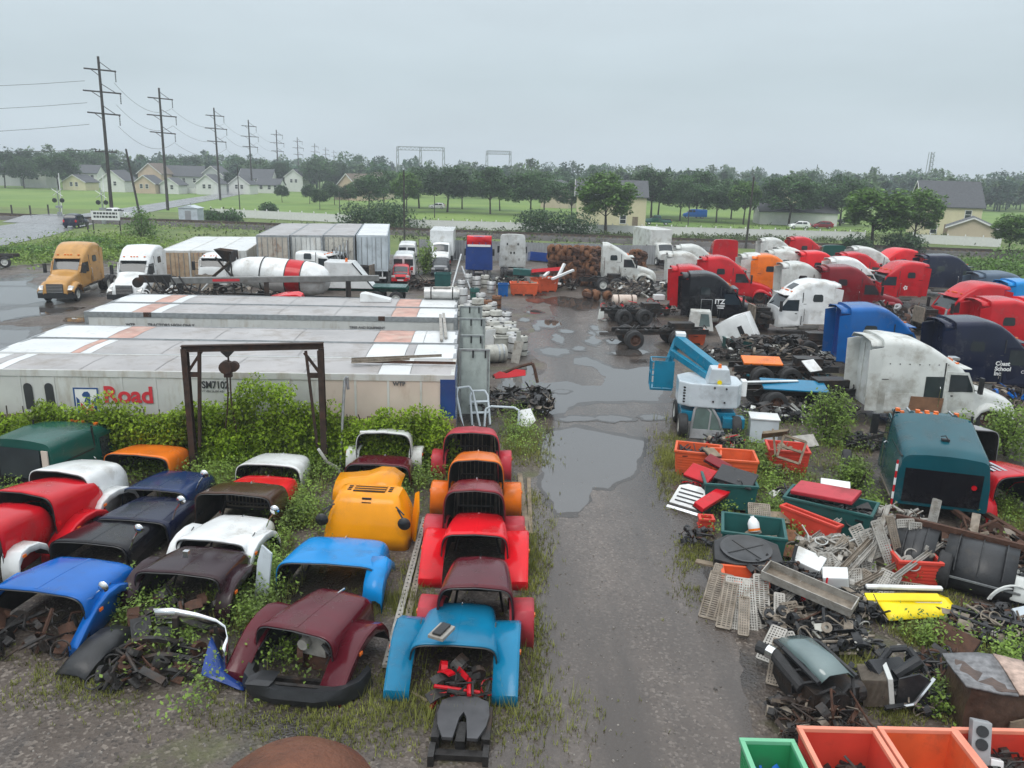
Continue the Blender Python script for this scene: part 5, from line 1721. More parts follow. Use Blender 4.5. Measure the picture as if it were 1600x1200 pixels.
# ------------------------------------------------------------------ gantry hoist
gl, gr_ = G(304, 735), G(508, 735)
gd = (gr_ - gl); gw = gd.length
t = thing('gantry', 'rusty steel gantry frame with a chain hoist over the hedge', 'gantry', gl, math.atan2(gd.y, gd.x))
M_GANTRY = mat('old_gantry_steel', (0.042, 0.026, 0.019), .75, .2, var=.35, scale=6, dirt=.5, dirtcol=(.075, .032, .018), dscale=3, bump=.4)
GH = 4.0
for i, x in enumerate((0, gw)):
    mb = MB()
    mb.box(x - .09, -.12, -.1, x + .09, -.10, GH); mb.box(x - .09, .10, -.1, x + .09, .12, GH); mb.box(x - .012, -.1, -.1, x + .012, .1, GH)
    mb.build('post', M_GANTRY, t)
    s = 1 if i == 0 else -1
    mb = MB(); mb.bar((x + s * .45, -.02, GH * .99), (x + s * .22, .02, .8), .09); mb.build('inner_strut', M_GANTRY, t)
    mb = MB(); mb.bar((x + s * .05, 0, GH - .75), (x + s * .5, 0, GH - .1), .08); mb.box(x + min(0, s * .35), -.05, GH - .9, x + max(0, s * .35), .05, GH - .75); mb.build('knee_brace', M_GANTRY, t)
mb = MB()
mb.bar((-.1, 0, GH + .08), (gw + .1, 0, GH + .22), .18, .02); mb.bar((-.1, 0, GH - .10), (gw + .1, 0, GH + .04), .18, .02); mb.bar((-.1, 0, GH - .01), (gw + .1, 0, GH + .13), .02, .18)
mb.build('beam', M_GANTRY, t)
mb = MB(); mb.prism([(1.1, GH - .08), (1.5, GH - .07), (1.33, GH - .25), (1.27, GH - .25)], -.1, .1, 'y'); mb.build('trolley', M_GREASE, t)
mb = MB(); mb.cyl((1.3, 0, GH - .2), (1.3, 0, GH - .42), .03, None, 6)
mb.cyl((1.22, -.14, GH - .58), (1.22, .14, GH - .58), .2, None, 14); mb.cyl((1.45, -.1, GH - .56), (1.45, .1, GH - .56), .16, None, 12); mb.box(1.15, -.08, GH - .9, 1.38, .08, GH - .5)
mb.build('chain_hoist', M_GANTRY, t)
mb = MB()
mb.tube([(1.22, 0, GH - .85), (1.22, 0, GH - 1.4), (1.16, .02, GH - 2.0), (1.05, .03, GH - 2.6)], .025, 6); mb.tube([(1.32, 0, GH - .85), (1.30, 0, GH - 1.6), (1.35, 0, GH - 2.2), (1.4, .02, GH - 2.7)], .025, 6)
mb.build('chain', M_GANTRY, t)
# pole leaning by the right post and white pipe
q = G(532, 735); mb = MB(); mb.tube([(0, 0, 0), (.05, .25, 1.5), (.12, .5, 2.9), (.2, .5, 3.0), (.22, .5, 2.6)], .05, 8)
tag(mb.build('bent_pipe', M_STEEL, loc=q, smooth=60), 'tall bent galvanised pipe leaning beside the gantry post', 'pipe')
q = G(527, 742); mb = MB(); mb.tube([(-.55, -.1, .9), (-.3, -.05, .45), (.0, 0, .25), (.1, 0, .0)], .05, 8)
tag(mb.build('white_pipe', P['oldwhite'], loc=q), 'short curved white pipe in the weeds at the gantry foot', 'pipe')

# ------------------------------------------------------------------ vine hedge
rgh = random.Random(17)
mbh = MB(); mbh.raw = True
hd = G(300, 712)
for k in range(62):
    x = -23.5 + 21.3 * k / 61
    px_top = 1.72 + .22 * math.sin(x * 1.3) + .25 * math.sin(x * 2.9 + 1)
    if -10.5 < x < -8.9: px_top += 0.3
    if -8.9 < x < -5.6: px_top += 1.0 * math.sin((x + 8.9) / 3.3 * PI) ** .7
    if x > -4.5: px_top = 1.75
    y = 25.0 + 1.0 * (x + 10) / 20 + rgh.uniform(-.15, .15) - .4
    for j in range(13):
        zz = rgh.uniform(.1, px_top)
        leaves(mbh, (x + rgh.uniform(-.25, .25), y + rgh.uniform(-.3, .2) - .2 * (1 - zz / px_top), zz), (.42, .32, .34), 110, .115, rgh, .5)
hedge = thing('vine_hedge', 'bright green overgrown vine hedge in front of the trailers', 'hedge', (0, 0, 0))
share(mbh.mesh('foliage', LEAF['vine']), 'foliage', hedge)
mbh = MB()
for k in range(40):
    x = -23 + 22 * k / 39
    mbh.tube([(x, 25.2, 0), (x + .2, 25.1, .8), (x + rgh.uniform(-.3, .3), 25.0, 1.7)], .02, 4)
mbh.build('stem', M_BARK, hedge)
q0, q1 = Vector((-24, 24.55, 0)), Vector((-1.8, 25.65, 0))
t = thing('board_fence', 'weathered grey board fence buried in the vine hedge', 'fence', q0, math.atan2(q1.y - q0.y, q1.x - q0.x))
bm_ = MB(); bm_.box(.01, 0, .0, .29, .03, 1.45); bm_ = bm_.mesh('board', M_WOOD)
for k in range(74):
    share(bm_, 'board', t, (k * .3, rnd.uniform(-.01, .01), rnd.uniform(-.05, .05)))

# ------------------------------------------------------------------ hoods in rows
A_ = R(2)
hood('turquoise truck hood with slab fenders, front of the column beside the lane', 708, 1074, R(-2), 'turquoise', 1.62, 2.50, 0.86, 1.9, 'slab', .78, skirt=.12)
hood('dark maroon truck hood with pink-tinged fenders behind the turquoise one', 742, 1010, R(-1), 'maroon', 1.5, 2.42, 1.28, 1.9, 'tall', .80, fcol='fadedred', bars=11)
hood('bright red truck hood with slab fenders in the column beside the lane', 741, 904, R(-1), 'brightred', 1.56, 2.6, 1.1, 1.8, 'slab', .80)
hood('crimson truck hood with round pink fenders behind the bright red one', 740, 866, R(0), 'darkred', 1.5, 2.6, 1.66, 1.6, 'tall', .80, fcol='fadedred')
hood('orange truck hood with round orange fenders in the column beside the lane', 743, 806, R(0), 'orange', 1.5, 2.6, 1.6, 1.6, 'tall', .78)
hood('faded red truck hood with chrome strip, last in the column by the hedge', 736, 750, R(0), 'fadedred', 1.7, 2.55, 1.5, 1.5, 'tall', .82)
# maroon hood with engine
t = hood('glossy maroon truck hood with an old engine under it', 462, 1060, R(-17), 'maroon', 1.62, 2.5, 0.98, 2.0, 'slab', .74, grille=False)
mb = MB(); mb.box(-.05, .35, .3, .75, 1.3, .85); mb.box(.05, .4, .85, .65, 1.2, 1.0); mb.cyl((-.02, .35, .62), (-.12, .3, .62), .2, None, 14)
e_ = mb.build('engine_block', M_RUST, t, loc=(0, 0, -.28))
mb = MB(); mb.box(.0, .28, .66, .5, .36, 1.05); mb.cyl((.5, .55, .9), (.7, .5, 1.05), .12, None, 10); mb.cyl((.1, .3, .95), (.1, .12, .95), .11, None, 10); mb.build('engine_cover', M_ALU, e_)
mb = MB(); mb.tube([(.6, .3, .5), (.75, .2, .7), (.7, .1, .9), (.5, .2, 1.0)], .04, 6); mb.build('hose', M_RUBBER, e_)
hood('light blue truck hood open towards the camera', 512, 938, R(-4), 'lightblue', 2.25, 0, 0.86, 1.75, nose=.86, ridge=False, flat=.20, skirt=.02)
q = G(597, 932)
mb = MB(); mb.loft([[(-.25, y, z), (.12, y, z), (.2, y, z - .2)] for y, z in ((-.35, .25), (-.2, .6), (.2, .8), (.7, .75), (1, .4))], False)
hood('dark red truck hood tucked behind the yellow one', 590, 770, R(-3), 'maroon', 1.9, 0, 0.86, 1.3, nose=.85, ridge=False, flat=.20)
t = hood('white truck hood with round fenders by the vine hedge', 600, 742, R(-2), 'oldwhite', 1.7, 2.45, 1.34, 1.5, 'tall', .82, ridge=False)
mb = MB(); mb.bar((-.75, .05, 1.40), (.1, .05, 1.43), .08, .06); mb.build('light_bar', M_TEXT_WHITE, t)
hood('white truck hood half sunk in weeds below the gantry', 420, 770, R(-4), 'white', 1.9, 0, 0.84, 1.5, nose=.8, ridge=True, flat=.26)
hood('red truck hood resting behind the brown one', 397, 810, R(-4), 'brightred', 1.8, 0, 0.86, 1.35, nose=.85, ridge=False, flat=.19)
hood('dark brown truck hood with grille showing inside', 368, 842, R(-5), 'brown', 2.0, 0, 1.2, 1.4, nose=.9, ridge=False, flat=.16, bars=16)
t = hood('white truck hood with a chrome mirror on its side', 332, 902, R(-8), 'white', 1.7, 2.15, 0.9, 1.9, 'round', .8, ridge=False, flat=.16)
mirror(t, .95, .9, .9, 1.1)
t = hood('dark plum truck hood with one square fender', 282, 965, R(-7), 'darkmaroon', 1.9, 2.5, 1.0, 1.7, 'round', .84, flat=.16, ridge=True, ornament=False)
mb = MB(); mb.box(.0, .3, 1.27, .12, .4, 1.42); mb.build('marker_lamp', M_CHROME, t)
panel('tall pale grey panel leaning on the plum hood', 397, 940, [(0, 0), (.34, .05), (.36, 1.15), (.08, 1.3), (.0, .9)], .05, P['lift_grey'], R(-20), (R(-12), 0), 0.02)
t = hood('dark blue truck hood at the back of its column', 244, 810, R(-6), 'navy', 1.8, 0, 0.8, 1.9, nose=.84, flat=.18, ridge=True, ornament=False, grille=False)
mirror(t, .95, .5, .7, 1.0)
t = hood('dark navy truck hood with a chrome mirror, between two darker hoods', 208, 858, R(-6), 'darknavy', 1.9, 0, 0.76, 1.9, nose=.84, flat=.18, ornament=False, grille=False)
mirror(t, .95, .3, .75, 1.1)
t = hood('black truck hood with a chrome mirror in the dark column', 142, 898, R(-7), 'black', 1.9, 0, 0.78, 1.8, nose=.84, flat=.20, ornament=False, grille=False)
mirror(t, 1.0, .1, .7, 1.1)
hood('orange-yellow truck hood in the weeds by the hedge', 216, 757, R(-8), 'orange', 2.05, 0, 0.9, 1.5, nose=.84, flat=.20, ridge=False, ornament=False)
t = hood('white truck hood with an orange side lamp and round fender', 100, 820, R(-12), 'white', 1.8, 2.5, 1.45, 1.7, 'round', .78, flat=.20, ridge=False, ornament=False)
mb = MB(); mb.box(.93, .12, .82, 1.0, .28, .94); mb.build('marker_lamp', M_AMBER, t)
t = hood('red truck hood with a sweeping red fender near the photo edge', 46, 858, R(-14), 'red', 1.8, 2.6, 1.45, 1.8, 'slab', .80, flat=.20, ridge=False, ornament=False)
mb = MB(); mb.box(.88, .0, .75, .95, .14, .86); mb.build('marker_lamp', P['brightred'], t)
hood('red hood edge with a rounded white fender cut by the photo edge', -35, 905, R(-12), 'red', 1.6, 2.5, 1.4, 1.7, 'tall', .82, fcol='white', flat=.22, ridge=False, ornament=False)
t = hood('bright blue truck hood with a chrome mirror near the photo edge', 62, 996, R(-9), 'blue', 2.2, 2.5, 1.0, 1.9, 'slab', .84, flat=.22, ridge=True, ornament=False, grille=False)
mirror(t, 1.08, .3, .85, .6)
# dark green cab at the hedge
q = G(40, 770)
t, B_ = cab('dark green truck cab with empty windows by the hedge at the photo edge', None, R(78), 'green', 'low', base=(q.x, q.y, 0), drop=1.35, hood=False, chassis='none', wheels=None, fairing=False, sleepwin=False, rear='black')
mb = MB(); mb.box(-.06, -.7, .5, -.03, .7, 1.4); mb.build('rear_window', M_GLASS, t)
for s in (-1, 1):
    mb = MB(); mb.box(-.07, s * .78, .8, -.03, s * .98, 1.4); mb.build('corner_window', M_TRAILBEIGE, t)
scrap('scrap_heap', 'dark parts and red lamp behind the green cab', 135, 735, .5, .4, .5, 30, .3, [M_GREASE, M_RUST], 4)

# yellow hood standing on end
q = G(570, 858)
t = thing('truck_hood', 'yellow truck hood standing on end with black mirrors', 'hood', (q.x, q.y, 0), R(-4))
def yr(z, wx, y0, y1, r=.16):
    pts = []
    for sx, sy, a0 in ((1, -1, -PI / 2), (1, 1, 0), (-1, 1, PI / 2), (-1, -1, PI)):
        for k in range(4):
            a = a0 + k * PI / 6
            pts.append((sx * (wx - r) + r * math.cos(a), (y0 + r if sy < 0 else y1 - r) + r * math.sin(a), z))
    return pts
rings = [yr(0, 1.12, 0, 1.5), yr(.35, 1.10, .02, 1.45), yr(.8, 1.0, .12, 1.35), yr(1.15, .88, .24, 1.25), yr(1.32, .80, .36, 1.15), yr(1.36, .70, .48, 1.05)]
mb = MB(); mb.loft(rings, True, False, True); mb.build('shell', [P['yellow'], M_INNER], t, 40, solid=.03)
mb = MB(); mb.box(-.42, .52, 1.372, .42, .95, 1.378); g_ = mb.build('grille_opening', M_HOLE, t)
mb = MB()
for k in range(3):
    mb.bar((-.42, .6 + k * .14, 1.39), (.42, .6 + k * .14, 1.39), .03, .02)
mb.build('grille_bar', P['yellow'], g_)
for s in (-1, 1):
    mb = MB()
    for k in range(3):
        mb.box(s * .54 - .05, .6 + k * .12, 1.371, s * .54 + .05, .66 + k * .12, 1.376)
    mb.build('vent', M_HOLE, t)
    mb = MB(); mb.tube([(s * .85, .1, 1.1), (s * 1.0, -.05, .95), (s * 1.05, -.1, .7)], .025, 6); mb.tube([(s * .8, .15, 1.15), (s * 1.05, -.08, 1.05)], .02, 6); a_ = mb.build('mirror_arm', M_DARK, t)
    mb = MB(); mb.lathe([(.001, -.03), (.15, -.02), (.17, .0), (.15, .03), (.001, .05)], 16, Matrix.Translation((s * 1.06, -.12, .82)) @ Matrix.Rotation(PI / 2, 4, 'X')); mb.build('mirror', M_DARK, a_, 50)
mb = MB(); mb.box(-.12, .29, 1.25, .12, .33, 1.29); mb.box(-.12, .25, 1.15, .12, .28, 1.19); mb.build('latch', M_DARK, t)
# loose yellow panels leaning behind it
q = G(575, 822)
mb = MB(); mb.loft([[(x, -.1, z0), (x, .0, z0 + .25), (x, .25, z0 + .42), (x, .7, z0 + .5)] for x, z0 in ((-.95, .75), (-.6, .78), (-.1, .86), (.25, 1.0), (.6, 1.0), (.9, .8))], False)
tag(mb.build('body_panel', [P['yellow'], M_INNER], None, 50, solid=.03, loc=q, rz=R(-5)), 'loose curved yellow body panel propped behind the yellow hood', 'panel')
panel('narrow yellow panel strip leaning on the yellow hood', 640, 842, [(0, 0), (.3, .0), (.25, .8), (.05, 1.3), (-.1, 1.2)], .05, P['yellow'], R(-60), (R(-10), 0), .05)

# right-hand skirt of the light-blue hood
q = G(585, 948)
mb = MB(); mb.loft([[(-.2, y, z), (.10, y, z + .02), (.22, y, z - .06), (.25, y, z - .28)] for y, z in ((-.3, .3), (-.12, .62), (.2, .85), (.7, .88), (1.1, .6))], False)
tag(mb.build('truck_fender', [P['lightblue'], M_INNER], None, 50, solid=.025, loc=q, rz=R(-4)), 'separate light blue fender beside the light blue hood', 'fender')
# black plastic object on turquoise hood
q = G(690, 990, 1.15)
t = thing('control_box', 'small black and silver gadget lying on the turquoise hood', 'gadget', q, R(-25))
mb = MB(); mb.box(-.16, -.24, 0, .16, .24, .07); mb.build('case', M_ALU, t, None, .015)
mb = MB(); mb.box(-.09, -.2, .07, .09, .2, .12); mb.build('lid', M_DARK, t, None, .02)

# ladder rails and planks beside the column
A, B_ = G(603, 1050), G(664, 812)
for i, off in enumerate((0, .2)):
    a, b = A + Vector((off, off * .1, .05 + .08 * (1 - i))), B_ + Vector((off * .8, 0, .05)); mid = (a + b) / 2
    mb = MB(); mb.bar(a - mid, b - mid, .14, .07)
    o = mb.build('rail', M_ALUD if i else M_ALU, loc=mid)
    tag(o, ['long aluminium rail lying beside the hood column, outer of the pair', 'long aluminium rail with bolt holes, inner of the pair by the hoods'][i], 'rail')
    n = 40
    hm = MB()
    for k in range(n):
        p = (a - mid).lerp(b - mid, (k + .5) / n); hm.cyl(p + Vector((0, 0, .034)), p + Vector((0, 0, .040)), .022, None, 8)
    hm.build('bolt_hole', M_HOLE, o)
A, B_ = G(870, 978) , G(826, 760)
plank('long grey plank at the lane edge beside the orange hood', (823, 832), (812, 742), .16, .05, M_WOOD)
plank('second grey plank at the lane edge, nearer the lane', (829, 836), (826, 748), .12, .05, M_WOOD)
plank('thin pale stick in the weeds under the turquoise hood', (636, 1080), (668, 1098), .05, .04, M_WOOD, name='stick', cat='stick')

# fifth wheel plate
q = G(722, 1152)
t = thing('coupling_plate', 'grey horseshoe coupling plate lying in front of the turquoise hood', 'coupling', (q.x, q.y, 0), R(-2))
pl = [(-.42, .55), (-.2, .68), (.2, .68), (.42, .55), (.46, .2), (.42, -.1), (.30, -.42), (.12, -.42), (.06, .1), (0, .25), (-.06, .1), (-.12, -.42), (-.30, -.42), (-.42, -.1), (-.46, .2)]
mb = MB(); mb.prism(pl, .26, .33, 'z'); mb.build('plate', mat('worn_plate', (0.085, 0.085, 0.09), .45, .6, var=.2, dirt=.4, dirtcol=(.05, .04, .035)), t, None, .012)
mb = MB(); mb.box(-.5, -.35, .02, -.36, .5, .26); mb.box(.36, -.35, .02, .5, .5, .26); mb.box(-.5, -.6, .02, .5, -.45, .12); mb.box(-.08, -.4, .05, .08, .1, .24); mb.box(-.5, -.75, .0, -.4, -.4, .2); mb.box(.4, -.7, .0, .5, -.4, .2); mb.build('bracket', M_GREASE, t)
scrap('scrap_heap', 'red and brown engine parts under the turquoise hood', 722, 1088, .55, .45, .55, 26, .34, [M_GREASE, P['red']], 6)
# black bumper before maroon hood
q = G(462, 1104)
t = thing('truck_bumper', 'black plastic truck bumper lying in front of the maroon hood', 'bumper', (q.x, q.y, 0), R(-6))
pth = [(-1.22, .75), (-1.15, .35), (-.85, .08), (-.4, -.05), (.4, -.05), (.85, .1), (1.12, .4), (1.22, .8)]
mb = MB(); mb.loft([[(x, y, .05), (x * .985, y - .06, .2), (x * .97, y, .36), (x * .88, y + .14, .34), (x * .88, y + .14, .08)] for x, y in pth], True, True, True); mb.build('skin', M_DARK, t, 35)
mb = MB(); mb.box(-.75, .12, .22, .75, .2, .34); mb.box(-.8, .5, .1, .8, .58, .2); mb.build('crossbar', M_GREASE, t)
mb = MB(); mb.loft([[(-.95, .0, .37), (-.8, .12, .4), (-.45, .12, .4), (-.5, .0, .37)], [(-.98, .25, .36), (-.8, .45, .38), (-.45, .45, .38), (-.5, .25, .36)]], True, True, True); mb.build('lamp_pod', M_DARK, t)
# chrome bumper
q = G(302, 1040)
t = thing('chrome_bumper', 'curved chrome bumper standing among scrap beside the maroon hood', 'bumper', (q.x, q.y, 0), R(6))
pth = [(-.85, .55), (-.5, .65), (.0, .52), (.4, .36), (.62, .18), (.72, -.12), (.70, -.42)]
mb = MB(); mb.loft([[(x, y, .95 - k * .05), (x + .04, y - .04, .88 - k * .05), (x + .05, y - .05, .78 - k * .05), (x + .03, y - .02, .66 - k * .05), (x + .06, y - .05, .58 - k * .06)] for k, (x, y) in enumerate(pth)], False); mb.build('bar', M_CHROME, t, 30, solid=.02)
mb = MB(); mb.box(-.5, .5, 0, -.4, .6, .75); mb.build('bracket', M_GREASE, t)
mb = MB(); mb.box(.35, .3, 0, .45, .4, .65); mb.build('bracket', M_GREASE, t)
# blue plastic fender liner
q = G(342, 1062)
mb = MB(); mb.loft([[(-.3 + .02 * k, .55 - .17 * k, .55 - .02 * k - .06 * k * k * .1), (-.12 + .08 * k, .45 - .15 * k, .25 - .03 * k), (.15 + .07 * k, .35 - .14 * k, .04), (.35 + .05 * k, .3 - .13 * k, .02)] for k in range(6)], False)
tag(mb.build('truck_fender', P['royal'], None, 50, solid=.02, loc=(q.x, q.y, .02)), 'dark blue plastic fender piece between the chrome and black bumpers', 'fender')
# black fender panel
q = G(140, 1040)
mb = MB(); mb.loft([[(-.34, y, z * .6), (-.2, y, z), (.18, y, z + .02), (.34, y, z * .7), (.36, y, .02)] for y, z in ((-.5, .12), (-.2, .3), (.2, .42), (.6, .42), (.95, .3))], False)
tag(mb.build('truck_fender', M_DARK, None, 45, solid=.02, loc=q, rz=R(-14)), 'black plastic fender lying alone below the bright blue hood', 'fender')
scrap('scrap_heap', 'dark plates and springs beside the chrome bumper', 235, 1055, .8, .6, .45, 46, .38, [M_GREASE, M_RUST], 8)
for i, (px, py, w_, rz_) in enumerate([(240, 1030, 1.3, .1), (258, 1048, 1.45, .05), (252, 1066, 1.2, .15)]):
    q = G(px, py); mb = MB()
    for k in range(3 - i % 2):
        mb.loft([[(x * w_ / 2, -.06, .3 - .1 * i + .03 * k - .22 * x * x), (x * w_ / 2, .06, .3 - .1 * i + .03 * k - .22 * x * x), (x * w_ / 2, .06, .325 - .1 * i + .03 * k - .22 * x * x), (x * w_ / 2, -.06, .325 - .1 * i + .03 * k - .22 * x * x)] for x in (-1, -.6, -.2, .2, .6, 1)], True, True, True)
    tag(mb.build('leaf_spring', M_GREASE, loc=(q.x, q.y, .12), rz=rz_), ['uppermost dark leaf spring on the heap beside the chrome bumper', 'middle dark leaf spring with red tape on the heap', 'lowest dark leaf spring at the front of the heap'][i], 'spring')
for i, (px, py, rz_) in enumerate([(222, 1012, .6), (262, 1010, .2)]):
    q = G(px, py); mb = MB(); mb.prism([(-.2, -.25), (.0, -.35), (.2, -.1), (.22, .2), (-.15, .22)], .0, .04, 'z')
    o = mb.build('mud_flap', M_RUBBER, loc=(q.x, q.y, .45), rz=rz_); o.rotation_euler = (R(35), 0, rz_)
    tag(o, ['dark rubber flap with a round emblem ring on the scrap heap', 'plain dark rubber flap on the scrap heap'][i], 'mud flap')
    if i == 0:
        mb = MB(); mb.lathe([(.10, .042), (.13, .042), (.13, .05), (.10, .05)], 16, None, True); mb.build('emblem_ring', M_DARK, o)
scrap('scrap_heap', 'dark parts and timber under the bright blue hood', 40, 1005, 1.1, .6, .5, 40, .4, [M_GREASE, M_RUST], 9)
scrap('scrap_heap', 'jumbled dark parts under the plum hood', 275, 975, .8, .7, .5, 40, .35, [M_GREASE, M_RUST], 10)
# rusty domed stack just below the viewpoint
q = G(462, 1240)
t = thing('rusty_stack', 'rusty domed steel stack rising at the bottom of the view', 'stack', (-1.27, 4.05, -.30))
mb = MB(); mb.cyl((0, 0, 0), (0, 0, 5.85), .36, .36, 28, False); mb.build('pipe', M_RUST, t, 50)
mb = MB(); mb.lathe([(.56, 5.7), (.585, 5.8), (.57, 5.95), (.49, 6.12), (.36, 6.24), (.19, 6.31), (.001, 6.33)], 36); mb.build('dome_cap', mat('polished_rust', (0.16, 0.058, 0.028), .42, .35, var=.35, scale=5, dirt=.5, dirtcol=(.06, .025, .018), dscale=5, bump=.5, bscale=35), t, 60)

# ------------------------------------------------------------------ back-left vehicles
rzv = R(-84)
cab('tan sleeper truck with chrome grille parked at the yard edge', None, rzv, 'tan', 'aero', base=front_at(88, 474, rzv), chassis='long', wheels='white')
cab('white sleeper truck with dark grille beside the tan truck', None, rzv, 'white', 'vnl', base=front_at(196, 476, rzv), chassis='long', wheels='white')
q = G(-10, 418); t = thing('trailer_axle', 'twin wheels of a trailer cut by the photo edge behind the tan truck', 'axle', q, R(10))
wheel(t, -.4, 0); wheel(t, 1.0, 0)
mb = MB(); mb.box(-5, .2, .8, 1.6, .4, 1.1); mb.box(-5, 1.6, .8, 1.6, 1.8, 1.1); mb.build('frame', M_GREASE, t)
# three trailers end-on behind the white truck
M_WOODP = mat('wood_panel_rust', (0.44, 0.33, 0.22), .7, var=.2, scale=2, dirt=.55, dirtcol=(0.28, .10, .045), dscale=1.5)
for i, (px, lab) in enumerate([(252, 'white-roofed container end-on behind the white truck, first of three'), (297, 'white-roofed container end-on in the middle of three'), (341, 'white-roofed container end-on beside the mixer, last of three')]):
    q = G(px, 391, 2.9)
    trailer(lab, (q.x + 2.2, q.y, 0), R(100), 13.4, 2.2, 2.9, M_TRAILER, M_ROOFW, ribs=10, doors=(M_WOODP if i < 2 else M_TRAILER, 0), rail=M_TRAILER, name='container')
# four trailers on wheels, rear doors towards us
M_REAR = {0: mat('weathered_door', (0.44, 0.40, 0.34), .6, var=.15, dirt=.5, dirtcol=(.24, .12, .07)), 1: M_TRAILER, 2: mat('flaking_door', (0.55, 0.53, 0.47), .6, var=.1, dirt=.6, dirtcol=(.16, .14, .12), dscale=3), 3: P['lift_grey']}
for i, (px, lab) in enumerate([(402, 'weathered grey trailer with rust-streaked doors, first of four rear-on'), (455, 'dark-roofed trailer behind a leaning dark panel, second of four rear-on'), (506, 'trailer with peeling white doors, third of four rear-on'), (558, 'clean pale blue-white trailer, last of four rear-on')]):
    q = G(px, 367, 4.1)
    trailer(lab, (q.x + 2.5, q.y, 0), R(98), 14.5, 2.5, 2.95, M_REAR[i] if i != 1 else M_TRAILER, M_ROOF if i < 3 else M_ROOFW, z0=1.15, wheels=(1.6, 2.9), ribs=11, doors=(M_REAR[i], 0), rail=M_STEEL if i < 3 else P['lift_grey'])
panel('large dark slate panel leaning on the second rear-on trailer', 463, 440, [(0, .2), (2.5, .1), (2.5, 2.9), (2.3, 3.0), (0, 3.0)], .12, P['slate'], R(8), (R(-8), 0), 0)
scrap('scrap_heap', 'stack of rusty frames in front of the first rear-on trailer', 420, 440, 1.3, .8, 1.3, 40, .7, [M_RUST], 12)
# mixer truck
q = G(440, 430, 2.5)
t = thing('mixer_truck', 'concrete mixer truck with white drum and red band', 'truck', (q.x, q.y, 0), R(-4))
prof = [(.55, -3.3), (.75, -3.0), (1.0, -2.2), (1.22, -1.0), (1.25, .9)]
def drum(pr, m, nm, par):
    mb = MB(); mb.lathe(pr, 28, Matrix.Translation((0, 0, 2.5)) @ Matrix.Rotation(R(95), 4, 'Y') @ Matrix.Diagonal((.9, .9, 1, 1))); return mb.build(nm, m, par, 40)
dr = drum([(.55, -3.3), (.8, -2.95), (1.06, -2.2), (1.2, -1.2), (1.25, .55)], P['white'], 'drum', t)
drum([(1.253, .55), (1.253, 1.55)], P['red'], 'red_band', dr)
drum([(1.25, 1.55), (1.2, 2.2), (1.02, 2.75), (.7, 3.1), (.35, 3.25), (.001, 3.28)], P['white'], 'drum_head', dr)
for z in (-1.1, .53, 1.56):
    drum([(1.245, z - .04), (1.275, z - .02), (1.275, z + .02), (1.245, z + .04)], M_DARK, 'drum_ring', dr)
mb = MB()
for a, b in (((-3.2, -.6, 3.9), (-3.0, -.6, 1.2)), ((-3.2, .6, 3.9), (-3.0, .6, 1.2)), ((-4.2, -.5, 3.6), (-3.0, -.6, 2.2)), ((-4.2, .5, 3.6), (-3.0, .6, 2.2))):
    mb.bar(a, b, .09)
mb.build('rear_frame', M_GREASE, t)
mb = MB(); mb.loft([[(-4.3, -.5, 4.1), (-3.1, -.55, 4.0), (-3.1, .55, 4.0), (-4.3, .5, 4.1)], [(-3.7, -.25, 3.3), (-3.2, -.3, 3.3), (-3.2, .3, 3.3), (-3.7, .25, 3.3)]], True, False, False); mb.build('hopper', M_GREASE, t, solid=.03)
mb = MB(); mb.loft([[(-3.4, y, 3.2 + abs(y) * .5), (-5.0, y, 1.9 + abs(y) * .5)] for y in (-.3, -.15, 0, .15, .3)], False); mb.build('chute', M_ALUD, t, solid=.03)
mb = MB()
for yy in (-.45, .45):
    mb.box(-4.2, yy - .08, .85, 5.4, yy + .08, 1.15)
mb.build('frame', M_GREASE, t)
for x in (-2.6, -1.3, 4.2):
    for s in (-1, 1):
        wheel(t, x, s * 1.0)
# white cab facing us next to the containers
rzc = R(-88)
cab('white truck cab facing the camera beside the mixer hopper', None, rzc, 'white', 'low', base=front_at(332, 462, rzc, 3.2), hood=False, chassis='none', wheels=None, fairing=False)
# boom beam in front of the mixer
A, B_ = G(226, 436, 2.6), G(592, 432, 2.6); mid = (A + B_) / 2; Lb = (B_ - A).length
t = thing('crane_boom', 'long dark grey crane boom lying across in front of the mixer', 'boom', (mid.x, mid.y, 0), math.atan2(B_.y - A.y, B_.x - A.x))
mb = MB(); mb.box(-Lb / 2 + 1.5, -.2, 2.3, Lb / 2, .2, 2.68); mb.build('outer_section', P['slate'] if False else mat('boom_grey', (0.20, 0.205, 0.20), .5, .2, var=.2, dirt=.4, dirtcol=(.09, .07, .055)), t, None, .03)
mb = MB(); mb.box(-Lb / 2 - .3, -.18, 2.4, -Lb / 2 + 1.5, .18, 2.85); mb.cyl((-Lb / 2 - .4, -.2, 2.4), (-Lb / 2 - .4, .2, 2.4), .3, None, 14); mb.build('boom_head', M_GREASE, t)
mb = MB(); mb.box(-3.2, -.206, 2.42, -1.6, -.2, 2.58); mb.build('red_badge', M_TEXT_RED, t)
mb = MB()
for x in (-Lb / 2 + 2, 0, Lb / 2 - 2):
    mb.box(x - .15, -.3, 0, x + .15, .3, 2.35)
mb.build('stand', M_GREASE, t)
mb = MB()
for k in range(5):
    mb.tube([(-Lb / 2 + .5 * k, -.3, 2.8), (-Lb / 2 + .4 + .5 * k, -.45, 2.1), (-Lb / 2 + 1.0 + .5 * k, -.35, 1.6), (-Lb / 2 + 1.2 + .5 * k, -.3, 2.3)], .05, 5)
mb.build('hydraulic_hose', M_RUBBER, t)
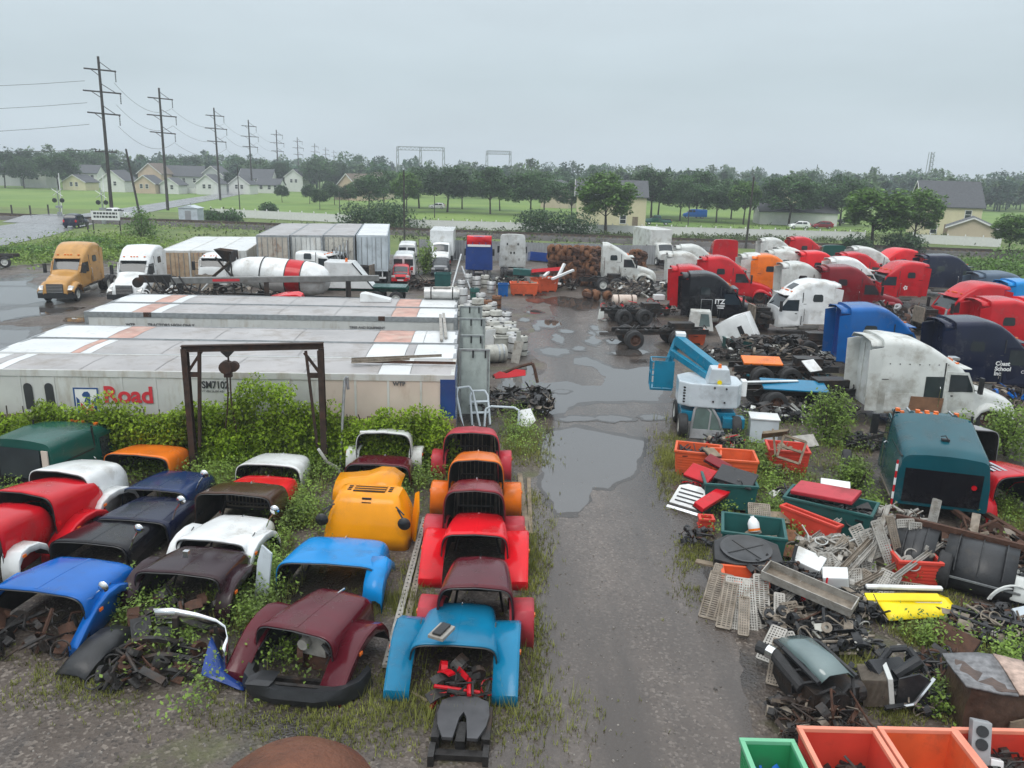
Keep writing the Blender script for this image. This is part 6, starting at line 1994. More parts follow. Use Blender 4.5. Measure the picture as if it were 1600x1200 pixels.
# red fibreglass piece by the mixer
q = G(445, 466, 2.0)
mb = MB(); mb.loft([[(x, -.6, 0), (x, -.55, h), (x, .2, h * 1.1), (x, .7, h * .7), (x, .75, 0)] for x, h in ((-1.15, .35), (-.8, .75), (0, .95), (.8, 1.0), (1.05, .9))], True, True, True)
tag(mb.build('red_fairing', P['brightred'], None, 40, loc=(q.x, q.y, 1.3), rz=R(3)), 'bright red roof fairing lying in front of the mixer drum', 'fairing')
scrap('scrap_heap', 'grey and dark scrap under the crane boom', 350, 478, 5.5, 1.2, 1.6, 70, .7, [M_GREASE, M_ALUD, P['white']], 13)
# crane deck with white slanted body and green wheel chassis
q = G(560, 478)
t = thing('crane_truck', 'white slant-backed crane body on a green six-wheel chassis', 'truck', (q.x, q.y + 1.2, 0), R(2))
mb = MB(); mb.prism([(-2.4, 1.2), (1.0, 1.2), (-.5, 3.0), (-2.4, 3.05)], -1.0, 1.0, 'y'); mb.build('slanted_body', P['white'], t, None, .04)
mb = MB(); mb.bar((1.06, -1.0, 1.2), (-.46, -1.0, 3.0), .07); mb.build('edge_trim', M_DARK, t)
mb = MB()
for yy in (-.45, .45):
    mb.box(-4.5, yy - .08, .95, 3.4, yy + .08, 1.25)
mb.box(.6, -.9, 1.25, 3.3, .9, 1.34); mb.build('chassis', P['green'], t)
for x in (1.2, 2.6):
    for s in (-1, 1):
        wheel(t, x, s * .95, r=.52)
mb = MB()
mb.box(-4.4, -.7, 1.3, -2.7, .7, 1.9); mb.bar((-5.2, -.3, 2.9), (-2.6, -.5, 1.9), .22); mb.bar((-5.0, 0, 2.6), (-2.4, .2, 1.7), .22); mb.cyl((-4.8, -.5, 2.2), (-3.0, -.6, 1.8), .14, None, 8); mb.cyl((-4.9, -.2, 1.5), (-4.9, -.2, 3.1), .16, None, 8)
for k in range(5):
    mb.tube([(-4.8 + .3 * k, -.6, 1.6), (-4.6 + .3 * k, -.8, 2.3), (-4.0 + .2 * k, -.75, 2.6), (-3.6, -.6, 2.0)], .05, 5)
mb.build('crane_base', M_GREASE, t)
mb = MB(); mb.cyl((-.9, -.6, 3.05), (-.9, -.6, 3.3), .1, .08, 8); mb.build('beacon', M_AMBER, t)
panel('white wedge panel lying on the back edge of the far trailer roof', 0, 0, [(-.7, 0), (.8, 0), (.8, .12), (-.5, .42), (-.7, .38)], .7, P['white'], R(4), None, 3.09, name='white_wedge', p=G(585, 472, 3.09))
# white cab and teal cab behind the mixer (roofs)
for i, (px, py, col, lab) in enumerate([(520, 420, 'white', 'white cab roof rising behind the mixer drum head'), (545, 412, 'lift_grey', 'white and teal cab with exhaust stacks below the third trailer')]):
    q = G(px, py + 38)
    t, B_ = cab(lab, None, R(-10), col, 'low', base=(q.x - 3.0, q.y + 2.5, 0), hood=False, chassis='none', wheels=None, fairing=False)
    for k in range(4 * i):
        mb = MB(); mb.cyl((2.2 + .3 * k, -1.4, .8), (2.2 + .3 * k, -1.4, 3.2 + .2 * k), .09, None, 8); mb.build('exhaust_stack', M_CHROME, t)
# vans, cars and box truck
car('white van with two rear windows beside the blue-white trailer', 633, 430, R(95), 'white', 'van', 'van', 'van', scale=1.05)
car('white van farther back behind the other van', 638, 408, R(95), 'white', 'van', 'van', 'van', scale=1.0)
car('small red car with black bonnet nosing towards the yard', 627, 440, R(-84), 'red', 'hatch', 'car', 'car', 'black')
car('dark grey wrecked car with a pale bonnet before the box truck', 689, 428, R(-88), 'darkgrey', 'hatch', 'car', 'car', 'grey')
q = G(690, 414)
t = thing('box_truck', 'white box truck facing the yard behind the wrecked car', 'truck', (q.x, q.y, 0), R(-88))
B_ = Body([(0, 2.3, .95, .6), (.9, 2.35, .95, .6), (1.3, 2.2, .93, .6), (1.75, 1.45, .93, .6), (2.6, 1.25, .9, .6), (2.75, .9, .86, .6)], .18)
B_.shell().build('cab', P['white'], t, 40); B_.patch(1.3, 1.72, 6, 12, .014).build('windshield', M_GLASS, t)
mb = MB(); mb.box(-6.2, -1.2, .95, -.15, 1.2, 3.5); mb.build('cargo_box', P['white'], t, None, .04)
mb = MB(); mb.box(-6.2, -.5, .6, .5, .5, .92); mb.build('frame', M_GREASE, t)
for x in (1.9, -4.2):
    for s in (-1, 1):
        wheel(t, x, s * .85, r=.42, w=.25)
for s in (-1, 1):
    mb = MB(); mb.box(2.55, s * .5, .85, 2.74, s * .8, 1.05); mb.build('headlight', M_LENS, t)
bush('bush', 'yellow-green bush between the van and the box truck', 'bush', 664, 426, (1.6, 1.2), 3.2, 'weed', 1500, .22, seed=81)
# blue and red tractor rear-on, white sleeper rear-on
t, B_ = cab('blue tractor with red roof fairing standing rear-on', None, R(92), 'royal', 'tall', base=tuple(G(748, 437)), scale=.98, fairing=False, chassis='long', wheels='dark', rear='royal')
mb = MB(); mb.loft([[(-.05, y, 3.15), (-.02, y, 3.88), (1.2, y, 3.95), (1.9, y, 3.5)] for y in (-1.12, 0, 1.12)], False); mb.build('red_fairing', P['brightred'], t, 40, solid=.04)
mb = MB(); mb.box(-.08, -1.05, 3.0, -.04, 1.05, 3.2); mb.build('white_band', M_TEXT_WHITE, t)
t, B_ = cab('white sleeper cab standing rear-on beside the blue tractor', None, R(91), 'oldwhite', 'tall', base=tuple(G(800, 432)), fairing=False, chassis='long', wheels='dark')
mb = MB()
for x, z in ((-.5, 3.0), (.5, 3.0), (-.15, 2.2), (.15, 2.2), (-.6, 1.6), (.6, 1.6)):
    mb.box(-.04, x - .07, z - .1, -.02, x + .07, z + .1)
mb.build('rear_vent', M_DARK, t)
# green dumpster
q = G(692, 457)
bin_box('small green open dumpster behind the fuel tanks', 692, 455, R(4), 1.3, 1.2, 1.45, M_BIN_G, False)
for i, (a, b, z) in enumerate([((703, 462), (716, 380), 3.0), ((735, 452), (722, 432), 1.6)]):
    A = G(*a); B_ = Vector((A.x + .7 - 1.6 * i, A.y + 2.5, z)); mb = MB(); mb.bar(A, B_, .12, .08)
    tag(mb.build('steel_channel', M_STEEL), ['long pale steel channel leaning upright behind the fuel tanks', 'short steel channel leaning among the rear fuel tanks'][i], 'channel')
scrap('scrap_heap', 'rusty frame scrap beside the green dumpster', 660, 452, 1.2, .8, .9, 40, .6, [M_GREASE, M_RUST], 14)

# ------------------------------------------------------------------ upright fuel tanks
tk = [(708, 448, .38, 1.0, 0), (724, 450, .34, 1.7, 1), (742, 450, .36, 1.1, 2), (690, 476, .36, .9, 0), (704, 470, .34, .9, 1), (718, 477, .36, .95, 0), (733, 475, .38, .9, 1), (737, 470, .36, 1.0, 1), (747, 466, .4, 1.35, 0), (760, 469, .38, .9, 3), (769, 472, .36, .8, 1), (760, 477, .38, .95, 0), (758, 487, .36, .85, 0), (775, 485, .4, 1.1, 0), (791, 488, .36, .8, 1), (768, 497, .4, .85, 1), (770, 502, .4, .9, 0), (787, 497, .36, .9, 1), (798, 503, .38, .85, 0), (798, 508, .38, .8, 1), (800, 514, .4, .9, 0), (801, 520, .38, .95, 1), (781, 510, .42, 1.2, 0), (765, 511, .36, .95, 0), (803, 526, .34, 1.15, 1), (816, 525, .30, 1.05, 0), (728, 462, .34, .85, 1), (752, 458, .36, .9, 1), (712, 462, .34, .9, 1), (776, 462, .34, .85, 3), (745, 432, .36, 1.0, 1), (732, 428, .36, 1.1, 1), (758, 430, .36, 1.0, 0), (720, 438, .34, 1.0, 1), (768, 440, .36, .9, 1)]
tank_m = [M_TANK, M_BARE, P['green'], M_RUSTLIGHT]
pt = {}
for i, (px, py, r_, h_, k) in enumerate(tk):
    q = G(px, py, h_)
    t = thing('fuel_tank', 'upright %s fuel tank, %s nearest the lane in the crowded group' % (['cream-grey', 'bare metal', 'green', 'rusty'][k], pos_words[[25, 24, 21, 20, 22, 19, 18, 14, 23, 13, 11, 16, 15, 17, 12, 26, 10, 9, 29, 27, 28, 8, 7, 30, 6, 5, 31, 33, 34, 4, 3, 32, 2, 1, 0].index(i) if i in [25, 24, 21, 20, 22, 19, 18, 14, 23, 13, 11, 16, 15, 17, 12, 26, 10, 9, 29, 27, 28, 8, 7, 30, 6, 5, 31, 33, 34, 4, 3, 32, 2, 1, 0] else 35]), 'tank', (q.x, q.y, 0), rnd.uniform(0, 3), 'fuel tanks by the trailer doors', (rnd.uniform(-.04, .04), rnd.uniform(-.04, .04)))
    key = (r_, h_, k)
    if key not in pt:
        mb = MB(); mb.lathe([(.001, .02), (r_ * .9, .0), (r_, .03), (r_, h_ - .02), (r_ * .96, h_), (r_ * .9, h_ - .015), (.001, h_ + .01)], 18)
        a = mb.mesh('barrel', tank_m[k], 40)
        mb = MB()
        for z in (h_ * .28, h_ * .72):
            mb.lathe([(r_ + .001, z - .03), (r_ + .012, z - .03), (r_ + .012, z + .03), (r_ + .001, z + .03)], 18)
        b = mb.mesh('strap', M_GREASE, 40)
        mb = MB(); mb.cyl((r_ * .4, 0, h_ - .01), (r_ * .4, 0, h_ + .05), .06, None, 8); c_ = mb.mesh('filler_cap', M_DARK)
        pt[key] = (a, b, c_)
    for me in pt[key]:
        share(me, me.name.split('.')[0], t)
q = G(772, 566); t = thing('fuel_tank', 'fat cream tank lying on its side with steel straps by the open door', 'tank', (q.x, q.y, 0), R(20))
mb = MB(); mb.lathe([(.001, -.62), (.42, -.6), (.46, -.54), (.46, .54), (.42, .6), (.001, .62)], 22, Matrix.Translation((0, 0, .47)) @ Matrix.Rotation(PI / 2, 4, 'Y')); mb.build('barrel', M_TANK, t, 40)
mb = MB()
for x in (.15, .4):
    mb.lathe([(.462, x - .04), (.475, x - .04), (.475, x + .04), (.462, x + .04)], 22, Matrix.Translation((0, 0, .47)) @ Matrix.Rotation(PI / 2, 4, 'Y'))
mb.build('strap', M_STEEL, t)
bin_box('square pale metal tank box among the fuel tanks', 786, 555, R(8), .95, .7, 1.0, M_TANK, False, name='metal_box', taper=1)
panel('grey sheet panel leaning on the square tank box', 806, 568, [(-.3, 0), (.15, -.02), (.3, 1.1), (-.2, 1.15)], .04, M_ALU, R(-20), (R(-14), 0), .02)
panel('tall narrow pale panel standing beside the last fuel tank', 809, 562, [(-.1, 0), (.12, 0), (.12, 1.5), (-.1, 1.5)], .08, M_TANK, R(0), None, .0)
panel('white panel with a dark oval hole by the open trailer door', 764, 545, [(-.3, 0), (.35, 0), (.35, 1.0), (-.2, .95)], .06, P['white'], R(5), None, .1)
scrap('scrap_heap', 'black engine scrap at the puddle edge beside the trailer door', 800, 640, 1.7, 1.0, .9, 110, .42, [M_GREASE, M_DARK, M_ALUD], 15)
panel('bent red panel on the black scrap by the puddle', 795, 612, [(-.7, .25), (-.4, .4), (-.1, .3), (.3, .5), (.75, .45), (.75, .2), (0, .1), (-.6, .05)], .06, P['red'], R(6), (R(-30), 0), .55)
mb = MB(); q = G(800, 606); mb.tube([(-.9, 0, .5), (.4, .1, 1.0), (.9, .1, 1.15), (1.0, 0, .9), (1.15, -.1, .3)], .07, 6)
tag(mb.build('rusty_hoop', M_RUST, loc=q), 'bent rusty bar arching over the red panel', 'bar')
scrap('scrap_heap', 'loose dark lumps lying in the puddle', 838, 618, .7, .4, .3, 16, .3, [M_GREASE], 16)
# chrome grab frames by the hedge end
for i, (px, py, w_, h_, rz_, tl_) in enumerate([(737, 668, .7, 1.6, .5, -.5), (752, 664, .7, 1.4, .2, -.6), (783, 668, 1.3, .8, -.1, -.45)]):
    q = G(px, py); mb = MB()
    mb.tube([(-w_ / 2, 0, 0), (-w_ / 2, 0, h_ * .85), (-w_ * .35, 0, h_), (w_ * .35, 0, h_), (w_ / 2, 0, h_ * .85), (w_ / 2, 0, 0)], .045, 8)
    if i == 1:
        mb.bar((-w_ / 2, 0, .5), (w_ / 2, 0, .5), .08); mb.bar((-w_ / 2, 0, .95), (w_ / 2, 0, .95), .08)
    o = mb.build('window_frame', P['lift_grey'], loc=q); o.rotation_euler = (tl_, 0, rz_)
    tag(o, ['tall pale door frame leaning by the blue trailer corner', 'pale door frame with crossbars in the middle of three', 'low wide pale door frame nearest the puddle'][i], 'frame')
panel('crumpled white fender sheet in the weeds by the lane', 815, 668, [(-.2, .0), (.3, -.1), (.5, .3), (.1, .75), (-.3, .6)], .03, P['white'], R(-30), (R(-40), 0), .1)

# ------------------------------------------------------------------ weeds on the left
tuft_mass('weeds', 'leafy weeds growing between the rows of hoods', px_area([(300, 720, 520, 760, 5), (260, 740, 360, 790, 2), (430, 790, 500, 860, 4), (400, 860, 440, 960, 3), (130, 745, 200, 780, 1), (480, 700, 540, 740, 3), (640, 700, 690, 760, 3), (180, 930, 260, 990, 2.5), (350, 900, 420, 1000, 3), (0, 745, 60, 790, 1), (790, 640, 840, 700, 3), (230, 990, 330, 1090, 1.5), (610, 730, 670, 780, 2), (440, 760, 480, 850, 3), (100, 690, 300, 740, 3), (400, 1010, 500, 1050, .7)]), 11000, .7, .08, 'weed', 31)
tuft_mass('grass', 'sparse mossy grass along the lane edges and between hoods', px_area([(805, 740, 850, 1050, 4), (560, 1050, 850, 1180, 3), (0, 1010, 350, 1090, 3), (350, 1100, 620, 1160, 2), (560, 850, 660, 1060, 2), (780, 660, 850, 760, 2), (600, 860, 680, 960, 1)]), 6500, .11, .04, 'moss', 32, True)

tuft_mass('tall_grass', 'tall grass blades and dead stalks between the rows of hoods', px_area([(300, 730, 520, 770, 4), (430, 790, 500, 870, 3), (390, 860, 440, 970, 3), (180, 940, 260, 1000, 2), (340, 900, 420, 1010, 2), (640, 710, 690, 770, 2), (100, 690, 300, 745, 2), (790, 650, 845, 720, 3), (590, 860, 660, 1000, 1.5), (805, 740, 850, 1000, 2), (600, 1080, 830, 1130, 1.5)]), 3600, .42, .035, 'moss', 33, True)
# ================================================================== RIGHT OF THE LANE: TRUCKS
def C(label, T, deg, col, kind='aero', **k):
    k.setdefault('drop', .3)
    k['ext'] = max(0, k.get('ext', 0) - .35) if k.get('ext', 0) > 0 else k.get('ext', 0)
    return cab(label, T, R(deg), col, kind, **k)


# front row
t27, b27 = C('white sleeper truck with hollow rear fairing and a plywood board on its side', (1326, 530), -2, 'oldwhite', 'tall', ext=.75, chassis='none', wheels='rust', fairing=True, sleepwin=False, width=1.0)
xw = 1.75
b27.sidepanel([(xw, 1.3), (xw + .75, 1.3), (xw + .75, 2.15), (xw, 2.15)], -1, .02).build('side_window', M_GLASS, t27)
mb = b27.sidepanel([(1.2, .66), (2.5, .6), (2.55, 1.3), (1.25, 1.36)], -1, .05, -.025); mb.build('plywood_board', M_PLY, t27)
mb = MB()
for k in range(7):
    x = .3 + k * .38; y = b27.side(x, 2.9); mb.cyl((x, -y - .01, 2.62), (x, -y - .02, 2.62), .025, None, 6)
mb.build('rivet', M_DARK, t27)
mb = MB(); mb.box(3.15, -.2, 2.62, 3.45, .2, 2.72); mb.build('roof_lamp', M_CHROME, t27)
t25, b25 = C('tall bright blue sleeper truck behind the white truck with the board', (1288, 481), -4, 'deepblue', 'aero', ext=.7, chassis='none', wheels='rust', rear='royal')
t26, b26 = C('dark navy sleeper truck with white door lettering', (1440, 503), -4, 'darknavy', 'aero', ext=.8, chassis='none', wheels='rust', sleepwin=True)
for k, (s_, z) in enumerate((('Coast', 1.55), ('School', 1.31), ('Inc', 1.09))):
    text(s_, .26, M_TEXT_WHITE, t26, (1.9, -b26.side(1.9, z) - .04, z), RX, bold=.008)
text('Cool River', .2, M_TEXT_WHITE, t26, (3.1, -b26.side(3.0, 1.2) - .06, 1.2), RX)
C('red sleeper truck cut by the photo edge, behind the navy truck', (1500, 470), -4, 'red', 'aero', ext=.7, chassis='none', wheels='rust', doorglass=True)
C('red sleeper truck facing the other way above the navy truck', (1583, 447), 184, 'red', 'vnl', facing='L', ext=.3, chassis='none', hood=False, wheels='rust')
C('blue sleeper truck half hidden at the photo edge', (1503, 427), -5, 'slate', 'aero', ext=1.0, chassis='none', wheels='rust', doorglass=True)
t20, b20 = C('red sleeper truck facing left with a flower emblem on its side', (1455, 412), 185, 'red', 'vnl', facing='L', ext=.2, chassis='short', hood=False, wheels='rust')
mb = MB()
for k in range(5):
    a = k * 2 * PI / 5; mb.cyl((1.4 + .12 * math.cos(a), b20.side(1.4, 1.4) + .01, 1.4 + .12 * math.sin(a)), (1.4 + .12 * math.cos(a), b20.side(1.4, 1.4) + .02, 1.4 + .12 * math.sin(a)), .07, None, 8)
mb.build('flower_emblem', M_TEXT_WHITE, t20)
C('red sleeper truck facing left, farther back beside the black roof', (1437, 391), 188, 'brightred', 'aero', facing='L', ext=.0, chassis='none', hood=False, wheels='rust')
C('black sleeper truck with red rear edge behind the red trucks', (1424, 399), -6, 'darknavy', 'aero', ext=1.2, chassis='none', wheels='rust', rear='red')
t19, b19 = C('white sleeper truck facing left with bare engine bay', (1317, 443), 184, 'white', 'vnl', facing='L', ext=.25, chassis='none', hood=False, wheels=None, doorglass=True)
b19.patch(2.0, 2.45, 8, 10, .014).build('roof_window', M_GLASS, t19)
t18, b18 = C('dark red low-roofed sleeper truck behind the white left-facing one', (1268, 417), -5, 'darkred', 'aero', ext=.9, chassis='none', wheels='rust')
C('white sleeper truck with dark wing window, between red trucks', (1282, 404), -5, 'white', 'aero', ext=.5, chassis='none', wheels='rust')
C('white square sleeper truck with two door windows at the back row', (1319, 386), -4, 'oldwhite', 'tall', ext=.6, chassis='none', wheels='rust', width=1.0)
C('white sleeper truck facing right beside the dark red one', (1209, 412), -3, 'oldwhite', 'aero', ext=.2, chassis='none', wheels='rust')
C('orange-red sleeper truck with dark oval window in the middle row', (1238, 394), -4, 'brightred', 'aero', ext=.6, chassis='none', wheels='rust')
C('white sleeper truck in the crowded middle row beside the orange-red one', (1205, 387), -4, 'oldwhite', 'tall', ext=.3, chassis='none', wheels='rust')
C('red sleeper roof farthest back in the truck crowd', (1225, 371), -4, 'red', 'aero', ext=.4, chassis='none', wheels='rust')
C('white sleeper truck farthest back beside the red roof', (1180, 373), -4, 'oldwhite', 'aero', ext=.3, chassis='none', wheels='rust')
C('orange sleeper truck between white trucks', (1163, 399), -4, 'orange', 'aero', ext=.4, chassis='none', wheels='rust')
C('white truck cab with small door window beside the orange truck', (1148, 398), -4, 'oldwhite', 'aero', ext=0, chassis='none', wheels='rust')
q = G(1130, 432)
C('red box sleeper standing rear-on behind the big red truck', None, 86, 'red', 'tall', base=(q.x, q.y, 0), fairing=False, chassis='none', wheels='rust')
q = G(1298, 436)
C('dark green sleeper box standing rear-on in the back row', None, 84, 'green', 'tall', base=(q.x, q.y, 0), fairing=False, chassis='none', wheels=None, scale=.92)
C('big red sleeper truck facing right behind the black one', (1087, 402), -5, 'red', 'aero', ext=.5, chassis='none', wheels='rust')
C('red sleeper truck mostly hidden behind the black truck', (1040, 417), -6, 'red', 'aero', ext=.2, chassis='none', wheels='rust', width=.98)
t6, b6 = C('black sleeper truck with white ITZ lettering', (1056, 428), -6, 'black', 'aero', ext=.55, chassis='none', wheels='rust', rear='red')
text('ITZ', .42, M_TEXT_WHITE, t6, (1.65, -b6.side(1.9, 1.6) - .04, 1.6), RX, bold=.014)
mb = MB(); mb.box(1.65, -b6.side(2.3, 1.4) - .03, 1.42, 2.3, -b6.side(2.3, 1.4) - .02, 1.50); mb.box(1.7, -b6.side(2.3, 1.4) - .03, 1.28, 2.25, -b6.side(2.3, 1.4) - .02, 1.36); mb.build('lettering_line', M_TEXT_WHITE, t6)
for s_ in (-1,):
    mb = MB()
    f_ = [(.8, .75), (1.5, .75), (1.5, 1.85), (.8, 1.85)]
    for (x0, z0), (x1, z1) in zip(f_, f_[1:] + f_[:1]):
        mb.bar((x0, -b6.side(x0, z0) - .02, z0), (x1, -b6.side(x1, z1) - .02, z1), .03)
    mb.build('hatch_frame', M_CHROME, t6)
C('white truck cab behind the black truck, nearer of two', (1036, 396), -5, 'oldwhite', 'aero', ext=.1, chassis='none', wheels='rust')
C('white truck cab behind the black truck, farther of two', (1049, 384), -5, 'oldwhite', 'aero', ext=.5, chassis='none', wheels='rust')
t1w, b1w = C('tall white sleeper truck alone at the head of the lane', (938, 381), -4, 'oldwhite', 'tall', ext=-.4, chassis='long', wheels='white', fairing=False)
b1w.sidepanel([(.2, 1.0), (.24, 1.0), (.24, 2.4), (.2, 2.4)], -1, .012).build('rust_streak', M_RUST, t1w)
C('red sleeper truck behind the white wing-window truck', (1300, 396), -5, 'red', 'vnl', ext=.3, chassis='none', wheels='rust')
C('pale blue cab beyond the red trucks at the photo edge', (1545, 440), -5, 'lightblue', 'aero', ext=.2, chassis='none', wheels='rust')
C('white sleeper truck crammed behind the orange one', (1190, 392), -5, 'oldwhite', 'vnl', ext=.2, chassis='none', wheels='rust')
C('red sleeper truck crammed at the photo edge in the second row', (1560, 470), -5, 'brightred', 'vnl', ext=.4, chassis='none', wheels='rust')
# white box truck at back
q = G(1030, 412)
t = thing('box_truck', 'white box truck behind the lone white sleeper truck', 'truck', (q.x, q.y, 0), R(-80))
mb = MB(); mb.box(-6, -1.25, 1.0, 0, 1.25, 3.7); mb.build('cargo_box', P['oldwhite'], t, None, .04)
B_ = Body([(0, 2.3, .95, .7), (.9, 2.35, .95, .7), (1.3, 2.2, .93, .7), (1.75, 1.5, .93, .7), (2.5, 1.3, .9, .7)], .18)
o = B_.shell().build('cab', P['oldwhite'], t, 40); o.location = (.1, 0, 0)
o = B_.patch(1.3, 1.72, 6, 12, .014).build('windshield', M_GLASS, t); o.location = (.1, 0, 0)
for x in (1.7, -4):
    for s in (-1, 1):
        wheel(t, x, s * .9, r=.45)
# tall side mast on navy truck
mb = MB(); q = G(1448, 600); mb.cyl((0, 0, 0), (.2, 0, 3.7), .06, None, 8); tag(mb.build('exhaust_pipe', M_CHROME, loc=(q.x + .0, q.y - .3, 0)), 'tall chrome exhaust pipe standing beside the navy truck', 'pipe')

# teal cab seen from behind and above
q = G(1462, 818)
t28, b28 = cab('teal sleeper cab seen from behind with roof lamps and horns', None, R(74), 'teal', 'slope', base=(q.x, q.y, 0), drop=.5, hood=False, chassis='none', wheels=None, fairing=False, sleepwin=False, rear='black', ext=.5, scale=1.06)  # black rear paint puts the shadow on the cab's back into the colour
for y in (-.6, .55):
    mb = MB(); mb.cyl((2.45, y, 2.40), (3.0, y, 2.36), .03, .05, 8); mb.cyl((2.35, y, 2.40), (2.45, y, 2.40), .08, .04, 8); mb.build('air_horn', M_CHROME, t28)
for y in (-.8, -.25, 0, .25, .8):
    mb = MB(); mb.box(2.95, y - .06, 2.26, 3.08, y + .06, 2.35); mb.build('roof_lamp', M_AMBER, t28)
mb = MB(); mb.box(.6, -.15, 2.16, .72, .05, 2.22); mb.tube([(.6, -.1, 2.22), (.68, -.05, 2.30), (.75, .05, 2.25)], .015, 5); mb.build('roof_fitting', M_DARK, t28)
for s in (1,):
    mb = MB(); mb.cyl((-.06, s * 1.18, .05), (-.06, s * 1.18, 1.7), .028, None, 8); p_ = mb.build('marker_pole', P['red'], t28)
    for k in range(4):
        mb = MB(); mb.cyl((-.06, s * 1.18, .2 + .4 * k), (-.06, s * 1.18, .4 + .4 * k), .031, None, 8); mb.build('white_stripe', M_TEXT_WHITE, p_)
mb = MB(); mb.cyl((-.04, -.75, 1.15), (-.06, -.75, 1.15), .07, None, 10); mb.build('rear_lamp', P['red'], t28)
# grey and navy hood beyond it
hood('grey and navy truck hood beside the teal cab', 1512, 742, R(4), 'grey', 1.7, 0, 1.5, 1.8, nose=.9, ridge=False, grille=False, flat=.2, ornament=False)
t = hood('red truck hood with chrome strips at the photo edge', 1592, 815, R(8), 'red', 1.9, 2.5, 1.35, 2.0, 'round', .8, ridge=True, grille=False)
mb = MB()
for k in range(3):
    mb.box(-.7 + k * .18, .5, 1.36, -.6 + k * .18, 1.2, 1.40)
mb.build('chrome_strip', M_CHROME, t)
q = G(1318, 748); t = thing('spare_wheel', 'white-rimmed truck wheel standing in the weeds beside the teal cab', 'wheel', q, R(70)); wheel(t, 0, 0, rimc='white')

# ------------------------------------------------------------------ bare chassis and engine scrap
def chassis(label, px, py, rz, L=6.0, axles=(1.0, 2.3), rimc='rust', extra=None, name='truck_chassis', z=0):
    p = G(px, py)
    t = thing(name, label, 'chassis', (p.x, p.y, 0), rz)
    for yy in (-.43, .43):
        mb = MB(); mb.box(0, yy - .05, .72, L, yy + .05, .76); mb.box(0, yy - .05, .96, L, yy + .05, 1.0); mb.box(0, yy - .01, .76, L, yy + .01, .96); mb.build('rail', M_GREASE, t)
    for k in range(4):
        x = .3 + (L - .6) * k / 3
        mb = MB(); mb.box(x - .06, -.38, .78, x + .06, .38, .94); mb.build('crossmember', M_GREASE, t)
    for x in axles:
        mb = MB(); mb.cyl((x, -.9, .52), (x, .9, .52), .09, None, 8); mb.lathe([(.001, -.2), (.2, -.12), (.24, 0), (.2, .12), (.001, .2)], 12, Matrix.Translation((x, 0, .52)) @ Matrix.Rotation(PI / 2, 4, 'Y')); mb.build('axle', M_GREASE, t)
        for s in (-1, 1):
            wheel(t, x, s * 1.0, .52, .52, .29, rimc); wheel(t, x, s * .66, .52, .52, .29, rimc)
    mb = MB()
    rg = random.Random(int(px + py))
    for k in range(8):
        x = rg.uniform(.2, L - .6); mb.tube([(x, -.5, .9), (x + .3, -.6, 1.1), (x + .7, .2, 1.15), (x + 1.0, .5, .9)], .03, 5)
    mb.build('hose', M_RUBBER, t)
    mb = MB(); mb.box(L * .6, -.35, 1.0, L * .85, .35, 1.35); mb.cyl((L * .5, 0, .85), (L * .75, 0, 1.0), .16, None, 10); mb.build('gearbox', M_GREASE, t)
    return t


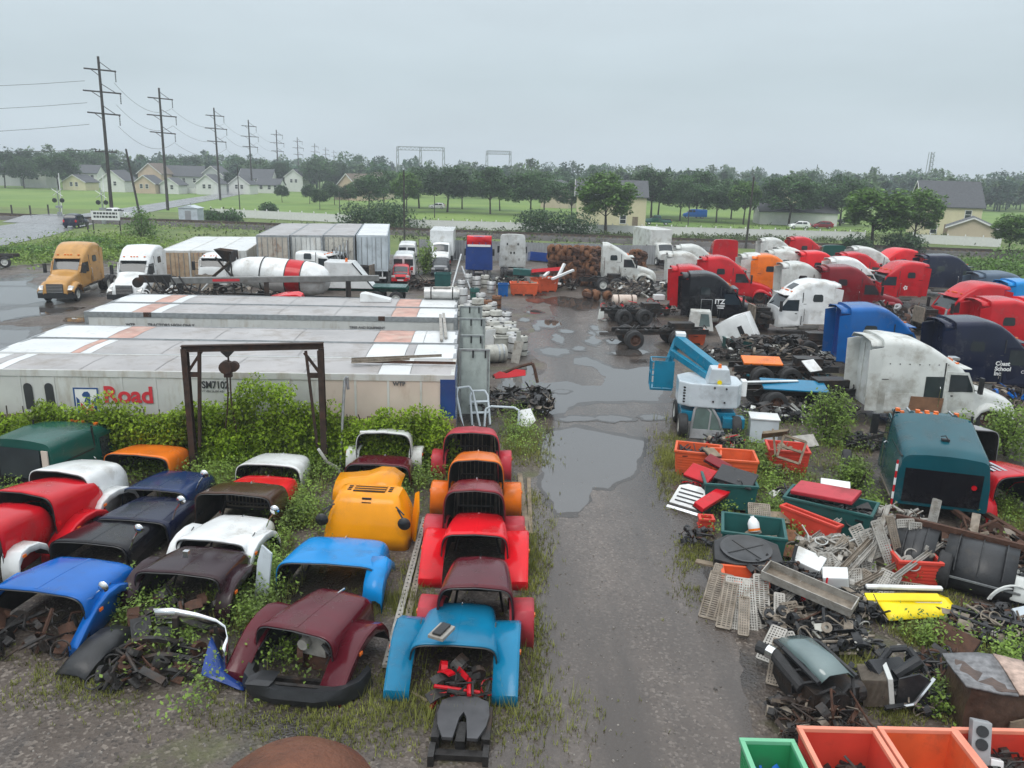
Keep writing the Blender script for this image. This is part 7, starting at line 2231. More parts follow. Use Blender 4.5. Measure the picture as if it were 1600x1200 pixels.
chassis('greasy truck chassis with hoses beside the lane, in front of the black truck', 957, 540, R(8), 5.5, (1.0, 3.6), 'rust')
chassis('second greasy chassis with striped bumper behind the first one', 940, 505, R(10), 4.5, (1.2, 2.6), 'dark')
chassis('long dark chassis with big tyres behind the boom lift', 1148, 640, R(6), 5.6, (1.3, 3.4), 'rust')
chassis('dark chassis carrying orange and green scrap behind the boom lift', 1140, 600, R(3), 5.0, (1.2, 2.5), 'dark')
chassis('bare chassis with twin white-rimmed wheels behind the lone white truck', 905, 452, R(6), 4.0, (1.8, 3.0), 'white')
chassis('engine bay chassis under the left-facing white truck', 1195, 555, R(2), 3.6, (2.0,), 'dark')
sc_list = [(1010, 462, 3.0, 1.6, 1.1, 90, .6, [M_GREASE, M_ALUD, P['oldwhite']], 'grey and white engine scrap between the lone white truck and the black truck'),
           (1000, 492, 2.6, 1.2, .9, 70, .5, [M_GREASE, M_RUST, P['red']], 'dark scrap with red pieces behind the roadside chassis'),
           (1200, 560, 2.0, 1.2, 1.3, 70, .55, [M_GREASE, M_ALUD, M_DARK], 'tangled engine parts before the left-facing white truck'),
           (1225, 600, 2.2, 1.1, .9, 60, .5, [M_GREASE, P['teal'], M_RUST], 'teal and rusty scrap behind the long dark chassis'),
           (1275, 652, 1.6, .8, .7, 50, .45, [M_GREASE, M_DARK, M_ALUD], 'black fenders and hoses at the end of the long chassis'),
           (1395, 510, 3.2, 1.6, 1.5, 90, .7, [M_GREASE, M_RUST, P['grey']], 'greasy engines between the red and navy trucks'),
           (1300, 565, 1.6, .9, .8, 40, .5, [M_GREASE, P['oldwhite']], 'white and dark scrap beside the blue truck'),
           (1555, 640, 1.6, 1.2, 1.0, 60, .5, [M_GREASE, M_ALUD, P['blue']], 'dark scrap with blue pieces beyond the navy truck'),
           (1560, 880, 1.5, 1.4, .55, 110, .5, [M_RUST, M_GREASE, M_ALUD], 'rusty steel offcuts behind the black fenders'),
           (1225, 925, .9, .55, .7, 60, .4, [M_DARK, M_RUST, M_GREASE], 'black hoses and rusty parts under the aluminium trough'),
           (1345, 1080, .6, .5, .35, 30, .3, [M_DARK, M_GREASE], 'loose dark parts between the engine and the radiator'),
           (1100, 770, .6, .4, .3, 22, .3, [P['red'], M_DARK], 'broken red and dark trim under the red panels'),
           (870, 452, 1.6, .8, 1.0, 40, .55, [M_GREASE, P['oldwhite'], M_RUST], 'pale timber and scrap on the far orange bins'),
           (790, 448, 1.8, .8, .8, 50, .5, [M_GREASE, M_TANK, P['green']], 'mixed drums and rags behind the fuel tanks'),
           (1150, 440, 2.0, 1.2, 1.0, 40, .6, [M_GREASE], 'dark scrap under the white cabs behind the black truck'),
           (1250, 985, .8, .5, .5, 90, .3, [M_DARK, M_ALUD, M_RUST], 'black pipes and wires between the fan of steps and the trough'),
           (1330, 960, .6, .5, .45, 70, .28, [M_DARK, M_ALUD, M_GREASE], 'dark moulded parts between the trough and the yellow panel'),
           (1275, 1135, .8, .5, .4, 100, .26, [M_GREASE, M_ALUD, M_RUST], 'rusty cables and clamps under the old engine'),
           (1420, 1095, .7, .5, .35, 80, .26, [M_DARK, M_ALUD, M_GREASE], 'black brackets scattered around the radiator'),
           (1540, 985, .9, .6, .4, 90, .32, [M_DARK, M_ALUD, M_RUST], 'black trim pieces around the dashboard frame'),
           (1310, 935, .8, .6, .4, 60, .3, [M_ALU, M_DARK], 'broken aluminium bits at the foot of the step heap'),
           (1190, 740, .8, .4, .35, 40, .3, [M_WOOD, M_DARK], 'broken boards in the weeds between the bins'),
           (1090, 845, .5, .4, .3, 30, .22, [M_DARK, M_RUST], 'small dark bits beside the green bin at the lane edge'),
           (1250, 790, .7, .5, .5, 50, .32, [M_DARK, M_ALUD, P['oldwhite']], 'mixed trim between the two green bins'),
           (1345, 825, .9, .5, .6, 80, .34, [M_ALU, M_ALUD, M_DARK], 'grey brackets and struts behind the red step bin'),
           (1400, 835, .8, .5, .7, 70, .36, [M_ALU, M_RUST, M_DARK], 'pale struts standing behind the red step bin'),
           (1300, 880, .9, .6, .6, 90, .34, [M_ALU, M_ALUD, P['oldwhite']], 'broken pale steps spilling towards the trough'),
           (1465, 880, .6, .4, .4, 40, .3, [M_DARK, M_RUST], 'dark lumps between the red bin and the black fenders'),
           (1580, 930, .7, .6, .5, 70, .3, [M_DARK, M_ALUD, P['oldwhite']], 'hoses and caps around the dirty drum'),
           (1240, 945, .9, .6, .6, 110, .3, [M_DARK, M_ALUD, P['red']], 'oily tubes and castings below the trough'),
           (1300, 1010, .8, .5, .5, 100, .28, [M_DARK, M_ALUD, M_TANK], 'black ducting around the glass canopy'),
           (1470, 1060, .6, .5, .45, 60, .26, [M_DARK, M_RUST], 'dark parts between the radiator and the wrapped pallet'),
           (1360, 700, 1.0, .5, .5, 50, .4, [M_DARK, M_GREASE], 'dark axle parts in the weeds behind the teal cab'),
           (1130, 700, .7, .4, .5, 50, .28, [M_DARK, M_ALUD, P['red']], 'small parts heaped behind the orange lane bins'),
           (1300, 620, 1.5, .8, .8, 80, .42, [M_DARK, M_GREASE, P['teal']], 'black and teal parts under the blue truck rear'),
           (1120, 560, 1.4, .7, .5, 70, .36, [M_GREASE, P['oldwhite'], M_DARK], 'pale trim and dark hoses around the teal bin'),
           (1210, 655, 1.4, .7, .6, 70, .4, [M_DARK, M_GREASE, P['oldwhite']], 'black bumpers and white bits in front of the long chassis')]
for i, (px, py, rx, ry, hh, n, sz, ms, lab) in enumerate(sc_list):
    scrap('scrap_heap', lab, px, py, rx, ry, hh, n, sz, ms, 40 + i)
# striped bumper plate
panel('small white striped board propped against the roadside chassis', 937, 500, [(-.15, 0), (.3, .05), (.45, .75), (.05, .7)], .05, P['oldwhite'], R(20), (R(-15), 0), .05)
# white cab pieces among the scrap
q = G(1093, 522)
t = thing('cab_piece', 'pale cut-off cab corner with a window beside the black truck', 'cab piece', q, R(-10))
mb = MB(); mb.prism([(-.75, .3), (.8, .3), (.55, 1.5), (-.65, 1.5)], -.5, .5, 'y'); mb.build('shell', P['oldwhite'], t, None, .04)
mb = MB(); mb.prism([(-.1, .6), (.55, .6), (.42, 1.35), (-.05, 1.35)], -.53, -.51, 'y'); mb.build('window', M_GLASSLIGHT, t)
q = G(1165, 545)
t = thing('cab_piece', 'large white hood tilted on its nose among the scrap', 'cab piece', (q.x, q.y, 0), R(-25), None, (0, R(-28)))
mb = MB(); mb.loft([[(-.95, -.6, z), (.0, -.75, z + .1), (.9, -.6, z)] + [(.95, .6, z), (0, .75, z + .1), (-.95, .6, z)] for z in (.3, 1.2, 1.9)], True, True, True); mb.build('shell', P['white'], t, 35, .03)
mb = MB(); mb.box(.2, -.74, .7, .45, -.68, 1.4); mb.build('vent_slot', M_DARK, t)
q = G(1245, 425)
# boom lift
q = G(1100, 672)
t = thing('boom_lift', 'blue and grey boom lift with four tyres beside the lane', 'lift', (q.x, q.y, 0), R(-6))
mb = MB()
pts = [(-1.15, -.5), (-.75, -.85), (.3, -.95), (1.0, -.8), (1.2, -.35), (1.15, .6), (.6, 1.0), (-.7, 1.0), (-1.15, .5)]
mb.prism(pts, 1.15, 2.05, 'z'); mb.build('turret', P['lift_grey'], t, None, .05)
mb = MB(); mb.prism([(-.15, 2.05), (.75, 2.05), (.62, 2.62), (-.02, 2.62)], -.75, -.05, 'y'); mb.build('counterweight', P['lift_grey'], t, None, .05)
for k in range(6):
    mb = MB(); mb.box(-.98, -.72 - .0, 1.28 + k * .11, -.76, -.62, 1.33 + k * .11); o = mb.build('vent_slot', M_HOLE, t)
    o.rotation_euler = (0, 0, 0)
mb = MB(); mb.cyl((.3, -.5, 2.62), (.3, -.5, 2.76), .07, .06, 10); mb.build('beacon', M_AMBER, t)
mb = MB(); mb.cyl((.3, -.78, 2.12), (.3, -.80, 2.12), .09, None, 12); mb.build('yellow_sticker', P['sunyellow'], t)
for x, z in ((.12, 1.95), (.55, 1.93), (.1, 1.42), (.52, 1.40)):
    mb = MB(); mb.cyl((x, -.93, z), (x, -.975, z), .035, None, 8); mb.build('bolt', M_DARK, t)
mb = MB(); mb.box(-1.0, -.75, .55, 1.0, .75, .95); mb.box(-.5, -.5, .95, .5, .5, 1.15); mb.box(.5, -1.1, .45, 1.3, -.6, .85); mb.build('base_frame', P['lift_blue'], t, None, .03)
for x, y in ((-.95, -.95), (-.95, .95), (1.0, -.95), (1.0, .95)):
    wheel(t, x, y, .45, .45, .34, 'white', (0, 0, PI / 2))
mb = MB()
mb.bar((.35, .0, 2.35), (-1.0, 2.6, 3.0), .34, .42); mb.build('boom', P['lift_blue'], t, None, .02)
mb = MB(); mb.bar((.05, -.15, 2.12), (-1.25, 2.2, 2.55), .2, .24); mb.build('lower_boom', P['lift_blue'], t, None, .02)
mb = MB(); mb.bar((-1.0, 2.7, 3.0), (-1.45, 2.5, 1.6), .22, .24); mb.build('jib', P['lift_blue'], t, None, .02)
mb = MB()
for z in (1.15, 1.7, 2.25):
    mb.tube([(-2.05, 1.6, z), (-1.2, 1.6, z), (-1.2, 2.5, z), (-2.05, 2.5, z), (-2.05, 1.6, z)], .03, 6)
for x, y in ((-2.05, 1.6), (-1.2, 1.6), (-1.2, 2.5), (-2.05, 2.5), (-1.6, 1.6)):
    mb.cyl((x, y, 1.1), (x, y, 2.25), .03, None, 6)
mb.build('basket_rail', P['lift_blue'], t)
mb = MB(); mb.box(-1.95, 1.57, 1.2, -1.15, 1.6, 2.3); mb.box(-2.05, 1.6, 1.08, -1.2, 2.5, 1.14); mb.build('basket_panel', P['lift_blue'], t)
text('SKYLIFT', .26, M_TEXT_WHITE, t, (-.95, 2.2, 2.93), (PI / 2, R(22), R(-62)), bold=.006)
mb = MB(); mb.box(-1.1, 2.4, 3.15, -.7, 2.9, 3.3); mb.box(1.2, -.3, 1.5, 1.4, .1, 2.1); mb.build('control_panel', P['white'], t, None, .02)

# truck door leaning before the lift
q = G(1102, 686)
t = thing('salvaged_door', 'grey truck door frame with green glass leaning before the boom lift', 'door', (q.x, q.y, 0), R(-8), None, (R(-14), 0))
mb = MB(); mb.tube([(-.55, 0, .35), (-.45, 0, 1.1), (-.3, 0, 1.25), (.15, 0, 1.22), (.45, 0, .75), (.6, 0, .35)], .05, 8); mb.tube([(.1, 0, .35), (.15, 0, 1.0), (-.05, 0, 1.22)], .035, 8); mb.build('window_frame', P['grey'], t)
mb = MB(); mb.prism([(-.6, 0), (.75, 0), (.65, .36), (-.58, .36)], -.05, .05, 'y'); mb.build('lower_panel', P['grey'], t, None, .02)
mb = MB(); mb.prism([(-.5, .36), (.52, .36), (.42, .72), (.13, 1.18), (-.29, 1.2), (-.4, 1.08)], -.008, .008, 'y'); mb.build('pane', mat('green_glass', (0.05, 0.085, 0.07), .08, var=.3, spec=.8), t)
# white cabinet
q = G(1190, 690)
t = thing('metal_cabinet', 'white metal cabinet with flat lid in the weeds', 'cabinet', (q.x, q.y, 0), R(-10))
mb = MB(); mb.box(-.5, -.35, .05, .5, .45, .95); mb.build('body', P['lift_grey'], t, None, .02)
mb = MB(); mb.box(-.53, -.4, .95, .53, .48, 1.0); mb.build('lid', P['white'], t, None, .01)

# ------------------------------------------------------------------ bins of scrap along the lane
bin_box('orange bin of dark scrap in front of the black truck', 1080, 536, R(-6), 1.5, 1.0, .75, M_BIN_O, content=(1, 26, .35, M_GREASE))
bin_box('teal bin with white parts beside the tilted white hood', 1150, 546, R(4), 1.5, 1.0, .7, M_BIN_G, content=(2, 22, .35, P['oldwhite']))
bin_box('far orange bin nearer the rusty stack at the head of the lane', 818, 460, R(2), 2.2, 1.2, .95, M_BIN_O, content=(3, 26, .6, M_ALUD))
bin_box('far orange bin nearer the white truck at the head of the lane', 850, 455, R(35), 2.0, 1.2, 1.1, M_BIN_O, content=(4, 20, .6, P['oldwhite']))
bin_box('orange bin of wrapped black parts at the lane edge', 1088, 738, R(-14), 1.45, 1.0, .85, M_BIN_O, content=(5, 26, .32, M_DARK))
bin_box('empty orange bin behind the red panels', 1143, 752, R(-8), 1.35, 1.1, .9, M_BIN_O, content=(6, 10, .3, M_RUST), fill=.35)
bin_box('red-orange bin with a window frame on it in the weeds', 1226, 735, R(-10), 1.3, 1.0, .85, M_BIN_R, content=(7, 10, .3, M_WOOD))
bin_box('dark teal bin holding black sheets behind the red panels', 1135, 790, R(-6), 1.5, 1.05, .85, M_BIN_G, ribs=False, content=(8, 16, .4, M_DARK))
bin_box('long dark green bin under a red door panel', 1292, 828, R(-32), 2.3, 1.1, .9, M_BIN_G, ribs=False, content=(9, 22, .5, M_DARK))
bin_box('red-orange bin wall lying in the weeds beside the green bin', 1262, 845, R(-52), 1.7, .25, .75, M_BIN_R, ribs=False)
bin_box('dark green bin with a white bottle and grilles inside', 1172, 868, R(-14), 1.55, 1.25, .85, M_BIN_G, ribs=False, content=(10, 18, .4, M_ALUD), fill=.4)
bin_box('orange bin under the black round tub', 1160, 932, R(-10), 1.0, .8, .55, M_BIN_O, content=None)
bin_box('red ribbed bin full of upright step plates', 1421, 910, R(-4), 1.0, .85, .75, M_BIN_R, content=(11, 16, .4, M_ALU))
bin_box('small red plastic box beside the green bin', 1102, 826, R(-4), .38, .32, .34, M_BIN_R, False, taper=1)
RIM = mat('pale_bin_rim', (0.74, 0.26, 0.17), .5, var=.1)  # rim colour paler than the tub below it
RIMG = mat('pale_green_rim', (0.16, 0.46, 0.27), .5, var=.1)  # paler green than the tub
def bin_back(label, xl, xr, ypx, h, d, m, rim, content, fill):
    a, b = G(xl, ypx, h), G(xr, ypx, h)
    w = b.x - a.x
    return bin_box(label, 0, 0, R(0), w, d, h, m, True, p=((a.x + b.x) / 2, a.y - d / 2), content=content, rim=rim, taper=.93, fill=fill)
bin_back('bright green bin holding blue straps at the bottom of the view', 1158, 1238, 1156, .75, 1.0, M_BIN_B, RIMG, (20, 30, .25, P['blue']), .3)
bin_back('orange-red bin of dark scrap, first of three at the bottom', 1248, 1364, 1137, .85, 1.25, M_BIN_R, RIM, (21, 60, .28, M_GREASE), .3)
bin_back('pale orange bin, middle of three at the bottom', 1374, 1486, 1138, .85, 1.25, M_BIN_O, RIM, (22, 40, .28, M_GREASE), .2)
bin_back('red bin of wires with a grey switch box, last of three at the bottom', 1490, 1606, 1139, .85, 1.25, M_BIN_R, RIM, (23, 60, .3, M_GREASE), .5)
q = G(1548, 1180, .9)
t = thing('switch_box', 'grey box with round dials standing in the red bin', 'switch box', (q.x, q.y + .2, .35), R(-18), None, (R(-25), 0))
mb = MB(); mb.box(-.14, -.12, 0, .14, .12, .85); mb.build('case', P['grey'], t, None, .02)
for z in (.7, .5):
    mb = MB(); mb.cyl((0, -.12, z), (0, -.15, z), .09, None, 14); mb.build('dial', M_DARK, t)
mb = MB(); mb.box(.14, -.15, .15, .32, .05, .32); mb.build('white_socket', P['white'], t, None, .015)

# red panels and white grille lying on the bins
def slab(label, px, py, z, l, w, th, m, rz, tilt, name='body_panel', cat='panel', part=None):
    p = G(px, py, z)
    t = thing(name, label, cat, (p.x, p.y, z), rz, None, tilt)
    mb = MB(); mb.box(-l / 2, -w / 2, 0, l / 2, w / 2, th); mb.build('sheet', m, t, None, min(.03, th * .4))
    mb = MB(); mb.box(-l / 2 - .012, -w / 2 - .012, -.02, l / 2 + .012, w / 2 + .012, .0); mb.build('backing', part or M_DARK, t)
    return t


slab('long red door panel lying diagonally at the lane edge', 1118, 778, .5, 1.75, .34, .16, P['red'], R(42), (R(20), R(-8)))
slab('broad red panel behind the white grille', 1095, 742, .75, .9, .55, .1, P['red'], R(-50), (R(30), 0))
slab('dark red curved panel on the empty orange bin', 1122, 725, .95, .8, .35, .08, P['darkred'], R(-40), (R(20), R(15)))
slab('pink-red door panel lying on the long green bin', 1290, 772, 1.05, 1.7, .75, .12, P['fadedred'], R(-42), (R(8), R(-6)))
slab('pale triangular cover on the first orange bin', 1112, 708, .95, .5, .45, .06, M_WOOD, R(30), (R(20), R(10)))
slab('black sheet lying over the dark teal bin', 1150, 745, .95, 1.1, .8, .03, M_DARK, R(-30), (R(14), R(6)))
slab('white panel with a torn edge on the long green bin', 1305, 757, 1.0, .8, .4, .05, P['white'], R(-20), (R(10), R(0)))
slab('pale board leaning behind the cabinet', 1258, 690, .6, .9, .5, .05, M_ALU, R(20), (R(40), 0))
slab('teal flat sheet lying across the dark chassis', 1240, 603, 1.15, 2.6, 1.3, .06, P['turquoise'], R(-8), (R(6), 0))
slab('white slatted strip laid over the long chassis', 1205, 597, 1.25, 2.4, .16, .06, P['white'], R(10), (0, 0))
slab('orange door panel on the dark chassis', 1190, 565, 1.15, 1.8, .9, .1, P['orange'], R(-4), (R(12), 0))
slab('white triangular sheet beside the teal one', 1268, 572, 1.2, .8, .7, .05, P['white'], R(30), (R(35), 0))
slab('low white panel on the ground before the left-facing truck', 1200, 543, .35, 1.1, .45, .1, P['oldwhite'], R(-4), (R(10), 0))
slab('white stool-like box on the scrap by the black truck', 1029, 468, 1.0, .75, .6, .35, P['white'], R(2), (0, 0))
slab('red fairing piece on the far orange bins', 855, 426, 1.6, 2.6, .8, .3, P['red'], R(6), (R(-20), R(-5)))
slab('blue tarpaulin bundle behind the far orange bins', 846, 409, 1.6, 2.4, 1.0, .8, P['royal'], R(12), (R(-10), R(5)))
slab('green tarpaulin bundle beside the far orange bins', 822, 430, 1.2, 2.2, .8, .5, M_BIN_G, R(0), (0, R(3)))
for i, (a, b, z0, z1) in enumerate([((862, 436), (896, 422), 1.3, 1.9), ((872, 432), (882, 412), 1.4, 2.4), ((850, 432), (862, 420), 1.4, 1.9)]):
    A, B_ = G(*a, z0), G(*b, z1); mb = MB(); mb.bar(A, B_, .22, .16)
    tag(mb.build('white_beam', P['white']), ['longest white beam sticking out of the far orange bins', 'steep white beam on the far orange bins', 'short white beam on the far orange bins'][i], 'beam')
q = G(1078, 776, .35)
t = thing('white_grille', 'white plastic truck grille lying at the lane edge', 'grille', (q.x, q.y, .3), R(-38), None, (R(38), 0))
mb = MB(); mb.prism([(-.5, -.35), (.5, -.35), (.45, .3), (.2, .42), (-.2, .42), (-.45, .3)], -.08, .08, 'z'); mb.build('surround', P['white'], t, None, .02)
for k in range(4):
    mb = MB(); mb.box(-.36, -.24 + k * .14, .075, .36, -.20 + k * .14, .10); mb.build('slot', M_DARK, t)
mb = MB(); mb.box(-.55, -.52, -.1, .6, -.40, .0); mb.build('lower_lip', M_CHROME, t)
# window frame on bin
q = G(1232, 712, 1.0)
t = thing('wooden_frame', 'open wooden window frame propped on the red-orange bin', 'frame', (q.x, q.y, .85), R(-25), None, (R(-35), R(10)))
mb = MB()
for a, b in (((-.35, 0, 0), (.35, 0, 0)), ((-.35, 0, .75), (.35, 0, .75)), ((-.35, 0, 0), (-.35, 0, .75)), ((.35, 0, 0), (.35, 0, .75)), ((-.35, 0, .38), (.35, 0, .38))):
    mb.bar(a, b, .07)
mb.build('frame', M_WOOD, t)
mb = MB(); mb.bar((-.4, -.1, .0), (-.75, .2, .9), .05); mb.prism([(-1.0, .5), (-.3, .85), (-.25, .95), (-1.0, .6)], -.2, .3, 'y'); mb.build('board', M_WOOD, t)
# contents of the green bin
q = G(1180, 822, .75); t = thing('plastic_bottle', 'white plastic bottle in the dark green bin', 'bottle', (q.x, q.y, .6), R(20), None, (R(-25), 0))
mb = MB(); mb.lathe([(.001, 0), (.14, .0), (.15, .05), (.15, .22), (.10, .32), (.05, .36), (.05, .4), (.001, .4)], 14); mb.build('body', P['white'], t, 50)
mb = MB(); mb.lathe([(.152, .02), (.152, .08)], 14); mb.build('label_band', P['orange'], t)
step_plate('square rusty mesh grille in the dark green bin', 1182, 838, .55, .5, R(-10), (R(28), 0), .75, M_ALUD, 'mesh')
# round black tub
q = G(1160, 900)
t = thing('plastic_tub', 'black plastic part with a large round basin beside the green bin', 'tub', (q.x, q.y, .45), R(-8), None, (R(16), 0))
mb = MB(); mb.prism([(-.78, -.42), (-.3, -.55), (.4, -.5), (.85, -.3), (.8, .3), (.4, .5), (-.4, .52), (-.75, .25)], 0, .32, 'z'); mb.build('housing', M_DARK, t, None, .05)
mb = MB(); mb.lathe([(.60, .32), (.62, .37), (.56, .37), (.50, .325), (.001, .322)], 28, Matrix.Scale(.78, 4, (0, 1, 0)))
mb.build('basin', mat('basin_grey', (0.045, 0.047, 0.05), .4, var=.3, scale=3), t, 50)
mb = MB(); mb.bar((-.5, -.2, .33), (.5, .25, .33), .025, .015); mb.bar((-.3, .3, .33), (.35, -.32, .33), .025, .015); mb.build('rib', M_DARK, t)
plank('brown board under the round black tub', (1085, 900), (1200, 925), .2, .05, M_WOOD, z0=.4, z1=.42)
for i, (px, py, w_, rz_) in enumerate([(1215, 808, .55, .2), (1225, 828, .6, -.1), (1238, 848, .6, .1)]):
    q = G(px, py, .5); mb = MB(); mb.prism([(-w_ / 2, -.2), (w_ / 2, -.24), (w_ / 2 + .05, .18), (-w_ / 2, .2)], 0, .025, 'z')
    o = mb.build('rusty_sheet', M_RUSTLIGHT if i else M_WOOD, loc=(q.x, q.y, .5 - .12 * i), rz=rz_); o.rotation_euler = (R(22), R(5), rz_)
    tag(o, ['pale torn sheet beside the dark green bin, uppermost', 'rust-stained sheet beside the dark green bin, middle', 'rustiest sheet beside the dark green bin, lowest'][i], 'sheet')

# ------------------------------------------------------------------ aluminium steps
fan = [(1113, 930, .16, .95, -28, 34, M_ALUD, 'mesh', 'narrow dull step plate at the lane side of the fan'), (1117, 953, .5, 1.15, -27, 36, M_ALUD, 'slot', 'broad brown slotted step plate nearest the lane'), (1134, 968, .3, 1.1, -22, 34, M_ALUD, 'slot', 'dull step plate half hidden under the brown slotted one'),
       (1148, 966, .5, 1.25, -16, 38, M_ALU, 'mesh', 'broad pale perforated step plate in the middle of the fan'), (1160, 985, .2, .9, -14, 32, M_ALUD, 'mesh', 'narrow step strip beneath the broad pale plate'), (1170, 968, .22, 1.2, -6, 40, M_ALU, 'mesh', 'narrow pale perforated strip beside the broad plate'),
       (1188, 965, .3, 1.35, -9, 38, M_ALU, 'slot', 'long dull step plate leaning on the black hoses'), (1197, 935, .24, .9, 4, 42, M_ALUD, 'mesh', 'step plate with round holes behind the fan'), (1215, 985, .2, 1.1, -14, 30, M_ALU, 'slot', 'thin aluminium channel right of the fan'),
       (1203, 1030, .3, .85, -38, 26, M_ALU, 'mesh', 'double-row step plate lying towards the lane'), (1222, 1062, .52, .9, -24, 40, M_ALUD, 'mesh', 'large pinkish three-row step plate by the old engine'), (1238, 985, .36, .6, 18, 40, M_ALUD, 'slot', 'short slotted plate above the glass canopy'), (1232, 1030, .3, .5, 10, 30, M_ALU, 'mesh', 'small step plate behind the pinkish one')]
for px, py, w_, l_, rz_, tl, m_, sty, lab in fan:
    step_plate(lab, px, py, w_, l_, R(rz_), (R(tl), 0), .36, m_, sty)
rgs = random.Random(5)
for i in range(34):
    px, py = rgs.uniform(1288, 1392), rgs.uniform(858, 935)
    if px > 1350 and py > 905:
        py -= 30
    step_plate('weathered aluminium step plate, %s in the jumbled heap beside the red bin' % pos_words[i], px, py, rgs.choice([.2, .26, .32, .4]), rgs.uniform(.5, .95), rgs.uniform(-1.2, .9), (R(rgs.uniform(5, 55)), R(rgs.uniform(-25, 25))), rgs.uniform(.15, .55), rgs.choice([M_ALU, M_ALU, M_ALUD]), rgs.choice(['mesh', 'slot']), 'steps heaped beside the red bin')
for i, (px, py, w_, l_, rz_, tl, lab) in enumerate([(1378, 862, .22, 1.5, -22, 70, 'long perforated strip standing in the red bin, first from the heap'), (1395, 858, .16, 1.6, -16, 74, 'thin aluminium channel standing in the red bin, second from the heap'), (1412, 850, .4, 1.2, -5, 66, 'broad white perforated plate standing in the red bin'), (1422, 852, .3, 1.1, 4, 70, 'pale mesh plate behind the others in the red bin'), (1447, 830, .2, 1.7, 18, 72, 'tall grey strip leaning away in the red bin'), (1355, 850, .3, .7, -30, 60, 'ribbed grey step leaning on the red bin, lower'), (1340, 842, .3, .7, -35, 55, 'ribbed grey step leaning on the red bin, upper')]):
    q = G(px, py + 42)
    step_plate(lab, px, py + 42, w_, l_, R(rz_ * .4), (R(tl), R(rz_)), .75, M_ALU if i != 1 else M_ALUD, 'mesh' if i not in (1, 5, 6) else 'slot')
step_plate('pale perforated plate lying between the heap and the yellow panels', 1378, 935, .45, .9, R(-40), (R(32), R(10)), .3, M_ALU, 'mesh')
step_plate('dull brown step frame above the yellow panels', 1412, 938, .4, 1.2, R(-115), (R(5), R(20)), .3, M_ALUD, 'slot')
step_plate('small cream perforated plate alone on the mossy grass', 1415, 1018, .2, .35, R(50), (R(4), 0), .03, M_ALU, 'mesh')
# trough of aluminium
q = G(1262, 925, .7)
t = thing('aluminium_trough', 'long aluminium tray frame lying over the black hoses', 'tray', (q.x, q.y, .72), R(-38), None, (R(8), R(6)))
mb = MB(); mb.box(-1.0, -.26, 0, 1.0, -.235, .2); mb.box(-1.0, .235, 0, 1.0, .26, .2); mb.box(-1.0, -.235, 0, -.975, .235, .2); mb.box(.975, -.235, 0, 1.0, .235, .2); mb.build('side_wall', M_ALU, t)
mb = MB(); mb.box(-1.0, -.235, .0, .975, .235, .02); mb.build('floor', M_ALUD, t)
# white fibreglass bits
slab('white moulded cover with holes on the heap of steps', 1262, 880, .55, .7, .5, .18, P['white'], R(-35), (R(20), R(10)))
slab('white appliance corner with a round knob by the step heap', 1306, 910, .5, .55, .4, .3, P['white'], R(-20), (R(15), R(-10)))
# yellow panels
q = G(1425, 962)
t = thing('yellow_panel', 'bright yellow curved door panel lying on the grass', 'panel', (q.x, q.y, .28), R(8), None, (R(12), 0))
mb = MB(); mb.loft([[(x, -.42 + .02 * x, .0), (x, -.2, .05), (x, .1, .07), (x, .36 - dx, .04)] for x, dx in ((-.85, .0), (-.5, 0), (0, 0), (.5, .02), (.75, .08), (.88, .22))], False); mb.build('skin', P['sunyellow'], t, 50, solid=.03)
mb = MB(); mb.box(-.95, -.3, -.25, .7, .3, -.04); mb.build('dark_backing', M_DARK, t)
slab('narrow yellow and white strip behind the yellow panel', 1410, 935, .38, 1.7, .22, .06, P['sunyellow'], R(2), (R(20), 0), part=P['white'])
slab('white edge moulding above the yellow strip', 1412, 920, .45, 1.75, .12, .08, P['white'], R(0), (R(10), 0))
# black fenders with orange-rim wheel
q = G(1525, 915)
t = thing('axle_fenders', 'black half-round axle fenders with an orange-rimmed wheel', 'fenders', (q.x, q.y, 0), R(-34))
for k, (x0, x1) in enumerate(((-.75, .75), (-1.9, -.95))):
    mb = MB(); mb.loft([[(x0, .85 * math.cos(a), .35 + .78 * math.sin(a)), (x1, .85 * math.cos(a), .35 + .78 * math.sin(a))] for a in [PI * j / 12 - .25 for j in range(15)]], False)
    f_ = mb.build('fender', M_DARK, t, 50, solid=.03)
    mb = MB()
    for x in (x0 + .25, (x0 + x1) / 2, x1 - .25):
        mb.tube([(x, .86 * math.cos(a), .36 + .79 * math.sin(a)) for a in [PI * j / 10 for j in range(1, 10)]], .018, 5)
    mb.build('ridge', M_DARK, f_)
mb = MB(); mb.bar((-.75, -.86, .45), (.9, -.86, .45), .05, .04); mb.build('edge_bar', M_STEEL, t)
mb = MB(); mb.bar((-2.0, .2, 1.2), (1.4, .5, 1.05), .1, .16); mb.build('frame_rail', M_RUST, t)
wheel(t, -.7, -.55, .46, .46, .3, 'orange', (0, 0, PI / 2)); wheel(t, .55, .35, .46, .46, .3, 'rust', (0, 0, PI / 2))
for i, (a, b) in enumerate([((1480, 815), (1575, 880)), ((1530, 815), (1600, 860)), ((1498, 838), (1560, 905))]):
    plank('rusty steel beam lying behind the black fenders, %s one' % pos_words[i], a, b, .14, .12, M_RUST, 'steel_beam', 'beam', None, .45 - .1 * i, .35)
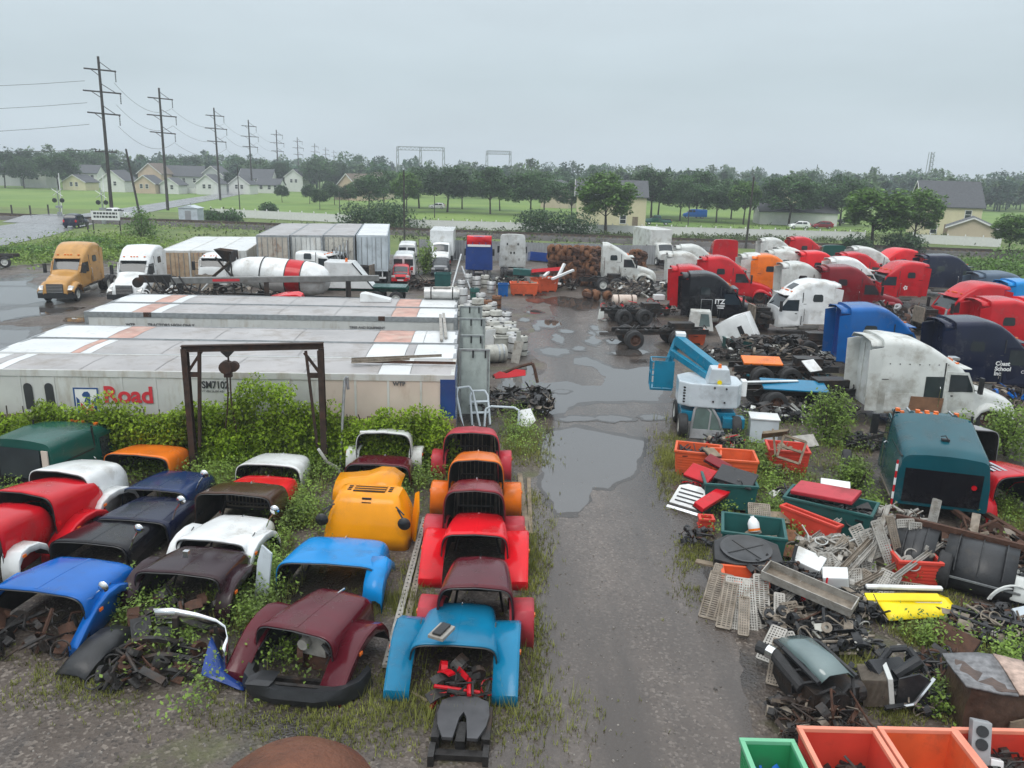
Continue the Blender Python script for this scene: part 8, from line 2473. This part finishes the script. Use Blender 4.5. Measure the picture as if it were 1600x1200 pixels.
# engine with glass canopy
q = G(1285, 1105)
t = thing('old_engine', 'greasy engine with a dark glass canopy and hoses by the orange bins', 'engine', (q.x, q.y, 0), R(16))
mb = MB(); mb.box(-.5, -.35, .05, .45, .9, .6); mb.cyl((-.1, -.5, .35), (-.1, -.3, .35), .3, None, 16); mb.cyl((.45, -.2, .4), (.62, -.2, .4), .18, None, 12); mb.build('block', M_GREASE, t)
mb = MB(); mb.loft([[(-.36, y, z), (-.2, y, z + .13), (.2, y, z + .13), (.36, y, z)] for y, z in ((-.3, .78), (.2, .84), (.8, .8), (1.15, .66))], False); g_ = mb.build('canopy_glass', M_GLASSLIGHT, t, 50, solid=.02)
mb = MB(); mb.tube([(-.4, -.3, .78), (-.4, .8, .8), (-.3, 1.2, .68), (.3, 1.2, .68), (.4, .8, .8), (.4, -.3, .78)], .05, 7); mb.build('canopy_frame', M_DARK, t)
mb = MB(); mb.tube([(-.75, 1.1, .7), (-.6, .8, .72), (-.55, .4, .6), (-.5, .0, .5)], .12, 10); mb.build('intake_hose', M_RUBBER, t)
mb = MB(); mb.cyl((-.66, .90, .72), (-.60, .76, .72), .13, None, 12); mb.build('hose_clamp', M_CHROME, t)
mb = MB()
for k in range(9):
    a = k * .7
    mb.tube([(.5 * math.cos(a), .1 + .5 * math.sin(a), .15), (.62 * math.cos(a + .3), .1 + .6 * math.sin(a + .3), .5), (.45 * math.cos(a + .9), .1 + .55 * math.sin(a + .9), .75)], .028, 5)
mb.build('wiring', M_RUBBER, t)
mb = MB(); mb.tube([(-.3, -.75, .0), (-.38, -.7, .5), (-.3, -.5, .78), (-.1, -.4, .6)], .025, 6); mb.tube([(.2, -.4, .6), (.35, -.8, .2), (.5, -1.0, .05)], .02, 6); mb.build('loose_cable', M_RUST, t)
# radiator pile
q = G(1395, 1098)
t = thing('radiator_pack', 'ribbed radiator with black brackets beside the old engine', 'radiator', (q.x, q.y, 0), R(-14), None, (R(-6), R(-10)))
for k in range(22):
    mb = MB() if k == 0 else mb
    mb.box(-.55 + k * .02, -.35, .1, -.542 + k * .02, .3, .62)
mb.build('core_fins', M_ALUD, t)
mb = MB(); mb.box(-.11, -.37, .08, -.02, .32, .66); mb.build('header', P['oldwhite'], t, None, .01)
mb = MB(); mb.prism([(0, .05), (.55, .1), (.6, .6), (.45, .7), (.1, .6)], -.25, -.2, 'y'); mb.box(.0, -.2, .1, .6, .3, .2); mb.cyl((.1, .1, .5), (.55, .2, .75), .12, None, 10); mb.tube([(-.2, .4, .5), (.1, .55, .8), (.4, .5, .85), (.65, .3, .5)], .07, 8); mb.build('bracket', M_DARK, t)
mb = MB(); mb.tube([(.0, -.35, .1), (.3, -.4, .2), (.5, -.3, .4), (.7, -.2, .6)], .035, 6); mb.build('pipe', M_CHROME, t)
slab('flat black fan shroud behind the radiator', 1390, 1050, .45, .9, .5, .1, M_DARK, R(25), (R(25), R(10)))
# wrapped pallet
q = G(1540, 1128)
t = thing('wrapped_pallet', 'brown plastic-wrapped pallet load with a grey and pink cover', 'pallet load', (q.x, q.y, 0), R(-8))
M_WRAP = mat('brown_wrap', (0.075, 0.045, 0.032), .35, var=.35, scale=5, bump=.8, bscale=9)
rgp = random.Random(8)
def wr(z, k):
    return [((x + rgp.uniform(-.03, .03)) * k, (y + rgp.uniform(-.03, .03)) * k, z) for x, y in [(-.6, -.5), (-.2, -.54), (.2, -.52), (.6, -.5), (.64, -.1), (.62, .3), (.58, .5), (.2, .52), (-.2, .53), (-.58, .5), (-.63, .2), (-.62, -.2)]]
mb = MB(); mb.loft([wr(.12, .96), wr(.35, 1), wr(.6, 1.02), wr(.85, .98), wr(1.0, .93)], True, False, True); mb.build('wrap', M_WRAP, t, 50)
mb = MB(); mb.loft([[(x * 1.04, y, 1.03 + .05 * math.sin(4 * x + 3 * y)) for y in (-.56, -.3, 0, .3, .55)] for x in (-.68, -.4, -.1, .15)], False); mb.build('grey_cover', mat('grey_cover', (0.17, 0.17, 0.175), .5, var=.4, scale=9, bump=.7, bscale=14), t, 50, solid=.04)
mb = MB(); mb.loft([[(x * 1.04, y, 1.05 + .05 * math.sin(4 * x + 3 * y)) for y in (-.56, -.3, 0, .3, .55)] for x in (.16, .35, .5, .66)], False); mb.build('pink_cover', mat('pink_cover', (0.45, 0.33, 0.27), .55, var=.3, scale=9, bump=.7, bscale=14), t, 50, solid=.04)
mb = MB()
for y in (-.4, 0, .4):
    mb.box(-.6, y - .06, .0, .6, y + .06, .1)
mb.build('pallet_runner', M_WOOD, t)
mb = MB(); mb.prism([(.1, .12), (.75, .12), (.75, .72), (.1, .45)], -.6, -.56, 'y'); mb.build('leaning_board', M_WOOD, t)
slab('brown sheet leaning behind the wrapped pallet', 1490, 1000, .3, .9, .5, .05, M_RUST, R(-60), (R(40), 0))
# black frame scrap right
q = G(1545, 1000)
t = thing('dashboard_frame', 'black plastic dashboard frame with chequered vents', 'dashboard', (q.x, q.y, .15), R(-32), None, (R(18), 0))
mb = MB(); mb.box(-.8, -.3, 0, .7, -.2, .12); mb.box(-.8, .35, .0, .7, .45, .14); mb.box(-.8, -.2, 0, -.7, .35, .12); mb.box(-.2, -.2, 0, -.1, .35, .12); mb.box(.6, -.2, 0, .7, .35, .12); mb.build('frame', M_DARK, t, None, .02)
for k in range(2):
    for i in range(6):
        for j in range(3):
            if k + i + j == 0: mb = MB()
            mb.box(.0 + k * -.55 + i * .07, -.1 + j * .08, .05, .05 + k * -.55 + i * .07, -.04 + j * .08, .08)
mb.build('vent_grid', M_ALU, t)
mb = MB(); mb.lathe([(.09, .1), (.13, .1), (.13, .14), (.09, .14)], 16, Matrix.Translation((.4, .1, 0)), True); mb.build('gauge_ring', M_ALUD, t)
q = G(1592, 920, .5); t = thing('plastic_drum', 'dirty white plastic drum at the photo edge', 'drum', (q.x, q.y, .2), 0, None, (R(-14), R(10)))
mb = MB(); mb.lathe([(.001, 0), (.22, 0), (.24, .04), (.24, .5), (.2, .56), (.001, .58)], 18); mb.build('body', P['oldwhite'], t, 50)
mb = MB(); mb.cyl((0, .0, .57), (0, 0, .62), .06, None, 10); mb.build('cap', M_DARK, t)
for i, r_ in enumerate((.55, .42)):
    q = G(1575, 955); mb = MB(); mb.tube([(r_ * math.cos(a), .1 * i, .1 + r_ * math.sin(a)) for a in [R(60) + R(100) * k / 8 for k in range(9)]], .025, 6)
    tag(mb.build('white_hoop', P['oldwhite'], loc=q), ['outer thin white hoop by the plastic drum', 'inner thin white hoop by the plastic drum'][i], 'hoop')
slab('pale blue plastic lid beside the dirty drum', 1600, 962, .3, .4, .4, .05, P['lift_grey'], R(20), (R(25), 0))

# ------------------------------------------------------------------ rusty stacks at the head of the lane
def rust_stack(label, px, py, nx, nz, w):
    p = G(px, py)
    t = thing('rusty_stack', label, 'scrap stack', p, R(rnd.uniform(-8, 8)))
    rg = random.Random(int(px))
    mb = MB(); mb.lathe([(.17, -.2), (.36, -.2), (.40, -.12), (.40, .1), (.30, .16), (.17, .2)], 12, Matrix.Rotation(PI / 2, 4, 'X')); me = mb.mesh('brake_drum', M_RUSTLIGHT, 40)
    mb = MB(); mb.lathe([(.17, -.2), (.36, -.2), (.40, -.12), (.40, .1), (.30, .16), (.17, .2)], 12, Matrix.Rotation(.2, 4, 'X')); me2 = mb.mesh('brake_drum', M_RUST, 40)
    for k in range(nz):
        for i in range(max(1, nx - (k * k) // 40)):
            for y in (0, .6):
                share(rg.choice([me, me2]), 'brake_drum', t, ((i - nx / 2) * w + rg.uniform(-.12, .12), y + rg.uniform(-.1, .1), .4 + k * .34), (rg.uniform(-.3, .3), rg.uniform(-.3, .3), rg.uniform(0, 3)))
    return t


rust_stack('tall stack of rusty brake drums left of the lone white truck', 898, 447, 8, 9, .52)
rust_stack('second stack of rusty drums against the fence behind the white truck', 930, 432, 3, 7, .5)
rust_stack('low rusty drums lying before the roadside scrap', 940, 470, 3, 1, .8)
rust_stack('rusty drums stacked behind the nose of the lone white truck', 1000, 430, 3, 6, .5)
q = G(975, 478); t = thing('fuel_tank', 'rusty cream tank lying by the lane before the scrap', 'tank', (q.x, q.y, 0), R(5))
mb = MB(); mb.lathe([(.001, -.9), (.38, -.88), (.42, -.8), (.42, .8), (.38, .88), (.001, .9)], 18, Matrix.Translation((0, 0, .43)) @ Matrix.Rotation(PI / 2, 4, 'Y')); mb.build('barrel', M_TRAILBEIGE, t, 40)
mb = MB()
for x in (-.5, .5):
    mb.lathe([(.422, x - .04), (.435, x - .04), (.435, x + .04), (.422, x + .04)], 18, Matrix.Translation((0, 0, .43)) @ Matrix.Rotation(PI / 2, 4, 'Y'))
mb.build('strap', M_RUST, t)
bin_box('blue drum-shaped bin behind the fuel tanks', 786, 462, 0, .8, .8, .95, P['deepblue'], False, taper=.96)
# distant vehicles by the crossing and on the lawn
car('dark blue car driving on the wet road to the crossing', 120, 355, R(100), 'darknavy', 'suv', scale=1.15)
car('white pickup truck waiting at the crossing', 178, 345, R(62), 'white', 'pickup', 'pickup_truck', 'pickup', scale=1.15)
for i, (px, py, c, k, lab) in enumerate([(1248, 357, 'white', 'hatch', 'white car parked on the lawn behind the fence'), (1284, 357, 'darkred', 'hatch', 'dark red car parked next to the white one on the lawn'), (1262, 350, 'white', 'van', 'white van parked behind the cars on the lawn'), (1325, 350, 'darkgrey', 'suv', 'dark car parked under the trees beyond the lawn'), (683, 326, 'white', 'hatch', 'white car between the tree trunks'), (1027, 351, 'green', 'pickup', 'dark green pickup parked on the lawn by the yellow house'), (1085, 341, 'blue', 'van', 'blue van under the street trees')]):
    car(lab, px, py, R(175), c, k, 'pickup_truck' if k == 'pickup' else ('van' if k == 'van' else 'car'), 'car', scale=1.0)

# ------------------------------------------------------------------ growth on the right
bush('shrub', 'leafy green shrub beside the white truck', 'shrub', 1290, 690, (1.0, .9), 2.3, 'weed', 2600, .12, seed=91)
bush('shrub', 'bright shrub behind the grey hood at the photo edge', 'shrub', 1570, 712, (1.2, 1.0), 2.1, 'weed', 2600, .12, seed=92)
bush('shrub', 'low shrub in front of the white truck bonnet', 'shrub', 1500, 690, (1.0, .7), 1.2, 'weed', 1600, .12, seed=93)
bush('shrub', 'weedy shrub between the bins and the cabinet', 'shrub', 1180, 735, (.9, .7), 1.0, 'weed', 1800, .10, seed=94)
bush('shrub', 'weedy shrub beside the teal cab wheel', 'shrub', 1335, 770, (.8, .7), 1.2, 'weed', 1600, .10, seed=95)
tuft_mass('weeds', 'leafy weeds among the scrap on the right of the lane', px_area([(1150, 690, 1270, 760, 4), (1200, 760, 1260, 860, 3), (1290, 660, 1350, 780, 3), (1180, 760, 1230, 800, 2), (1540, 780, 1600, 830, 2), (1460, 690, 1560, 720, 2), (1130, 660, 1180, 690, 1.5), (1100, 790, 1140, 830, .6), (1340, 790, 1380, 830, 1.5), (1400, 990, 1500, 1030, 1.5), (1440, 1090, 1480, 1130, .8), (1370, 905, 1440, 925, .5), (1555, 1010, 1600, 1060, 1)]), 6500, .6, .08, 'weed', 51)
tuft_mass('grass', 'mossy grass around the scrap and along the lane edge', px_area([(1330, 965, 1500, 1080, 5), (1040, 700, 1070, 770, 1.5), (1060, 830, 1110, 920, 1.5), (1340, 1090, 1480, 1140, 2), (1440, 870, 1500, 960, 1.5), (1220, 860, 1270, 900, 1), (1030, 680, 1060, 720, 1)]), 6000, .10, .04, 'moss', 52, True)
# loose stones and litter on the gravel
rgk = random.Random(77)
sm = MB(); sm.add([(-.5, -.4, 0), (.5, -.45, 0), (.55, .4, 0), (-.45, .5, 0), (-.3, -.25, .45), (.3, -.2, .5), (.28, .25, .42), (-.25, .3, .48)], [(0, 3, 2, 1), (4, 5, 6, 7), (0, 1, 5, 4), (1, 2, 6, 5), (2, 3, 7, 6), (3, 0, 4, 7)])
mbk = MB()
for k in range(1500):
    q = G(rgk.uniform(20, 1150), rgk.uniform(700, 1195))
    if rgk.random() < .5 and not (780 < 800 + q.x / max(1, q.y) * 1250 < 1120): pass
    s_ = rgk.uniform(.012, .045) * (2 if rgk.random() < .03 else 1)
    a = rgk.uniform(0, 6.28)
    M = Matrix.Translation((q.x, q.y, 0)) @ Matrix.Rotation(a, 4, 'Z') @ Matrix.Scale(s_, 4)
    mbk.add(sm.v, sm.f, M)
o = mbk.build('loose_stones', mat('pale_stone', (0.16, 0.145, 0.13), .7, var=.3, island=.5)); tag(o, 'scattered pale stones on the gravel', None, kind='stuff')

tuft_mass('tall_grass', 'tall grass blades among the scrap and bins', px_area([(1150, 690, 1280, 770, 3), (1200, 770, 1260, 860, 2), (1330, 960, 1500, 1060, 3), (1290, 660, 1350, 780, 2), (1540, 780, 1600, 840, 2), (1030, 680, 1070, 760, 1.5)]), 2600, .36, .035, 'moss', 53, True)
for i, (x0, y0, x1, y1, z0, z1) in enumerate([(1300, 905, 1372, 830, .5, .9), (1322, 900, 1402, 812, .45, 1.1), (1286, 870, 1345, 838, .5, .6), (1340, 915, 1420, 872, .4, .6), (1270, 842, 1312, 812, .3, .7), (1358, 878, 1388, 790, .5, 1.5), (1225, 905, 1330, 965, .75, .5), (1395, 905, 1470, 850, .6, .9), (1205, 960, 1262, 905, .3, .8), (1500, 870, 1590, 925, .5, .4)]):
    A, B_ = G(x0, y0, z0), G(x1, y1, z1); mid = (A + B_) / 2
    mb = MB(); mb.bar(A - mid, B_ - mid, .13, .02); mb.bar(A - mid + Vector((.06, 0, .03)), B_ - mid + Vector((.06, 0, .03)), .012, .07); mb.bar(A - mid - Vector((.06, 0, -.03)), B_ - mid - Vector((.06, 0, -.03)), .012, .07)
    tag(mb.build('metal_strip', M_ALU if i % 3 else M_ALUD, loc=mid), 'long grey metal channel strewn over the step heap, %s from the lane' % pos_words[i], 'metal strip', 'metal strips on the step heap')
